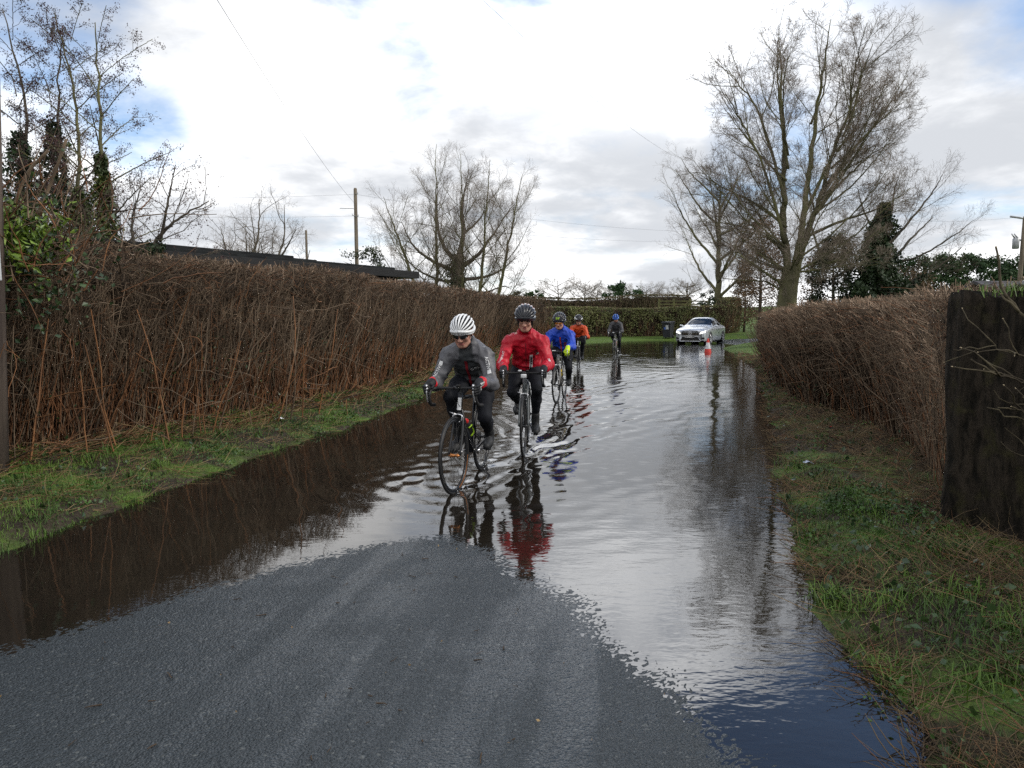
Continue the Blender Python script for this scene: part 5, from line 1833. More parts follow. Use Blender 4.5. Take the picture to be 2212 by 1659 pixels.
def make_bike(name, label, contact, drift, steer, crank, frame_m, accent=None, bottle=None, lamp=None, tape=M_BLACKR, logo=None, rim_m=None, disc=False, hood_m=M_BLACKR, lever_m=M_ALLOY, group='road bicycles in the flood'):
    psi = R(-90 - drift)
    Rz = np.array([[math.cos(psi), -math.sin(psi), 0], [math.sin(psi), math.cos(psi), 0], [0, 0, 1]])
    off = Rz @ np.array([FH_[0], 0, 0])
    base = np.array([contact[0], contact[1], -0.022]) - off
    root = thing(name, label, 'bicycle', tuple(base), psi, group)
    S = Matrix.Translation(HB) @ Matrix.Rotation(R(steer), 4, Vector(SAXIS)) @ Matrix.Translation(-Vector(HB))
    I4 = Matrix.Identity(4)
    # frame
    g = Geo()
    ST = np.array([-0.160, 0, 0.80])
    for pts, r in (([HB + (HT - HB) * 1.08, HB - (HT - HB) * 0.06], [0.0225, 0.025]), ([HB + (HT - HB) * 0.12, BB], [0.026, 0.028]), ([HB + (HT - HB) * 0.82, ST + [0.01, 0, -0.03]], [0.021, 0.017]),
                   ([BB, ST], [0.021, 0.018])):
        V, F = tube(pts, r, 12); g.add(V, F)
    for sd in (-1, 1):
        V, F = tube(smooth_pts([BB + [-0.03, 0.022 * sd, 0], [-0.15, 0.04 * sd, 0.295], RH_ + [0, 0.06 * sd, 0]], 4), np.linspace(0.013, 0.0085, 9), 8); g.add(V, F)
        V, F = tube(smooth_pts([ST + [0, 0.016 * sd, -0.05], [-0.25, 0.035 * sd, 0.62], RH_ + [0, 0.06 * sd, 0.0]], 4), np.linspace(0.0095, 0.0075, 9), 8); g.add(V, F)
    V, F = lathe([(0, -0.036), (0.022, -0.036), (0.022, 0.036), (0, 0.036)], 16, 'y'); g.add(V + BB, F)
    fr = g.build('frame', [frame_m], root)
    if logo:
        # white mark on the head tube and lettering-like panel on the down tube
        g = Geo()
        c = HB + (HT - HB) * 0.45
        th = np.linspace(-0.75, 0.75, 7)
        V = np.array([c + SAXIS * z + 0.0265 * np.array([math.cos(t), math.sin(t), 0]) for z in (-0.055, -0.03, 0.03, 0.055) for t in th])
        g.add(V, [np.array([(r_ * 7 + i, r_ * 7 + i + 1, r_ * 7 + i + 8, r_ * 7 + i + 7) for r_ in range(3) for i in range(6)])])
        g.build('head_badge', [logo], fr)
    # seat post and saddle
    g = Geo()
    sp_top = np.array([-0.197, 0, 0.935])
    V, F = tube([ST + [0.004, 0, -0.02], sp_top], [0.0138, 0.0138], 10); g.add(V, F)
    V, F = lathe([(0.0, 0), (0.021, 0), (0.021, 0.025), (0, 0.025)], 12); g.add(V + ST + [0, 0, -0.012], F)
    g.build('seat_post', [M_BLACKP], root)
    fs = Field()
    fs.cap((-0.335, -0.035, 0.966), (-0.335, 0.035, 0.966), 0.024, 0.024, k=0.03).cap((-0.32, -0.045, 0.962), (-0.17, -0.012, 0.962), 0.022, 0.018, k=0.03)
    fs.cap((-0.32, 0.045, 0.962), (-0.17, 0.012, 0.962), 0.022, 0.018, k=0.03).cap((-0.2, 0, 0.962), (-0.075, 0, 0.958), 0.02, 0.016, k=0.03)
    V, q, _ = fs.mesh(0.008)
    Geo().add(V, [q]).build('saddle', [M_BLACKR], root)
    # fork
    g = Geo()
    cr = HB - SAXIS * 0.03
    V, F = tube([HB + SAXIS * 0.0, cr], 0.021, 10); g.add(V, F)
    for sd in (-1, 1):
        V, F = tube(smooth_pts([cr + [0, 0.006 * sd, 0.004], cr + [0.012, 0.035 * sd, -0.03], [0.50, 0.048 * sd, 0.50], FH_ + [0, 0.052 * sd, 0]], 5), np.linspace(0.017, 0.0095, 16), 8); g.add(V, F)
    g.build('fork', [frame_m], root, xf=S)
    # wheels
    wf = make_wheel(root, 'wheel', FH_, S, False, rim_m, accent)
    wb = make_wheel(root, 'wheel', RH_, I4, True, rim_m, None)
    if disc:
        for w_, c_, xf_ in ((wf, FH_, S), (wb, RH_, I4)):
            V, F = lathe([(0.045, 0.031), (0.07, 0.031), (0.07, 0.033), (0.045, 0.033), (0.045, 0.031)], 28, 'y')
            Geo().add(V, F).build('brake_disc', [M_ALLOY], w_, False, xf=np.array(xf_) @ np.array(Matrix.Translation(c_)))
    # stem and drop bar
    BC = HT + SAXIS * 0.045 + np.array([0.098, 0, 0.018])
    g = Geo()
    V, F = tube([HT + SAXIS * 0.02, HT + SAXIS * 0.065], 0.019, 10); g.add(V, F)
    V, F = tube([HT + SAXIS * 0.045, BC], [0.018, 0.017], 10); g.add(V, F)
    V, F = tube([BC + [0, -0.024, 0], BC + [0, 0.024, 0]], 0.022, 10); g.add(V, F)
    g.build('stem', [M_BLACKP], root, xf=S)
    bx, bz = BC[0], BC[2]
    hb = thing_child = bpy.data.objects.new('handlebar', None); COL.objects.link(hb); hb.parent = root
    g = Geo()
    half = [(bx, 0, bz), (bx, 0.10, bz), (bx + 0.004, 0.175, bz), (bx + 0.03, 0.203, bz - 0.002), (bx + 0.085, 0.21, bz - 0.012), (bx + 0.118, 0.211, bz - 0.05),
            (bx + 0.108, 0.214, bz - 0.10), (bx + 0.06, 0.217, bz - 0.137), (bx - 0.02, 0.222, bz - 0.148)]
    for sd in (-1, 1):
        p = np.array(half) * [1, sd, 1]
        q = smooth_pts(p, 5)
        V, F = tube(q, np.concatenate([np.full(8, 0.0128), np.full(len(q) - 8, 0.0158)]), 10); g.add(V, F)
    g.build('drop_bar', [tape], hb, xf=S)
    for sd in (-1, 1):
        fh = Field().cap((bx + 0.06, 0.208 * sd, bz + 0.006), (bx + 0.135, 0.211 * sd, bz + 0.012), 0.0175, 0.0165).cap((bx + 0.13, 0.211 * sd, bz + 0.008), (bx + 0.150, 0.211 * sd, bz + 0.040), 0.016, 0.013)
        V, q, _ = fh.mesh(0.006)
        ho = Geo().add(V, [q]).build('brake_hood', [hood_m], hb, xf=S)
        V, F = tube(smooth_pts([(bx + 0.158, 0.211 * sd, bz + 0.022), (bx + 0.168, 0.211 * sd, bz - 0.03), (bx + 0.150, 0.214 * sd, bz - 0.085), (bx + 0.135, 0.216 * sd, bz - 0.108)], 4), np.linspace(0.0085, 0.0055, 13), 7)
        Geo().add(V, F).build('brake_lever', [lever_m], ho, xf=S)
        V, F = tube([(bx + 0.160, 0.211 * sd, bz + 0.046), (bx + 0.166, 0.211 * sd, bz + 0.024)], [0.009, 0.011], 8)
        Geo().add(V, F).build('hood_badge', [M_ALLOY], ho, xf=S)
    # brake caliper and cables
    if not disc:
        g = Geo()
        c0 = cr + np.array([0.035, 0, -0.004])
        for sd in (-1, 1):
            V, F = tube(smooth_pts([c0 + [0, 0.0, 0.012], c0 + [0.004, 0.04 * sd, 0.0], c0 + [0.01, 0.037 * sd, -0.045]], 4), 0.0075, 7); g.add(V, F)
            V, F = boxv(c0 + [0.012, 0.024 * sd, -0.05], (0.045, 0.012, 0.012), bevel=0.003); g.add(V, F)
        V, F = tube([c0 + [0.0, -0.02, 0.012], c0 + [0.002, -0.075, 0.03]], 0.006, 6); g.add(V, F)
        g.build('brake_caliper', [M_ALLOY], root, xf=S)
    g = Geo()
    for sd in (-1, 1):
        V, F = tube(smooth_pts([(bx + 0.02, 0.05 * sd, bz - 0.012), (bx + 0.055, 0.03 * sd, bz - 0.06), (bx + 0.01, 0.012 * sd, bz - 0.13), cr + [0.03, -0.06, 0.05] if sd < 0 else HB + [0.03, 0.02, 0.04]], 5), 0.0026, 6); g.add(V, F)
    g.build('brake_cable', [M_BLACKR], root, xf=S)
    # cranks
    cth = R(crank)
    g = Geo()
    for r_, y in ((0.098, -0.046), (0.078, -0.039)):
        V, F = lathe([(r_ - 0.014, y - 0.002), (r_, y - 0.002), (r_, y + 0.002), (r_ - 0.014, y + 0.002), (r_ - 0.014, y - 0.002)], 40, 'y'); g.add(V + BB, F)
    for k in range(5):
        t = cth + k * 2 * math.pi / 5
        V, F = tube([BB + [0, -0.044, 0], BB + [0.088 * math.cos(t), -0.044, 0.088 * math.sin(t)]], 0.007, 6); g.add(V, F)
    g.build('chainring', [M_STEELD], root, False)
    peds = {}
    for sd, th_ in ((-1, cth), (1, cth + math.pi)):
        e = BB + 0.17 * np.array([math.cos(th_), 0, math.sin(th_)]) + [0, 0.068 * sd, 0]
        V, F = tube([BB + [0, 0.055 * sd, 0], e], [0.013, 0.0105], 8)
        co = Geo().add(V, F).build('crank_arm', [M_ALLOY], root)
        g = Geo()
        V, F = boxv(e + [0, 0.05 * sd, 0], (0.075, 0.055, 0.018), bevel=0.005); g.add(V, F)
        V, F = tube([e, e + [0, 0.03 * sd, 0]], 0.007, 6); g.add(V, F)
        g.build('pedal', [M_BLACKP], co)
        peds[sd] = e + [0, 0.05 * sd, 0.012]
    g = Geo()
    for z0, z1 in ((0.098, 0.035), (-0.098, -0.10)):
        V, F = tube([BB + [0.0, -0.046, z0], RH_ + [0.0, -0.034, z1 if z0 > 0 else -0.05]], 0.0045, 5); g.add(V, F)
    V, F = tube(smooth_pts([RH_ + [0.0, -0.034, -0.05], RH_ + [0.02, -0.036, -0.13], RH_ + [0.01, -0.036, -0.17]], 4), 0.012, 7); g.add(V, F)
    g.build('chain', [M_STEELD], root)
    if bottle:
        g = Geo()
        d = nrm(HB - BB); n_ = np.array([-d[2], 0, d[0]])
        c = BB + d * 0.19 + n_ * 0.07
        Mx = np.array([[n_[0], 0, d[0]], [0, 1, 0], [n_[2], 0, d[2]]])
        V, F = lathe([(0, 0), (0.034, 0.0), (0.037, 0.01), (0.037, 0.075), (0.031, 0.085), (0.037, 0.095), (0.036, 0.15), (0.024, 0.166)], 16); g.add(V @ Mx.T + c, F, 0)
        V, F = lathe([(0.026, 0.160), (0.026, 0.178), (0.012, 0.186), (0.012, 0.2), (0, 0.202)], 16); g.add(V @ Mx.T + c, F, 1)
        bo = g.build('bottle', [bottle[0], bottle[1]], root)
        g = Geo()
        for sd in (-1, 1):
            pts = [c + Mx @ np.array(p) for p in ((-0.036, 0.02 * sd, -0.01), (0.012, 0.041 * sd, 0.0), (0.034, 0.022 * sd, 0.05), (0.012, 0.041 * sd, 0.10), (-0.036, 0.02 * sd, 0.115))]
            V, F = tube(smooth_pts(pts, 4), 0.0085, 6); g.add(V, F)
        g.build('bottle_cage', [bottle[2]], root)
    if lamp:
        g = Geo()
        for pos, size, m_ in lamp:
            V, F = boxv(np.array([bx, 0, bz]) + pos, size, bevel=min(size) * 0.25); 
            Geo().add(V, F).build('bike_lamp' if m_ is M_WHITEP else 'bike_computer', [m_], root, xf=S)
    g2 = dict(root=root, base=base, psi=psi, S=np.array(S), bar=(bx, bz), ped=peds)
    return g2


# ============================================================ RIDERS
M_SKIN = mat('weathered_skin', (0.50, 0.27, 0.20), (0.42, 0.205, 0.15), 0.5, 0.4, 14)
M_LIPS = mat('lips', (0.36, 0.12, 0.11), None, 0.45)
M_EYE = mat('eye', (0.05, 0.035, 0.03), None, 0.2)
M_TIGHT = mat('black_lycra', (0.011, 0.012, 0.017), (0.007, 0.008, 0.011), 0.75, 0.2, 6, bump=0.15, bscale=30)
M_SHOE = mat('neoprene_overshoe', (0.035, 0.036, 0.038), (0.022, 0.023, 0.025), 0.6, 0.3, 12)
M_GLOVE = mat('black_glove', (0.014, 0.015, 0.018), (0.009, 0.010, 0.012), 0.6, 0.3, 12)
M_NEON = mat('neon_yellow_glove', (0.62, 0.80, 0.02), (0.50, 0.68, 0.02), 0.6, 0.3, 12)
M_STRIPE = mat('reflective_grey', (0.42, 0.42, 0.41), (0.34, 0.34, 0.33), 0.5, 0.5, 60)
M_LENS = mat('dark_lens', (0.012, 0.012, 0.014), None, 0.08, 0.6)
M_OLENS = mat('amber_lens', (0.50, 0.17, 0.015), (0.35, 0.10, 0.01), 0.1, 0.6)
M_MARK = mat('white_print', (0.80, 0.80, 0.80), None, 0.6)
M_RZIP = mat('dark_red_zip', (0.22, 0.014, 0.022), None, 0.6)
M_OZIP = mat('coral_zip', (0.62, 0.075, 0.045), None, 0.6)
M_BUFF = mat('patterned_buff', (0.35, 0.35, 0.36), (0.06, 0.06, 0.07), 0.8, 0.2, 60, lo=0.48, hi=0.52)
M_SILVER = mat('silver_frame', (0.6, 0.6, 0.6), None, 0.3, metal=0.7)


def cloth(name, c, c2=None, rough=0.55, bump=0.35):
    return mat(name, c, c2 or tuple(x * 0.82 for x in c), rough, 0.35, 5, bump=bump, bscale=26)


def dome(c, rx, ry, rz, th0, nA=28, nE=10):
    """upper ellipsoid dome"""
    V = []
    for i in range(nE + 1):
        e = th0 + (math.pi / 2 - th0) * i / nE
        for k in range(nA):
            a = 2 * math.pi * k / nA
            V.append((c[0] + rx * math.cos(e) * math.cos(a), c[1] + ry * math.cos(e) * math.sin(a), c[2] + rz * math.sin(e)))
    F = [(i * nA + k, i * nA + (k + 1) % nA, (i + 1) * nA + (k + 1) % nA, (i + 1) * nA + k) for i in range(nE) for k in range(nA)]
    return np.array(V), [np.array(F)]


def make_helmet(parent, H4, rib_m, inner_m, n_rib=9, rib_w=0.0135, accents=None, bulk=1.0, cross=False, rear=None, front=None):
    hroot = bpy.data.objects.new('helmet', None); COL.objects.link(hroot); hroot.parent = parent
    c = np.array([-0.012, 0, 0.046]); rx, ry, rz = 0.142 * bulk, 0.104 * bulk, 0.112 * bulk
    V, F = dome(c, rx * 0.86, ry * 0.88, rz * 0.86, -0.05)
    Geo().add(V, F).build('shell', [inner_m], hroot, xf=H4)
    tilt = 0.06

    def surf(th, ph, s=1.0):
        x = rx * math.cos(th) * s; y = ry * math.sin(th) * math.sin(ph) * s; z = rz * math.sin(th) * math.cos(ph) * s
        return c + np.array([x, y, z])
    phis = np.linspace(-1.32, 1.32, n_rib)
    g = Geo()
    for i, ph in enumerate(phis):
        th = np.linspace(0.10, math.pi - 0.12, 22)
        p = np.array([surf(t, ph) for t in th])
        w = rib_w * (0.45 + 0.75 * np.sin(th)) 
        V, F = tube(p, w, 8)
        g.add(V, F, 0 if not accents else accents[i])
    if rear:
        for ph in phis[1:-1]:
            for (ta, tb, mi_) in ((1.62, 1.78, 2), (1.76, 2.6, 1)):
                p = np.array([surf(t, ph, 1.02) for t in np.linspace(ta, tb, 8)])
                V, F = tube(p, rib_w * 1.12, 7); g.add(V, F, mi_)
    if front:
        for ph in (-0.5, -0.25, 0.25, 0.5):
            p = np.array([surf(t, ph, 1.03) for t in np.linspace(0.28, 0.62, 5)])
            V, F = tube(p, rib_w * 0.55, 6); g.add(V, F, 1)
    if cross:
        for t0 in (0.75, 1.35, 2.0):
            p = np.array([surf(t0 + 0.25 * math.cos(ph * 2.2), ph, 0.97) for ph in np.linspace(-1.25, 1.25, 15)])
            V, F = tube(p, 0.010, 7); g.add(V, F, 0)
    a = np.linspace(0, 2 * math.pi, 41)
    p = np.array([c + np.array([rx * 0.985 * math.cos(t), ry * 0.99 * math.sin(t), 0.004 - tilt * 0.6 * (1 - math.cos(t)) * 0.5 + 0.012 * math.cos(2 * t)]) for t in a])
    V, F = tube(p, 0.0145, 8, caps=False); g.add(V, F, 0)
    p2 = p + np.array([0, 0, -0.020]); p2[:, :2] = c[:2] + (p2[:, :2] - c[:2]) * 0.965
    V, F = tube(p2, 0.0085, 8, caps=False); g.add(V, F, 0)
    mats = rib_m if isinstance(rib_m, (list, tuple)) else [rib_m]
    g.build('rib', list(mats), hroot, xf=H4)
    g = Geo()
    for sd in (-1, 1):
        V, F = tube(smooth_pts([(0.03, 0.088 * sd, 0.03), (0.015, 0.082 * sd, -0.05), (0.04, 0.045 * sd, -0.118), (0.05, 0.0, -0.132)], 5), 0.0045, 6); g.add(V, F)
    g.build('strap', [M_BLACKR], hroot, xf=H4)
    return hroot


def make_glasses(parent, H4, lens_m, frame_m, thick=0.004, clear=False):
    go = bpy.data.objects.new('glasses', None); COL.objects.link(go); go.parent = parent
    g = Geo()
    if not clear:
        for sd in (-1, 1):
            aa = np.linspace(0.10, 0.98, 9); V = []
            for a in aa:
                hgt = 0.021 * (1 - 0.45 * ((a - 0.5) / 0.5) ** 2 * (1 if a > 0.5 else 0.5))
                for z, d in ((hgt, 0), (hgt * 0.2, 0.004), (-hgt * 0.9, 0)):
                    V.append((0.022 + (0.090 + d) * math.cos(a), sd * 0.082 * math.sin(a), 0.004 + z))
            V = np.array(V)
            q = np.array([(i * 3 + j, i * 3 + j + 1, i * 3 + j + 4, i * 3 + j + 3) for i in range(8) for j in range(2)])
            V2 = V - np.array([0.003, 0, 0])
            g.add(V, [q]); g.add(V2, [q[:, ::-1]])
        g.build('lens', [lens_m], go, xf=H4)
    g = Geo()
    for sd in (-1, 1):
        top = [(0.022 + 0.092 * math.cos(a), sd * 0.083 * math.sin(a), 0.024 - 0.004 * a) for a in np.linspace(0.0, 1.1, 8)]
        arm = [(0.03, sd * 0.083, 0.018), (-0.02, sd * 0.084, 0.012)]
        V, F = tube(smooth_pts(top + arm, 2), thick, 6); g.add(V, F)
        if clear:
            a = np.linspace(0, 2 * math.pi, 17)
            V, F = tube(np.array([(0.100 - 0.010 * abs(math.cos(t)) , sd * (0.033 + 0.025 * math.cos(t)), 0.004 + 0.018 * math.sin(t)) for t in a]), 0.0018, 5, caps=False); g.add(V, F)
    g.build('glasses_frame', [frame_m], go, xf=H4)
    return go


class Surf:
    """ray-casting helper for prints and zips that lie on a garment"""
    def __init__(self, V, q):
        self.b = BVHTree.FromPolygons([Vector(v) for v in V], [tuple(f) for f in q])

    def hit(self, p, d, dist=0.6):
        r = self.b.ray_cast(Vector(np.asarray(p, float)), Vector(np.asarray(d, float)), dist)
        if r[0] is None:
            return None
        return np.array(r[0])


def strip_on(sf, p0, p1, w, d, name, m, parent, n=16, lift=0.004, off=0.3):
    """ribbon from p0 to p1 pressed along d onto the garment"""
    p0, p1, d = np.array(p0, float), np.array(p1, float), nrm(np.array(d, float))
    sdv = nrm(np.cross(p1 - p0, d)) * w * 0.5
    V, ok = [], True
    for i in range(n + 1):
        c = p0 + (p1 - p0) * i / n
        for s in (-1, 0, 1):
            h = sf.hit(c + sdv * s - d * off, d, 1.0)
            V.append(None if h is None else h - d * lift * (1.4 if s == 0 else 1.0))
    runs, cur = [], []
    for i in range(n):
        row = []
        for s in range(2):
            k = [i * 3 + s, i * 3 + s + 1, i * 3 + s + 4, i * 3 + s + 3]
            if all(V[j] is not None for j in k):
                if max(np.linalg.norm(V[k[0]] - V[k[2]]), np.linalg.norm(V[k[1]] - V[k[3]])) < 4 * max(w, np.linalg.norm(p1 - p0) / n):
                    row.append(k)
        if len(row) == 2:
            cur = cur + row
        else:
            runs.append(cur); cur = []
    runs.append(cur)
    q = max(runs, key=len)
    if not q:
        return None
    q = np.array(q); used = np.unique(q)
    V = np.array([V[j] for j in used]); q = np.searchsorted(used, q)
    return Geo().add(V, [q]).build(name, [m], parent)


def text_mesh(body, size):
    cu = bpy.data.curves.new('lettering', 'FONT')
    cu.body = body; cu.size = size; cu.align_x = 'CENTER'; cu.align_y = 'CENTER'
    cu.resolution_u = 2; cu.offset = size * 0.012
    o = bpy.data.objects.new('lettering', cu); COL.objects.link(o)
    dg = bpy.context.evaluated_depsgraph_get()
    me = bpy.data.meshes.new_from_object(o.evaluated_get(dg))
    V = np.array([v.co[:] for v in me.vertices]); F = [tuple(p.vertices) for p in me.polygons]
    bpy.data.objects.remove(o); bpy.data.curves.remove(cu); bpy.data.meshes.remove(me)
    return V, F


def text_on(sf, body, size, c, xdir, d, name, m, parent, lift=0.004, off=0.25, xf=None):
    V, F = text_mesh(body, size)
    c, d = np.array(c, float), nrm(np.array(d, float)); x = nrm(np.array(xdir, float)); x = nrm(x - d * (x @ d)); y = np.cross(d, x) * -1
    out = []
    for v in V:
        p = c + x * v[0] + y * v[1]
        if sf is not None:
            h = sf.hit(p - d * off, d, 1.0)
            p = (h if h is not None else p) - d * lift
        out.append(p)
    g = Geo(); out = np.array(out)
    by = {}
    for f in F:
        by.setdefault(len(f), []).append(f)
    g.add(out, [np.array(a) for a in by.values()])
    return g.build(name, [m], parent, smooth=False, xf=xf)


def make_rider(label, bike, sz, jacket, cfg):
    """sz: shoulder height; jacket: list of garment materials by label"""
    hq = cfg.get('h', 0.010)
    root = thing('person', label, 'person', tuple(bike['base']), bike['psi'], 'cyclists riding through the flood')
    bx, bz = bike['bar']; S = bike['S']
    tp = lambda p: (S @ np.append(np.array(p, float), 1.0))[:3]
    fwd = cfg.get('fwd', 0.12)
    hip = {s: np.array([-0.175, 0.088 * s, 0.965]) for s in (-1, 1)}
    S0, S2 = np.array([-0.195, 0, 0.99]), np.array([fwd, 0, sz])
    S1 = (S0 + S2) / 2 + np.array([-0.035, 0, 0.045])
    ax = nrm(S2 - S0); az_ = np.array([-ax[2], 0, ax[0]])
    rot = np.stack([ax, [0, 1, 0], az_], 1)
    sw = cfg.get('sw', 0.178) - 0.012
    sh = {s: S2 + np.array([0.005, sw * s, -0.068]) for s in (-1, 1)}
    wr, el, kn, an = {}, {}, {}, {}
    for s in (-1, 1):
        wr[s] = tp((bx + 0.028, 0.222 * s, bz + 0.052))
        if cfg.get('loose') == s:
            wr[s] = tp((bx + 0.075, 0.205 * s, bz + 0.085))
        el[s] = ik(sh[s], wr[s], 0.288, 0.25, (-0.3, 0.42 * s, -0.9))
        pd = bike['ped'][s]
        an[s] = pd + np.array([-0.125, -0.012 * s, 0.115])
        kn[s] = ik(hip[s], an[s], 0.445, 0.435, (1.0, 0.12 * s, 0.25))
    # head
    nb = S2 + ax * 0.03 + np.array([0.02, 0, 0.055])
    hp, hy, hr = cfg.get('head', (20, 0, 0))
    hc = nb + np.array(cfg.get('hoff', (0.085, 0, 0.105)))
    Hm = Matrix.Translation(Vector(hc)) @ Matrix.Rotation(R(hy), 4, 'Z') @ Matrix.Rotation(R(hp), 4, 'Y') @ Matrix.Rotation(R(hr), 4, 'X')
    H4 = np.array(Hm); Hr = H4[:3, :3]
    ht = lambda p: Hr @ np.array(p, float) + H4[:3, 3]
    # --- body (one continuous surface: head, neck, trunk, arms, hands, legs, feet)
    f = Field()
    f.ell(ht((-0.012, 0, 0.03)), (0.098, 0.076, 0.092), Hr, 0, 0.03)
    f.ell(ht((0.032, 0, -0.03)), (0.062, 0.061, 0.083), Hr, 0, 0.03)
    f.ell(ht((0.060, 0, -0.098)), (0.034, 0.038, 0.024), Hr, 0, 0.025)
    f.cap(ht((0.03, -0.05, -0.075)), ht((0.062, -0.018, -0.1)), 0.022, 0.02, 0, 0.02); f.cap(ht((0.03, 0.05, -0.075)), ht((0.062, 0.018, -0.1)), 0.022, 0.02, 0, 0.02)
    f.cap(ht((0.086, 0, 0.012)), ht((0.112, 0, -0.034)), 0.009, 0.0155, 0, 0.012)
    f.ell(ht((0.100, -0.013, -0.038)), (0.011, 0.010, 0.009), Hr, 0, 0.01); f.ell(ht((0.100, 0.013, -0.038)), (0.011, 0.010, 0.009), Hr, 0, 0.01)
    f.cap(ht((0.082, -0.04, 0.022)), ht((0.082, 0.04, 0.022)), 0.011, 0.011, 0, 0.015)
    f.cap(ht((0.070, -0.042, -0.022)), ht((0.066, -0.048, -0.03)), 0.016, 0.016, 0, 0.02); f.cap(ht((0.070, 0.042, -0.022)), ht((0.066, 0.048, -0.03)), 0.016, 0.016, 0, 0.02)
    f.cap(ht((0.092, -0.018, -0.068)), ht((0.092, 0.018, -0.068)), 0.0065, 0.0065, 1, 0.006); f.cap(ht((0.089, -0.015, -0.079)), ht((0.089, 0.015, -0.079)), 0.0075, 0.0075, 1, 0.006)
    for s in (-1, 1):
        f.ell(ht((0.079, 0.031 * s, 0.002)), (0.009, 0.013, 0.008), Hr, 2, 0.006)
        if cfg.get('ears', True):
            f.ell(ht((-0.006, 0.079 * s, -0.012)), (0.020, 0.009, 0.034), Hr, 0, 0.008)
    f.cap(ht((-0.02, 0, -0.055)), nb, 0.056, 0.062, 3, 0.03)
    f.ell((S0 * 0.85 + S2 * 0.15), (0.16, 0.145, 0.105), rot, 4, 0.05).ell(S1, (0.19, 0.14, 0.10), rot, 4, 0.05).ell(S0 * 0.2 + S2 * 0.8, (0.15, 0.155, 0.105), rot, 4, 0.05)
    for s in (-1, 1):
        f.cap(S2 + [0, 0.06 * s, 0], sh[s], 0.06, 0.055, 4, 0.04).cap(sh[s], el[s], 0.048, 0.04, 4, 0.03).cap(el[s], wr[s], 0.04, 0.026, 4, 0.03)
        hd = tp((bx + 0.088, 0.224 * s, bz + 0.036))
        f.cap(wr[s], hd, 0.026, 0.022, 4, 0.02)
        f.cap(hip[s], kn[s], 0.078, 0.05, 5, 0.04).cap(kn[s], an[s], 0.046, 0.03, 5, 0.03).cap(an[s], an[s] + [0.15, 0, -0.10], 0.03, 0.022, 5, 0.02)
    V, q, lab = f.mesh(min(hq, 0.0085) if hq < 0.012 else hq, 0.0)
    bodym = [cfg.get('face_m', M_SKIN), M_LIPS if not cfg.get('buff') else M_BUFF, M_EYE, cfg.get('neck_m', M_SKIN), M_SKIN, M_TIGHT]
    body = Geo().add(V, [q], np.minimum(lab[q[:, 0]], 5)).build('body', bodym, root)
    # --- jacket
    f = Field()
    f.ell(S0 * 0.92 + S2 * 0.08 + [-0.005, 0, -0.012], (0.165, 0.156, 0.118), rot, 0, 0.06)
    f.ell(S1 + [0.012, 0, -0.022], (0.20, 0.154, 0.120), rot, 0, 0.06)
    f.ell(S0 * 0.22 + S2 * 0.78 + [0, 0, -0.01], (0.165, 0.166, 0.124), rot, 0, 0.06)
    f.ell((-0.085, 0, 0.985), (0.115, 0.165, 0.105), None, 0, 0.06)
    f.ell(S0 * 0.55 + S2 * 0.45 - az_ * 0.055, (0.19, 0.150, 0.10), rot, 0, 0.06)
    f.cap(nb + [-0.03, 0, -0.025], nb + [0.025, 0, 0.022], 0.074, 0.070, 3, 0.035)
    for s in (-1, 1):
        f.cap(S2 + [-0.015, 0.05 * s, -0.02], sh[s], 0.082, 0.074, 1, 0.06)
        f.cap(sh[s], el[s], 0.070, 0.058, 1, 0.03)
        wv = nrm(wr[s] - el[s])
        w1 = wr[s] - wv * 0.065
        f.cap(el[s], w1, 0.058, 0.050, 1, 0.03)
        f.cap(w1, wr[s] - wv * 0.012, 0.046, 0.042, 2, 0.012)
    V, q, lab = f.mesh(hq)
    N = vnormals(V, q)
    # creases: ridged noise, tighter along the limbs
    Vd = np.stack([V[:, 0] + 0.5 * V[:, 2], V[:, 1] * 1.2 + 0.6 * V[:, 2], V[:, 2] * 0.8 - 0.5 * V[:, 1]], 1); k = vnoise3(Vd, 15.0, 3); k2 = vnoise3(V * np.array([1.3, 1.0, 1.3]) + 7, 27.0, 5)
    V = V + N * ((0.010 * (1 - np.abs(2 * k - 1) * 2) + 0.006 * (2 * k2 - 1)))[:, None]
    lq = lab[q[:, 0]].astype(int)
    c = V[q].mean(1)
    if cfg.get('panel') is not None:                 # darker front panel
        front = ((c - S1) @ az_) < -0.045
        lq = np.where((lq == 0) & front & (np.abs(c[:, 1]) < 0.125), 4, lq)
    if cfg.get('yoke'):                              # dark shoulder yoke
        top = ((c - S2) @ az_ > 0.0) & (np.linalg.norm(c - S2, axis=1) < 0.26)
        lq = np.where(top & (lq < 2), 3, lq)
    jo = Geo().add(V, [q], lq).build('jacket', jacket, root)
    sf = Surf(V, q)
    dn = az_ * 1.0                                    # pressing direction: from the chest inwards
    ch = lambda a, y, o=0.4: S0 * (1 - a) + S2 * a - az_ * 0.0 + np.array([0, y, 0])
    for spec in cfg.get('strips', []):
        a0, y0, a1, y1, w, m_, nm = spec
        strip_on(sf, ch(a0, y0), ch(a1, y1), w, dn, nm, m_, jo, lift=0.004 if nm != 'pocket_opening' else 0.007)
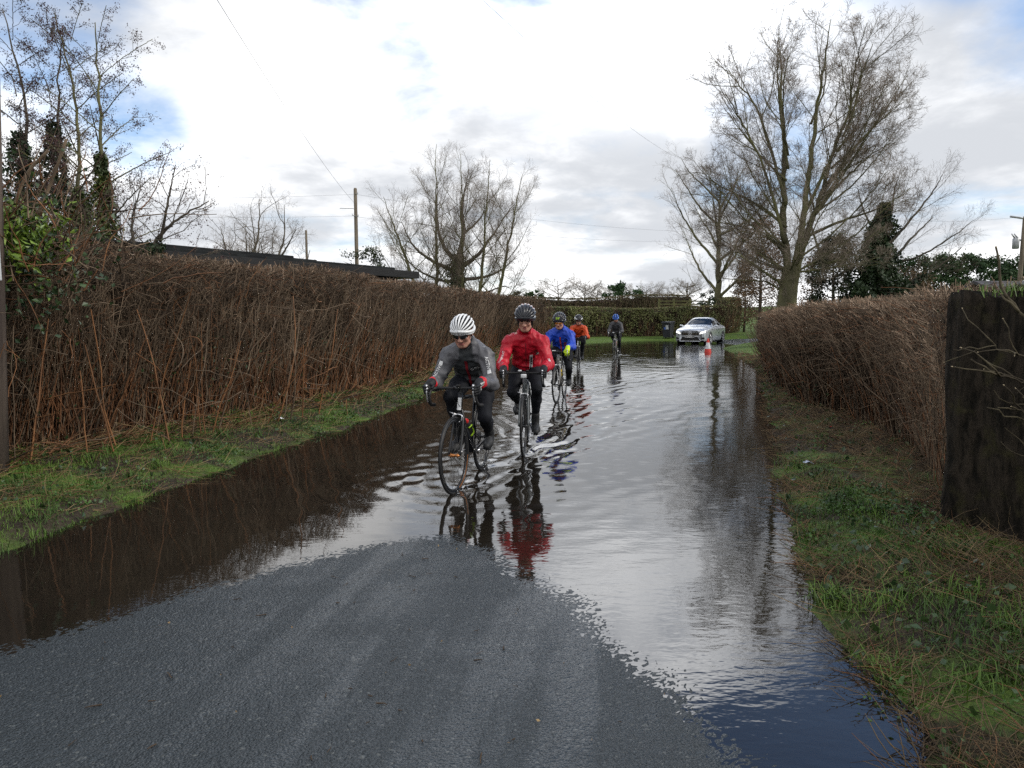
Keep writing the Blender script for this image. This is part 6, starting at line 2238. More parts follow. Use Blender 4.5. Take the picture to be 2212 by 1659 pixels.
    for spec in cfg.get('texts', []):
        kind, body_t, size, a, y, m_ = spec
        if kind == 'chest':
            text_on(sf, body_t, size, ch(a, y), (0, 1, 0.0), dn, 'logo', m_, jo)
        else:
            s = kind
            p = sh[s] * (1 - a) + el[s] * a; xd = (el[s] - sh[s]) * (1 if s > 0 else -1)
            vd = nrm(np.cross(np.cross(nrm(el[s] - sh[s]), np.array([1.0, 0.25 * s, 0.25])), nrm(el[s] - sh[s])))
            text_on(sf, body_t, size, p, xd if y >= 0 else -xd, -vd, 'logo', m_, jo)
            if cfg.get('diamond'):
                pd_ = sh[s] * (1 - (a + 0.27 * (1 if s > 0 else -1))) + el[s] * (a + 0.27 * (1 if s > 0 else -1))
                strip_on(sf, pd_ - nrm(el[s] - sh[s]) * 0.018, pd_ + nrm(el[s] - sh[s]) * 0.018, 0.034, -vd, 'sleeve_badge', m_, jo, n=4)
    # --- tights
    f = Field()
    for s in (-1, 1):
        f.cap(hip[s] + [-0.03, -0.02 * s, 0.01], hip[s] * 0.5 + kn[s] * 0.5, 0.105, 0.083, 0, 0.04).cap(hip[s] * 0.5 + kn[s] * 0.5, kn[s], 0.083, 0.061, 0, 0.04)
        mid = kn[s] * 0.66 + an[s] * 0.34 + [-0.022, 0, 0]
        f.cap(kn[s], mid, 0.057, 0.058, 0, 0.03).cap(mid, an[s] + (kn[s] - an[s]) * 0.12, 0.056, 0.038, 0, 0.03)
    f.ell((-0.21, 0, 1.01), (0.12, 0.155, 0.10), None, 0, 0.05)
    V, q, _ = f.mesh(hq)
    N = vnormals(V, q)
    k = vnoise3(V * np.array([1, 1, 2.2]), 12.0, 9)
    V = V + N * (0.004 * (1 - np.abs(2 * k - 1) * 2))[:, None]
    Geo().add(V, [q]).build('tights', [cfg.get('tights', M_TIGHT)], root)
    # --- overshoes
    for s in (-1, 1):
        pd = bike['ped'][s]
        f = Field()
        f.cap(an[s] + (kn[s] - an[s]) * 0.22, an[s], 0.047, 0.048, 0, 0.03)
        f.cap(an[s] + [-0.035, 0, -0.055], pd + [-0.02, 0, 0.040], 0.041, 0.044, 0, 0.035)
        f.cap(pd + [-0.02, 0, 0.038], pd + [0.085, 0.004 * s, 0.026], 0.045, 0.032, 0, 0.03)
        V, q, _ = f.mesh(hq * 0.8)
        V[:, 2] = np.maximum(V[:, 2], (pd[2] - 0.002) + 0.25 * np.maximum(0, pd[0] - 0.02 - V[:, 0]))
        Geo().add(V, [q]).build('overshoe', [cfg.get('shoe', M_SHOE)], root)
    # --- gloved hands: palm, four bent fingers and a thumb closed on the brake hood
    for s in (-1, 1):
        gm = cfg.get('glove', M_GLOVE)
        f = Field()
        lz = cfg.get('loose') == s
        if lz:
            P_ = lambda x, y, z: tp((bx + 0.10 + x, 0.205 * s + y * s, bz + 0.075 + z))
            f.cap(wr[s] + (el[s] - wr[s]) * 0.16, wr[s], 0.037, 0.035, 0, 0.02)
            f.cap(wr[s], P_(0.03, 0.0, -0.035), 0.031, 0.028, 0, 0.025)
            f.cap(P_(0.0, -0.018, -0.02), P_(0.048, -0.020, -0.058), 0.02, 0.017, 0, 0.02).cap(P_(0.0, 0.022, -0.02), P_(0.042, 0.026, -0.052), 0.02, 0.016, 0, 0.02)
            for i, (yy, ln_) in enumerate(((-0.030, 0.9), (-0.010, 1.0), (0.010, 0.97), (0.029, 0.8))):
                k0 = P_(0.045, yy, -0.055 + 0.002 * i); k1 = P_(0.058 + 0.004 * i, yy * 1.1, -0.055 - 0.040 * ln_); k2_ = P_(0.048, yy * 1.1, -0.055 - 0.072 * ln_); k3 = P_(0.034, yy * 1.1, -0.055 - 0.092 * ln_)
                f.cap(k0, k1, 0.0105, 0.0098, 0, 0.005).cap(k1, k2_, 0.0098, 0.009, 0, 0.005).cap(k2_, k3, 0.009, 0.0078, 0, 0.005)
            f.cap(P_(0.0, -0.03, -0.02), P_(0.035, -0.052, -0.055), 0.0135, 0.011, 0, 0.01).cap(P_(0.035, -0.052, -0.055), P_(0.045, -0.052, -0.085), 0.011, 0.009, 0, 0.006)
        else:
            P_ = lambda x, y, z: tp((bx + x, (0.211 + y) * s, bz + z))
            f.cap(wr[s] + (el[s] - wr[s]) * 0.18, wr[s], 0.038, 0.036, 0, 0.02)
            f.cap(wr[s], P_(0.075, 0.008, 0.046), 0.033, 0.029, 0, 0.03)
            f.cap(P_(0.06, 0.020, 0.042), P_(0.105, 0.026, 0.026), 0.026, 0.022, 0, 0.02)
            for i in range(4):
                dz = -0.0205 * i; fl = (0.95, 1.0, 0.97, 0.85)[i]
                k0 = P_(0.100 - 0.007 * i, 0.034, 0.040 + dz * 0.8); k1 = P_(0.150 - 0.009 * i, 0.034, 0.028 + dz); k2_ = P_(0.172 * fl + 0.002, 0.012, 0.022 + dz); k3 = P_(0.160 * fl, -0.012, 0.018 + dz)
                f.cap(k0, k1, 0.0112, 0.0105, 0, 0.006).cap(k1, k2_, 0.0105, 0.0095, 0, 0.005).cap(k2_, k3, 0.0095, 0.008, 0, 0.005)
            f.cap(P_(0.035, -0.012, 0.044), P_(0.085, -0.030, 0.028), 0.0145, 0.0118, 0, 0.012).cap(P_(0.085, -0.030, 0.028), P_(0.120, -0.028, 0.014), 0.0118, 0.0095, 0, 0.006)
        V, q, _ = f.mesh(0.0055 if hq < 0.012 else 0.009)
        go = Geo().add(V, [q]).build('glove', [gm], root)
        if cfg.get('stripes') == s:
            sfg = Surf(V, q)
            for i in range(4):
                z = 0.050 - 0.021 * i
                strip_on(sfg, P_(0.028, 0.06, z + 0.004), P_(0.128 - 0.01 * i, 0.06, z - 0.012), 0.0155, (tp((0, -s, -0.25 * 0)) - tp((0, 0, 0))), 'reflective_stripe', M_STRIPE, go, n=8, lift=0.0025, off=0.15)
    # --- helmet and glasses
    make_helmet(root, H4, *cfg['helmet'][0], **cfg['helmet'][1])
    if cfg.get('glasses'):
        make_glasses(root, H4, *cfg['glasses'][0], **cfg['glasses'][1])
    if cfg.get('hood'):                               # thin skull cap / hood under the helmet, covering ears
        f = Field()
        f.ell(ht((-0.025, 0, 0.02)), (0.095, 0.084, 0.098), Hr, 0, 0.03)
        for s in (-1, 1):
            f.ell(ht((-0.008, 0.062 * s, -0.045)), (0.035, 0.022, 0.06), Hr, 0, 0.02)
        f.cap(ht((-0.02, 0, -0.06)), nb + [0, 0, 0.02], 0.062, 0.066, 0, 0.03)
        V, q, _ = f.mesh(0.0085)
        Geo().add(V, [q]).build('skull_cap', [M_GLOVE], root)
    return root


J_GREY = cloth('grey_shell_jacket', (0.112, 0.112, 0.122), (0.09, 0.09, 0.10), 0.5)
J_PANEL = cloth('charcoal_panel', (0.040, 0.044, 0.048))
J_REDC = cloth('scarlet_cuff', (0.62, 0.018, 0.03))
J_RED = cloth('red_shell_jacket', (0.50, 0.010, 0.028), (0.40, 0.008, 0.022), 0.5)
J_BLUE = cloth('blue_shell_jacket', (0.020, 0.075, 0.52), (0.016, 0.055, 0.40), 0.5)
J_NAVY = cloth('navy_panel', (0.012, 0.03, 0.19))
J_ORNG = cloth('orange_shell_jacket', (0.62, 0.085, 0.022), (0.50, 0.065, 0.018), 0.55)
J_YOKE = cloth('dark_yoke', (0.022, 0.026, 0.038))
J_DARK = cloth('dark_grey_jacket', (0.062, 0.062, 0.068), (0.05, 0.05, 0.055), 0.55)
M_HBLACK = mat('gloss_black_helmet', (0.022, 0.024, 0.030), (0.014, 0.015, 0.02), 0.3, 0.4, 10, coat=0.15)
M_HRED = mat('red_helmet_stripe', (0.45, 0.02, 0.04), None, 0.3, coat=0.5)
M_HBLUE = mat('blue_helmet', (0.02, 0.13, 0.55), (0.015, 0.10, 0.45), 0.25, 0.5, 8, coat=0.5)
M_HINNER = mat('helmet_foam_black', (0.016, 0.016, 0.019), (0.010, 0.010, 0.012), 0.7, 0.3, 30)

# 1: grey jacket, nearest
b1 = make_bike('bicycle', 'black road bike with copper rim decal and lime bottle cage, nearest the camera', *RIDERS['grey'], -6, 4, M_BLACKP, accent=M_COPPER, bottle=(M_BLACKR, M_REDP, M_LIME), logo=M_WHITEP,
               lamp=[((0.012, 0.02, 0.024), (0.05, 0.035, 0.014), M_BLACKR)], rim_m=M_BLACKP)
make_rider('cyclist in grey jacket with red cuffs and white ribbed helmet, leading the group', b1, 1.235, [J_GREY, J_GREY, J_REDC, J_GREY, J_PANEL],
           dict(h=0.0095, head=(24, -2, 0), hoff=(0.115, 0, 0.075), fwd=0.135, panel=True, sw=0.182, stripes=1, diamond=True,
                strips=[(0.98, 0.0, 0.08, 0.0, 0.024, M_RZIP, 'zip')],
                texts=[('chest', 'GORE', 0.042, 0.74, 0.085, M_MARK), (1, 'ACTIVE', 0.042, 0.42, 1, M_MARK), (-1, 'ACTIVE', 0.042, 0.62, 1, M_MARK)],
                helmet=((M_WHITEP, M_HINNER), dict(n_rib=9, rib_w=0.0076, bulk=0.95)), glasses=((M_LENS, M_SILVER), dict(thick=0.003))))
# 2: red jacket
b2_ = make_bike('bicycle', 'grey road bike with a white square front lamp, under the rider in red', *RIDERS['red'], -2, -215, M_GREYFR, rim_m=M_BLACKP, lamp=[((0.035, 0.0, -0.03), (0.03, 0.062, 0.042), M_WHITEP), ((0.0, -0.045, 0.026), (0.03, 0.036, 0.016), M_WHITEP), ((0.0, 0.04, 0.026), (0.04, 0.03, 0.016), M_BLACKR)])
make_rider('cyclist in bright red jacket with a glossy black helmet, second in line', b2_, 1.30, [J_RED, J_RED, J_RED, J_RED, J_RED],
           dict(h=0.0095, head=(17, -4, 0), hoff=(0.105, 0, 0.110), fwd=0.12, sw=0.20, hood=True, ears=False,
                strips=[(0.99, 0.0, 0.05, 0.0, 0.010, M_RZIP, 'zip'), (0.66, 0.062, 0.20, 0.052, 0.034, M_MARK, 'pocket_surround'), (0.62, 0.061, 0.24, 0.053, 0.014, M_BLACKR, 'pocket_opening'), (0.66, 0.135, 0.56, 0.135, 0.036, M_STRIPE, 'chest_badge')],
                texts=[(-1, 'HBOPAVT', 0.036, 0.80, 1, M_MARK), (1, 'HB', 0.036, 0.95, 1, M_MARK)],
                helmet=(([M_HBLACK, M_HRED, M_WHITEP], M_HINNER), dict(n_rib=9, rib_w=0.0155, rear=True, cross=True, bulk=1.03)), glasses=((M_LENS, M_BLACKR), dict(thick=0.002, clear=True))))
# 3: blue jacket
b3_ = make_bike('bicycle', 'silver-grey road bike under the rider in blue, third in line', *RIDERS['blue'], -4, 8, M_SILVFR, bottle=(M_YELP, M_BLACKR, M_BLACKP), lamp=[((0.0, -0.06, 0.022), (0.04, 0.06, 0.014), M_WHITEP)], hood_m=M_BLACKR)
make_rider('cyclist in royal blue jacket with neon yellow gloves and amber glasses', b3_, 1.265, [J_BLUE, J_BLUE, J_BLUE, J_BLUE, J_NAVY],
           dict(h=0.0105, head=(14, -6, 0), hoff=(0.105, 0, 0.09), fwd=0.12, sw=0.195, glove=M_NEON, loose=1, ears=False,
                strips=[(0.97, 0.0, 0.05, 0.0, 0.022, M_OZIP, 'zip'), (0.66, 0.075, 0.30, 0.085, 0.038, M_OZIP, 'pocket_surround'), (0.62, 0.076, 0.34, 0.084, 0.018, J_NAVY, 'pocket_opening')],
                helmet=(([M_HBLACK, M_LIME], M_HINNER), dict(n_rib=9, rib_w=0.0150, cross=True, front=True, bulk=1.02)), glasses=((M_OLENS, M_WHITEP), dict(thick=0.005))))
# 4: orange jacket
b4_ = make_bike('bicycle', 'dark road bike with white marks under the rider in orange, mostly hidden', *RIDERS['orange'], 3, 175, M_BLACKP, logo=M_WHITEP)
make_rider('cyclist in orange jacket with dark shoulders and a patterned neck warmer', b4_, 1.25, [J_ORNG, J_ORNG, J_ORNG, J_YOKE, J_ORNG],
           dict(h=0.014, head=(16, 14, 0), hoff=(0.085, 0, 0.09), sw=0.185, yoke=True, ears=False, buff=True, neck_m=M_BUFF,
                helmet=(([M_HBLACK, M_WHITEP], M_HINNER), dict(n_rib=9, rib_w=0.0145, accents=[1, 0, 0, 0, 0, 0, 0, 0, 1], cross=True)), glasses=((M_LENS, M_WHITEP), dict(thick=0.004))))
# 5: dark jacket, last
b5_ = make_bike('bicycle', 'white-forked road bike with a lit front lamp, last in the line', *RIDERS['dark'], -4, 92, M_SILVFR, lamp=[((0.02, -0.05, 0.022), (0.05, 0.05, 0.035), M_WHITEP)], hood_m=M_WHITEP, bottle=(M_OZIP, M_OZIP, M_BLACKP))
make_rider('cyclist in dark grey jacket with bright blue helmet, last and furthest away', b5_, 1.29, [J_DARK, J_DARK, J_DARK, J_DARK, J_DARK],
           dict(h=0.014, head=(36, 0, 0), hoff=(0.095, 0, 0.085), sw=0.18, helmet=((M_HBLUE, M_HINNER), dict(n_rib=5, rib_w=0.0125))))
# ============================================================ CAR, CONE, BIN, LITTER
M_CAR = mat('silver_car_paint', (0.62, 0.65, 0.70), (0.58, 0.61, 0.66), 0.28, 0.5, 3, metal=0.55, coat=0.7)
M_CARBLK = mat('black_car_trim', (0.012, 0.012, 0.013), None, 0.4, 0.4)
M_CARINT = mat('dark_car_interior', (0.02, 0.02, 0.022), None, 0.8, 0.2)
M_CHROME = mat('bright_chrome', (0.75, 0.75, 0.76), None, 0.15, 0.5, metal=1.0)
M_PLATE = mat('white_number_plate', (0.75, 0.75, 0.74), None, 0.4)
M_BLKTXT = mat('black_characters', (0.01, 0.01, 0.01), None, 0.5)


def glass_mat():
    m = bpy.data.materials.new('tinted_glass'); m.use_nodes = True
    t = NT(m.node_tree); t.n.clear()
    o = t.new('ShaderNodeOutputMaterial'); tr = t.new('ShaderNodeBsdfTransparent'); gl = t.new('ShaderNodeBsdfGlossy'); mx = t.new('ShaderNodeMixShader')
    tr.inputs[0].default_value = (0.42, 0.47, 0.52, 1); gl.inputs['Roughness'].default_value = 0.02
    fr = t.new('ShaderNodeFresnel'); fr.inputs[0].default_value = 1.6
    t.l.new(t.math('ADD', fr.outputs[0], 0.06, clamp=True), mx.inputs[0]); t.l.new(tr.outputs[0], mx.inputs[1]); t.l.new(gl.outputs[0], mx.inputs[2]); t.l.new(mx.outputs[0], o.inputs[0])
    return m


def lamp_mat(name, col, e):
    m = mat(name, col, None, 0.15, 0.6, coat=0.8)
    b = m.node_tree.nodes['Principled BSDF']
    b.inputs['Emission Color'].default_value = (1, 0.97, 0.92, 1); b.inputs['Emission Strength'].default_value = e
    return m


M_GLASS = glass_mat()
M_HEAD = lamp_mat('lit_headlamp', (0.8, 0.8, 0.8), 1.6)
cpos = P(1516, 700, 41.3)
cz0 = float(road_z(np.array([cpos[0]]), np.array([41.3]))[0])
CAR_PSI = R(-90 - 30)
car = thing('parked_car', 'silver saloon car with its headlamps on, at the edge of the flood', 'car', (float(cpos[0]), 41.3, cz0), CAR_PSI)
car.name = 'saloon_car'
#      x     zb    w     belt  wr    zr
ST_ = [(2.36, 0.16, 0.66, 0.715, 0.48, 0.75), (2.32, 0.1, 0.8, 0.76, 0.6, 0.805), (2.14, 0.09, 0.875, 0.805, 0.68, 0.86), (1.85, 0.09, 0.9, 0.855, 0.7, 0.91), (1.45, 0.09, 0.91, 0.905, 0.72, 0.96), (1.05, 0.09, 0.91, 0.94, 0.74, 1.0), (0.9, 0.09, 0.91, 0.95, 0.76, 1.06), (0.55, 0.09, 0.905, 0.945, 0.7, 1.225), (0.12, 0.09, 0.905, 0.955, 0.6, 1.44), (-0.25, 0.09, 0.905, 0.96, 0.595, 1.48), (-0.3, 0.09, 0.905, 0.96, 0.595, 1.482), (-0.8, 0.09, 0.905, 0.97, 0.58, 1.46), (-1.1, 0.09, 0.905, 0.98, 0.58, 1.41), (-1.45, 0.1, 0.9, 0.99, 0.62, 1.255), (-1.75, 0.11, 0.89, 0.99, 0.66, 1.1), (-2.15, 0.14, 0.85, 0.97, 0.62, 1.01), (-2.3, 0.18, 0.8, 0.915, 0.55, 0.95), (-2.36, 0.26, 0.7, 0.795, 0.45, 0.82)]


def car_prof(s):
    x, zb, w, bl, wr_, zr_ = s
    h = [(0, zb), (0.82 * w, zb), (0.97 * w, zb + 0.07), (w, zb + 0.22), (0.995 * w, bl - 0.22 * (bl - zb)), (0.975 * w, bl - 0.05), (0.93 * w, bl), (wr_, zr_ - 0.045), (0.80 * wr_, zr_), (0, zr_ + 0.018)]
    return [(x, y, z) for y, z in h] + [(x, -y, z) for y, z in h[-2:0:-1]]


rings = [car_prof(s) for s in ST_]
npf = len(rings[0])
V = np.array(rings).reshape(-1, 3)
F, MI = [], []
for i in range(len(ST_) - 1):
    xm = (ST_[i][0] + ST_[i + 1][0]) / 2
    for j in range(npf):
        j2 = (j + 1) % npf
        F.append((i * npf + j, (i + 1) * npf + j, (i + 1) * npf + j2, i * npf + j2))
        jj = j if j < 9 else npf - 1 - j
        m_ = 0
        if jj == 6 and -1.5 < xm < 0.62 and not (-0.31 < xm < -0.24):
            m_ = 1
        if jj in (7, 8) and (0.12 < xm < 0.9 or -1.74 < xm < -1.1):
            m_ = 1
        if jj in (0, 1):
            m_ = 2
        MI.append(m_)
caps = [list(range(npf))[::-1], [(len(ST_) - 1) * npf + k for k in range(npf)]]
Fa = np.array(F); MIa = np.array(MI, np.int32)
g = Geo()
g.add(V, [Fa], MIa)
g.f.append(np.array(caps)); g.m.append(np.array([0, 0], np.int32))
cb = g.build('body', [M_CAR, M_GLASS, M_CARBLK], car)
ms = cb.modifiers.new('bevel', 'SUBSURF'); ms.levels = 2; ms.render_levels = 2
ms.boundary_smooth = 'PRESERVE_CORNERS'
# ray-cast target: the smoothed skin
dg = bpy.context.evaluated_depsgraph_get()
ev = cb.evaluated_get(dg); me_ = ev.to_mesh()
csf = Surf([v.co[:] for v in me_.vertices], [p.vertices[:] for p in me_.polygons])
ev.to_mesh_clear()


def car_patch(name, corners, m, lift, parent, d=(-1, 0, 0), off=3.5, nu=8, nv=4, plane='yz', smooth=True):
    """corners (a,b) x4 bilinear, pressed along d onto the body"""
    c = np.array(corners, float); d = np.array(d, float); V = []
    for i in range(nu + 1):
        for j in range(nv + 1):
            u, w = i / nu, j / nv
            a = (c[0] * (1 - u) + c[1] * u) * (1 - w) + (c[3] * (1 - u) + c[2] * u) * w
            p = np.array([0, a[0], a[1]]) if plane == 'yz' else np.array([a[0], 0, a[1]])
            h = csf.hit(p - d * off, d, 5.0)
            if h is None:
                h = p - d * 2.1
            V.append(h - d * lift)
    q = np.array([(i * (nv + 1) + j, (i + 1) * (nv + 1) + j, (i + 1) * (nv + 1) + j + 1, i * (nv + 1) + j + 1) for i in range(nu) for j in range(nv)])
    return Geo().add(np.array(V), [q]).build(name, [m], parent, smooth)


gr = car_patch('grille', [(-0.50, 0.50), (0.50, 0.50), (0.46, 0.665), (-0.46, 0.665)], M_CARBLK, 0.012, car)
for z in (0.555, 0.615):
    car_patch('grille_bar', [(-0.47, z - 0.010), (0.47, z - 0.010), (0.46, z + 0.012), (-0.46, z + 0.012)], M_CHROME, 0.022, gr, nv=2)
hx = csf.hit((4, 0, 0.58), (-1, 0, 0), 4)
g = Geo()
a = np.linspace(0, 2 * math.pi, 29)
Vt, Ft = tube(np.array([(0, 0.098 * math.cos(t), 0.098 * math.sin(t)) for t in a]), 0.012, 8, caps=False); g.add(Vt, Ft)
for k in range(3):
    t = math.pi / 2 + k * 2 * math.pi / 3
    Vt, Ft = tube([(0.004, 0, 0), (0, 0.092 * math.cos(t), 0.092 * math.sin(t))], [0.020, 0.006], 6); g.add(Vt, Ft)
T = Matrix.Translation(Vector((hx[0] + 0.035, 0, 0.585)))
g.build('badge', [M_CHROME], car, xf=T)
for s in (-1, 1):
    car_patch('headlight', [(0.53 * s, 0.565), (0.82 * s, 0.655), (0.875 * s, 0.765), (0.56 * s, 0.675)], M_HEAD, 0.008, car)
    car_patch('side_intake', [(0.60 * s, 0.275), (0.80 * s, 0.30), (0.78 * s, 0.40), (0.64 * s, 0.385)], M_CARBLK, 0.006, car)
    car_patch('lower_lip', [(0.0, 0.205), (0.80 * s, 0.215), (0.80 * s, 0.245), (0.0, 0.235)], M_CHROME, 0.006, car, nv=2)
    car_patch('shoulder_line', [(1.2, 0.79), (-1.7, 0.86), (-1.7, 0.872), (1.2, 0.806)], M_CARBLK, 0.002, car, d=(0, -s, 0), plane='xz', nu=24, nv=1)
    for x in (0.62, -0.62):
        car_patch('door_handle', [(x - 0.1, 0.815), (x - 0.32, 0.825), (x - 0.32, 0.85), (x - 0.1, 0.84)], M_CAR, 0.02, car, d=(0, -s, 0), plane='xz', nu=4, nv=2)
    for x in (0.98, -0.28, -1.18):
        car_patch('door_gap', [(x, 0.30), (x - 0.012, 0.30), (x - 0.012, 0.89), (x, 0.89)], M_CARBLK, 0.0015, car, d=(0, -s, 0), plane='xz', nu=1, nv=10)
    # mirror
    f = Field(); f.cap((0.66, 0.93 * s, 1.0), (0.70, 1.03 * s, 1.015), 0.055, 0.06, k=0.03).cap((0.72, 0.86 * s, 0.95), (0.70, 0.94 * s, 0.985), 0.025, 0.03, k=0.03)
    Vm, qm, _ = f.mesh(0.014)
    Geo().add(Vm, [qm]).build('wing_mirror', [M_CAR], car)
    for x in (1.46, -1.38):
        wl = bpy.data.objects.new('wheel', None); COL.objects.link(wl); wl.parent = car; wl.location = (x, 0.80 * s, 0.315)
        prof = [(0.235, -0.10), (0.30, -0.105), (0.325, -0.08), (0.328, 0.08), (0.30, 0.108), (0.235, 0.10), (0.235, -0.10)]
        Vw, Fw = lathe(prof, 40, 'y'); Geo().add(Vw, Fw).build('tyre', [M_TYRE], wl)
        g = Geo()
        Vw, Fw = lathe([(0.215, -0.09), (0.238, -0.1), (0.238, 0.1), (0.225, 0.104), (0.215, 0.09), (0.215, -0.09)], 40, 'y'); g.add(Vw, Fw)
        for k in range(5):
            t = k * 2 * math.pi / 5
            for dt in (-0.12, 0.12):
                Vw, Fw = tube([(0.03 * math.cos(t), 0.085 * s, 0.03 * math.sin(t)), (0.222 * math.cos(t + dt), 0.088 * s, 0.222 * math.sin(t + dt))], [0.022, 0.013], 6); g.add(Vw, Fw)
        g.build('rim', [M_ALLOY], wl)
        Vw, Fw = lathe([(0.0, 0.02 * s), (0.21, 0.02 * s), (0.21, 0.03 * s), (0, 0.03 * s)], 24, 'y'); Geo().add(Vw, Fw).build('brake_disc', [M_CARBLK], wl)
        # dark arch lining, a shade proud of the wing
        Vw, Fw = lathe([(0.0, 0.895 * s), (0.372, 0.9105 * s), (0.378, 0.90 * s), (0.378, 0.6 * s)], 40, 'y')
        Vw = Vw + [x, 0, 0.325]
        Geo().add(Vw, Fw).build('wheel_arch', [M_CARBLK], car)
        wl.location = (x, 0.825 * s, 0.32)
pl_ = car_patch('number_plate', [(-0.265, 0.375), (0.265, 0.375), (0.265, 0.49), (-0.265, 0.49)], M_PLATE, 0.06, car, nv=2)
car_patch('lower_intake', [(-0.54, 0.23), (0.54, 0.23), (0.44, 0.42), (-0.44, 0.42)], M_CARBLK, 0.008, car)
hx2 = csf.hit((4, 0, 0.43), (-1, 0, 0), 4)
Vt, Ft = text_mesh('DG19 XWB', 0.115)
Vt = np.stack([np.full(len(Vt), hx2[0] + 0.068), Vt[:, 0] * 0.86, Vt[:, 1] + 0.432], 1)
by = {}
for f_x in Ft:
    by.setdefault(len(f_x), []).append(f_x)
Geo().add(Vt, [np.array(x) for x in by.values()]).build('plate_characters', [M_BLKTXT], pl_, False)
# interior: dash, seats
g = Geo()
for (c_, s_) in (((0.75, 0, 0.86), (0.45, 1.45, 0.12)), ((-0.3, 0, 0.42), (2.4, 1.5, 0.1))):
    v, f2 = boxv(c_, s_, bevel=0.03); g.add(v, f2)
g.build('dashboard', [M_CARINT], car)
for sx_ in (-0.15, -1.0):
    for s in (-1, 1):
        f = Field(); f.cap((sx_ + 0.2, 0.37 * s, 0.55), (sx_ - 0.15, 0.37 * s, 0.55), 0.16, 0.16, k=0.05).cap((sx_ - 0.2, 0.37 * s, 0.6), (sx_ - 0.32, 0.37 * s, 1.0), 0.14, 0.11, k=0.05).cap((sx_ - 0.33, 0.37 * s, 1.1), (sx_ - 0.34, 0.37 * s, 1.16), 0.09, 0.08, k=0.03)
        Vm, qm, _ = f.mesh(0.03); Geo().add(Vm, [qm]).build('seat', [M_CARINT], car)
# the two people inside
for s, lab, cm in ((-1, 'driver in pale top behind the windscreen of the silver car', cloth('pale_top', (0.45, 0.43, 0.40))), (1, 'front passenger seen dimly through the windscreen of the silver car', cloth('dull_top', (0.10, 0.09, 0.10)))):
    pr = thing('person', lab, 'person', tuple(car.location), CAR_PSI, 'people in the silver car')
    f = Field(); y = 0.37 * s; x = -0.22
    f.ell((x + 0.10, y, 1.12), (0.095, 0.072, 0.115), None, 0, 0.03).cap((x + 0.06, y, 1.0), (x + 0.02, y, 0.93), 0.05, 0.06, 0, 0.03).cap((x + 0.19, y, 1.11), (x + 0.20, y, 1.09), 0.012, 0.016, 0, 0.01)
    f.cap((x, y, 0.62), (x + 0.02, y, 0.86), 0.14, 0.13, 1, 0.06).cap((x, y - 0.12, 0.86), (x, y + 0.12, 0.86), 0.07, 0.07, 1, 0.05)
    for q_ in (-1, 1):
        f.cap((x, y + 0.19 * q_, 0.86), (x + 0.12, y + 0.22 * q_, 0.62), 0.055, 0.045, 1, 0.03).cap((x + 0.12, y + 0.22 * q_, 0.62), (x + 0.40, y + 0.14 * q_, 0.80 if s < 0 else 0.62), 0.045, 0.034, 1, 0.03)
        f.cap((x + 0.40, y + 0.14 * q_, 0.80 if s < 0 else 0.62), (x + 0.47, y + 0.12 * q_, 0.83 if s < 0 else 0.62), 0.036, 0.03, 0, 0.02)
        f.cap((x, y + 0.1 * q_, 0.62), (x + 0.4, y + 0.12 * q_, 0.66), 0.085, 0.065, 1, 0.04)
    Vm, qm, lb_ = f.mesh(0.016)
    Geo().add(Vm, [qm], lb_[qm[:, 0]]).build('body', [M_SKIN, cm], pr)
    f = Field(); f.ell((x + 0.085, y, 1.15), (0.095, 0.078, 0.095), None, 0, 0.03)
    Vm, qm, _ = f.mesh(0.014); Geo().add(Vm, [qm]).build('hair', [mat('grey_hair', (0.22, 0.2, 0.18))], pr)

# traffic cone standing in the water
M_CONE = mat('cone_red', (0.62, 0.045, 0.03), (0.48, 0.035, 0.025), 0.5, 0.4, 10)
M_SLEEVE = mat('cone_white_sleeve', (0.72, 0.72, 0.73), (0.55, 0.56, 0.58), 0.45, 0.4, 14)
kp = G(1529, 761)
cone = thing('traffic_cone', 'red and white traffic cone standing in the flood before the car', 'traffic cone', (float(kp[0]), float(kp[1]), -0.06))
cone.scale = (0.88, 0.88, 0.88)
Vc, Fc = lathe([(0.175, 0.03), (0.165, 0.08), (0.138, 0.24)], 28); Geo().add(Vc, Fc).build('lower_band', [M_CONE], cone)
Vc, Fc = lathe([(0.140, 0.238), (0.1395, 0.245), (0.077, 0.535), (0.0765, 0.54)], 28); Geo().add(Vc, Fc).build('reflective_sleeve', [M_SLEEVE], cone)
Vc, Fc = lathe([(0.075, 0.538), (0.040, 0.72), (0.036, 0.735), (0.024, 0.735), (0.022, 0.70)], 28); Geo().add(Vc, Fc).build('top_band', [M_CONE], cone)
v, f2 = boxv((0, 0, 0.018), (0.40, 0.40, 0.036), bevel=0.012); Geo().add(v, f2).build('base', [M_CARBLK], cone)

# wheelie bin on the far verge
M_BIN = mat('dark_grey_bin_plastic', (0.030, 0.033, 0.042), (0.022, 0.024, 0.031), 0.5, 0.4, 6)
bpx_ = P(1443, 727, 46.0)
bin_ = thing('wheelie_bin', 'dark grey wheelie bin with white and blue stickers, by the far hedge', 'wheelie bin', (float(bpx_[0]), 46.0, float(gz_at(bpx_[0], 46.0))), R(-128))
g = Geo()
bm = bmesh.new()
lev = [(0.05, 0.23, 0.24), (0.45, 0.255, 0.275), (0.90, 0.285, 0.33), (0.985, 0.30, 0.35)]
vv = [[bm.verts.new((sx_ * a_, sy_ * b_, z)) for sx_, sy_ in ((-1, -1), (1, -1), (1, 1), (-1, 1))] for z, b_, a_ in lev]
for i in range(3):
    for k in range(4):
        bm.faces.new((vv[i][k], vv[i][(k + 1) % 4], vv[i + 1][(k + 1) % 4], vv[i + 1][k]))
bm.faces.new(vv[0][::-1]); bm.faces.new(vv[3])
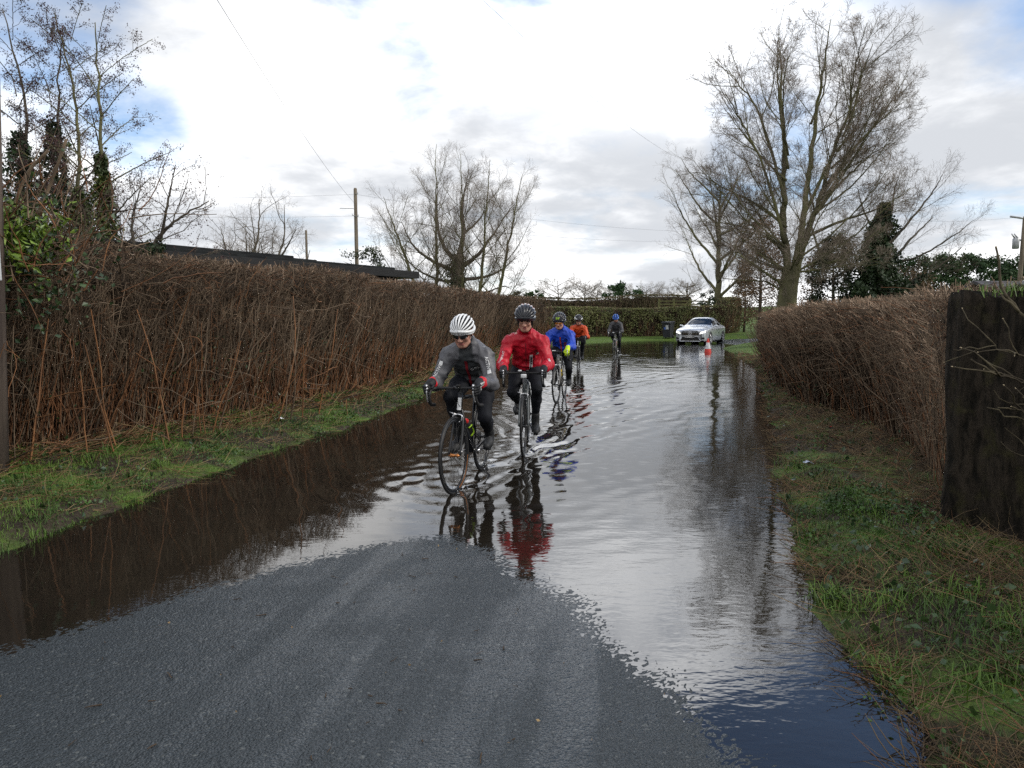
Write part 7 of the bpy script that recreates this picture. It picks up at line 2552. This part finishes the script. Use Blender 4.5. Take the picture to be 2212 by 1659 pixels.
bmesh.ops.bevel(bm, geom=[e for e in bm.edges if abs(e.verts[0].co.z - e.verts[1].co.z) > 0.05], offset=0.035, segments=3, affect='EDGES')
v, f2 = from_bm(bm); g.add(v, f2)
v, f2 = boxv((0.0, 0, 0.955), (0.74, 0.63, 0.05), bevel=0.015); g.add(v, f2)
g.build('body', [M_BIN], bin_, False)
g = Geo()
v, f2 = boxv((0.01, 0, 1.03), (0.78, 0.64, 0.065), Matrix.Rotation(R(2), 4, 'Y'), bevel=0.025); g.add(v, f2)
v, f2 = boxv((0.385, 0, 1.0), (0.05, 0.3, 0.05), bevel=0.015); g.add(v, f2)
g.build('lid', [M_BIN], bin_)
v, f2 = tube([(-0.40, -0.26, 0.99), (-0.42, -0.2, 1.0), (-0.42, 0.2, 1.0), (-0.40, 0.26, 0.99)], 0.018, 8); Geo().add(v, f2).build('handle', [M_BIN], bin_)
for s in (-1, 1):
    v, f2 = lathe([(0, -0.03), (0.09, -0.03), (0.1, -0.02), (0.1, 0.02), (0.09, 0.03), (0, 0.03)], 20, 'y'); Geo().add(v + [-0.24, 0.27 * s, 0.1], f2).build('wheel', [M_TYRE], bin_)
v, f2 = boxv((0.318, 0.075, 0.70), (0.006, 0.20, 0.28), Matrix.Rotation(R(8), 4, 'Y')); Geo().add(v, f2).build('sticker', [M_WHITE], bin_, False)
o = bin_.children[-1]; o['label'] = 'white paper sticker'
v, f2 = boxv((0.313, -0.08, 0.63), (0.006, 0.14, 0.13), Matrix.Rotation(R(8), 4, 'Y')); Geo().add(v, f2).build('sticker', [mat('blue_sticker', (0.08, 0.16, 0.5))], bin_, False)
o = bin_.children[-1]; o['label'] = 'small blue sticker'


# scraps of litter on the verges
def litter(name, label, u, v, size, m, seed):
    r = np.random.default_rng(seed)
    p = G(u, v, 0.14); p[2] = float(gz_at(p[0], p[1])) + 0.015
    n = 7
    X_, Y_ = np.meshgrid(np.linspace(-0.5, 0.5, n), np.linspace(-0.35, 0.35, n), indexing='ij')
    Z_ = 0.16 * (vnoise(X_ * 5 + seed, Y_ * 5 + 3, seed) - 0.3) + 0.10 * np.sin(X_ * 5 + seed)
    Vl = np.stack([X_, Y_, Z_], -1).reshape(-1, 3) * size + p + [0, 0, size * 0.1]
    q = np.array([(i * n + j, (i + 1) * n + j, (i + 1) * n + j + 1, i * n + j + 1) for i in range(n - 1) for j in range(n - 1)])
    V2 = Vl - [0, 0, 0.002]
    tag(Geo().add(Vl, [q]).add(V2, [q[:, ::-1]]).build(name, [m]), label, 'litter')


litter('paper_scrap', 'crumpled white paper scrap on the left verge near the hedge foot', 602, 903, 0.11, M_WHITEP, 1)
litter('paper_scrap', 'pale blue-white scrap on the muddy right verge beside the low hedge', 1747, 988, 0.09, mat('pale_blue_paper', (0.45, 0.5, 0.62)), 2)
litter('plastic_bag', 'dull grey crumpled plastic bag low on the right verge', 2328, 1425, 0.16, mat('grey_plastic_bag', (0.09, 0.10, 0.11), None, 0.3, 0.5), 3)
litter('paper_scrap', 'tiny red scrap at the foot of the low right hedge', 1793, 920, 0.035, M_REDP, 4)


# twigs and leaf scraps washed onto the dry crown of the lane
rl = np.random.default_rng(9)
n = 46
pxy = np.column_stack([rl.uniform(-2.4, 0.7, n * 6), rl.uniform(2.1, 4.6, n * 6)])
pxy = pxy[sdist(pxy[:, 0], pxy[:, 1], WEDGE) < -0.25][:n]
n = len(pxy)
st_ = np.column_stack([pxy, road_z(pxy[:, 0], pxy[:, 1]) + 0.006])
an_ = rl.uniform(0, 6.28, n)
pl = curvy(st_, np.column_stack([np.cos(an_), np.sin(an_), 0.03 * rl.normal(size=n)]), rl.uniform(0.012, 0.07, n), 4, 0.2, 0.0, rl)
pl[:, :, 2] = (road_z(pl[:, :, 0], pl[:, :, 1]) + 0.006)
V, F = tubes(pl, rl.uniform(0.0014, 0.0032, n)[:, None] * np.array([[1, 1, 0.9, 0.5]]), 4)
g = Geo().add(V, [F], 0)
c = np.column_stack([pxy[::2] + 0.2, road_z(pxy[::2, 0] + 0.2, pxy[::2, 1] + 0.2) + 0.008])
V, F = leaves(c, 0.014, -0.2, 0.6, rl)
g.add(V, [F], 1)
tag(g.build('road_debris', [M_DARK, M_STRAW], None), 'small dark twigs and leaf scraps lying on the dry asphalt', 'debris', kind='stuff')
# ============================================================ SPRAY thrown up by the wheels
M_DROP = mat('water_drop', (0.75, 0.78, 0.80), None, 0.05, 0.8)
rs = np.random.default_rng(77)
oct_v = np.array([(1, 0, 0), (-1, 0, 0), (0, 1, 0), (0, -1, 0), (0, 0, 1), (0, 0, -1)], float)
oct_f = np.array([(0, 2, 4), (2, 1, 4), (1, 3, 4), (3, 0, 4), (2, 0, 5), (1, 2, 5), (3, 1, 5), (0, 3, 5)])
Vd, Fd, nd = [], [], 0
for nm, (c, dl) in RIDERS.items():
    dx, dy = math.sin(R(dl)), math.cos(R(dl))
    for back in (0.0, 0.99):
        k = 90 if back else 60
        a = rs.exponential(0.16, k) - 0.04
        lat = rs.normal(0, 0.05, k) * (1 + a * 2)
        z = np.abs(rs.normal(0, 0.035, k)) + 0.004
        r = rs.uniform(0.0018, 0.0048, k)
        for i in range(k):
            p = np.array([c[0] + dx * (back + a[i]) + dy * lat[i], c[1] + dy * (back + a[i]) - dx * lat[i], z[i]])
            Vd.append(p + oct_v * r[i] * np.array([1, 1, 1.3])); Fd.append(oct_f + nd); nd += 6
tag(Geo().add(np.concatenate(Vd), [np.concatenate(Fd)]).build('spray', [M_DROP]), 'fine spray of water drops thrown up around the bicycle wheels', 'spray', kind='stuff')
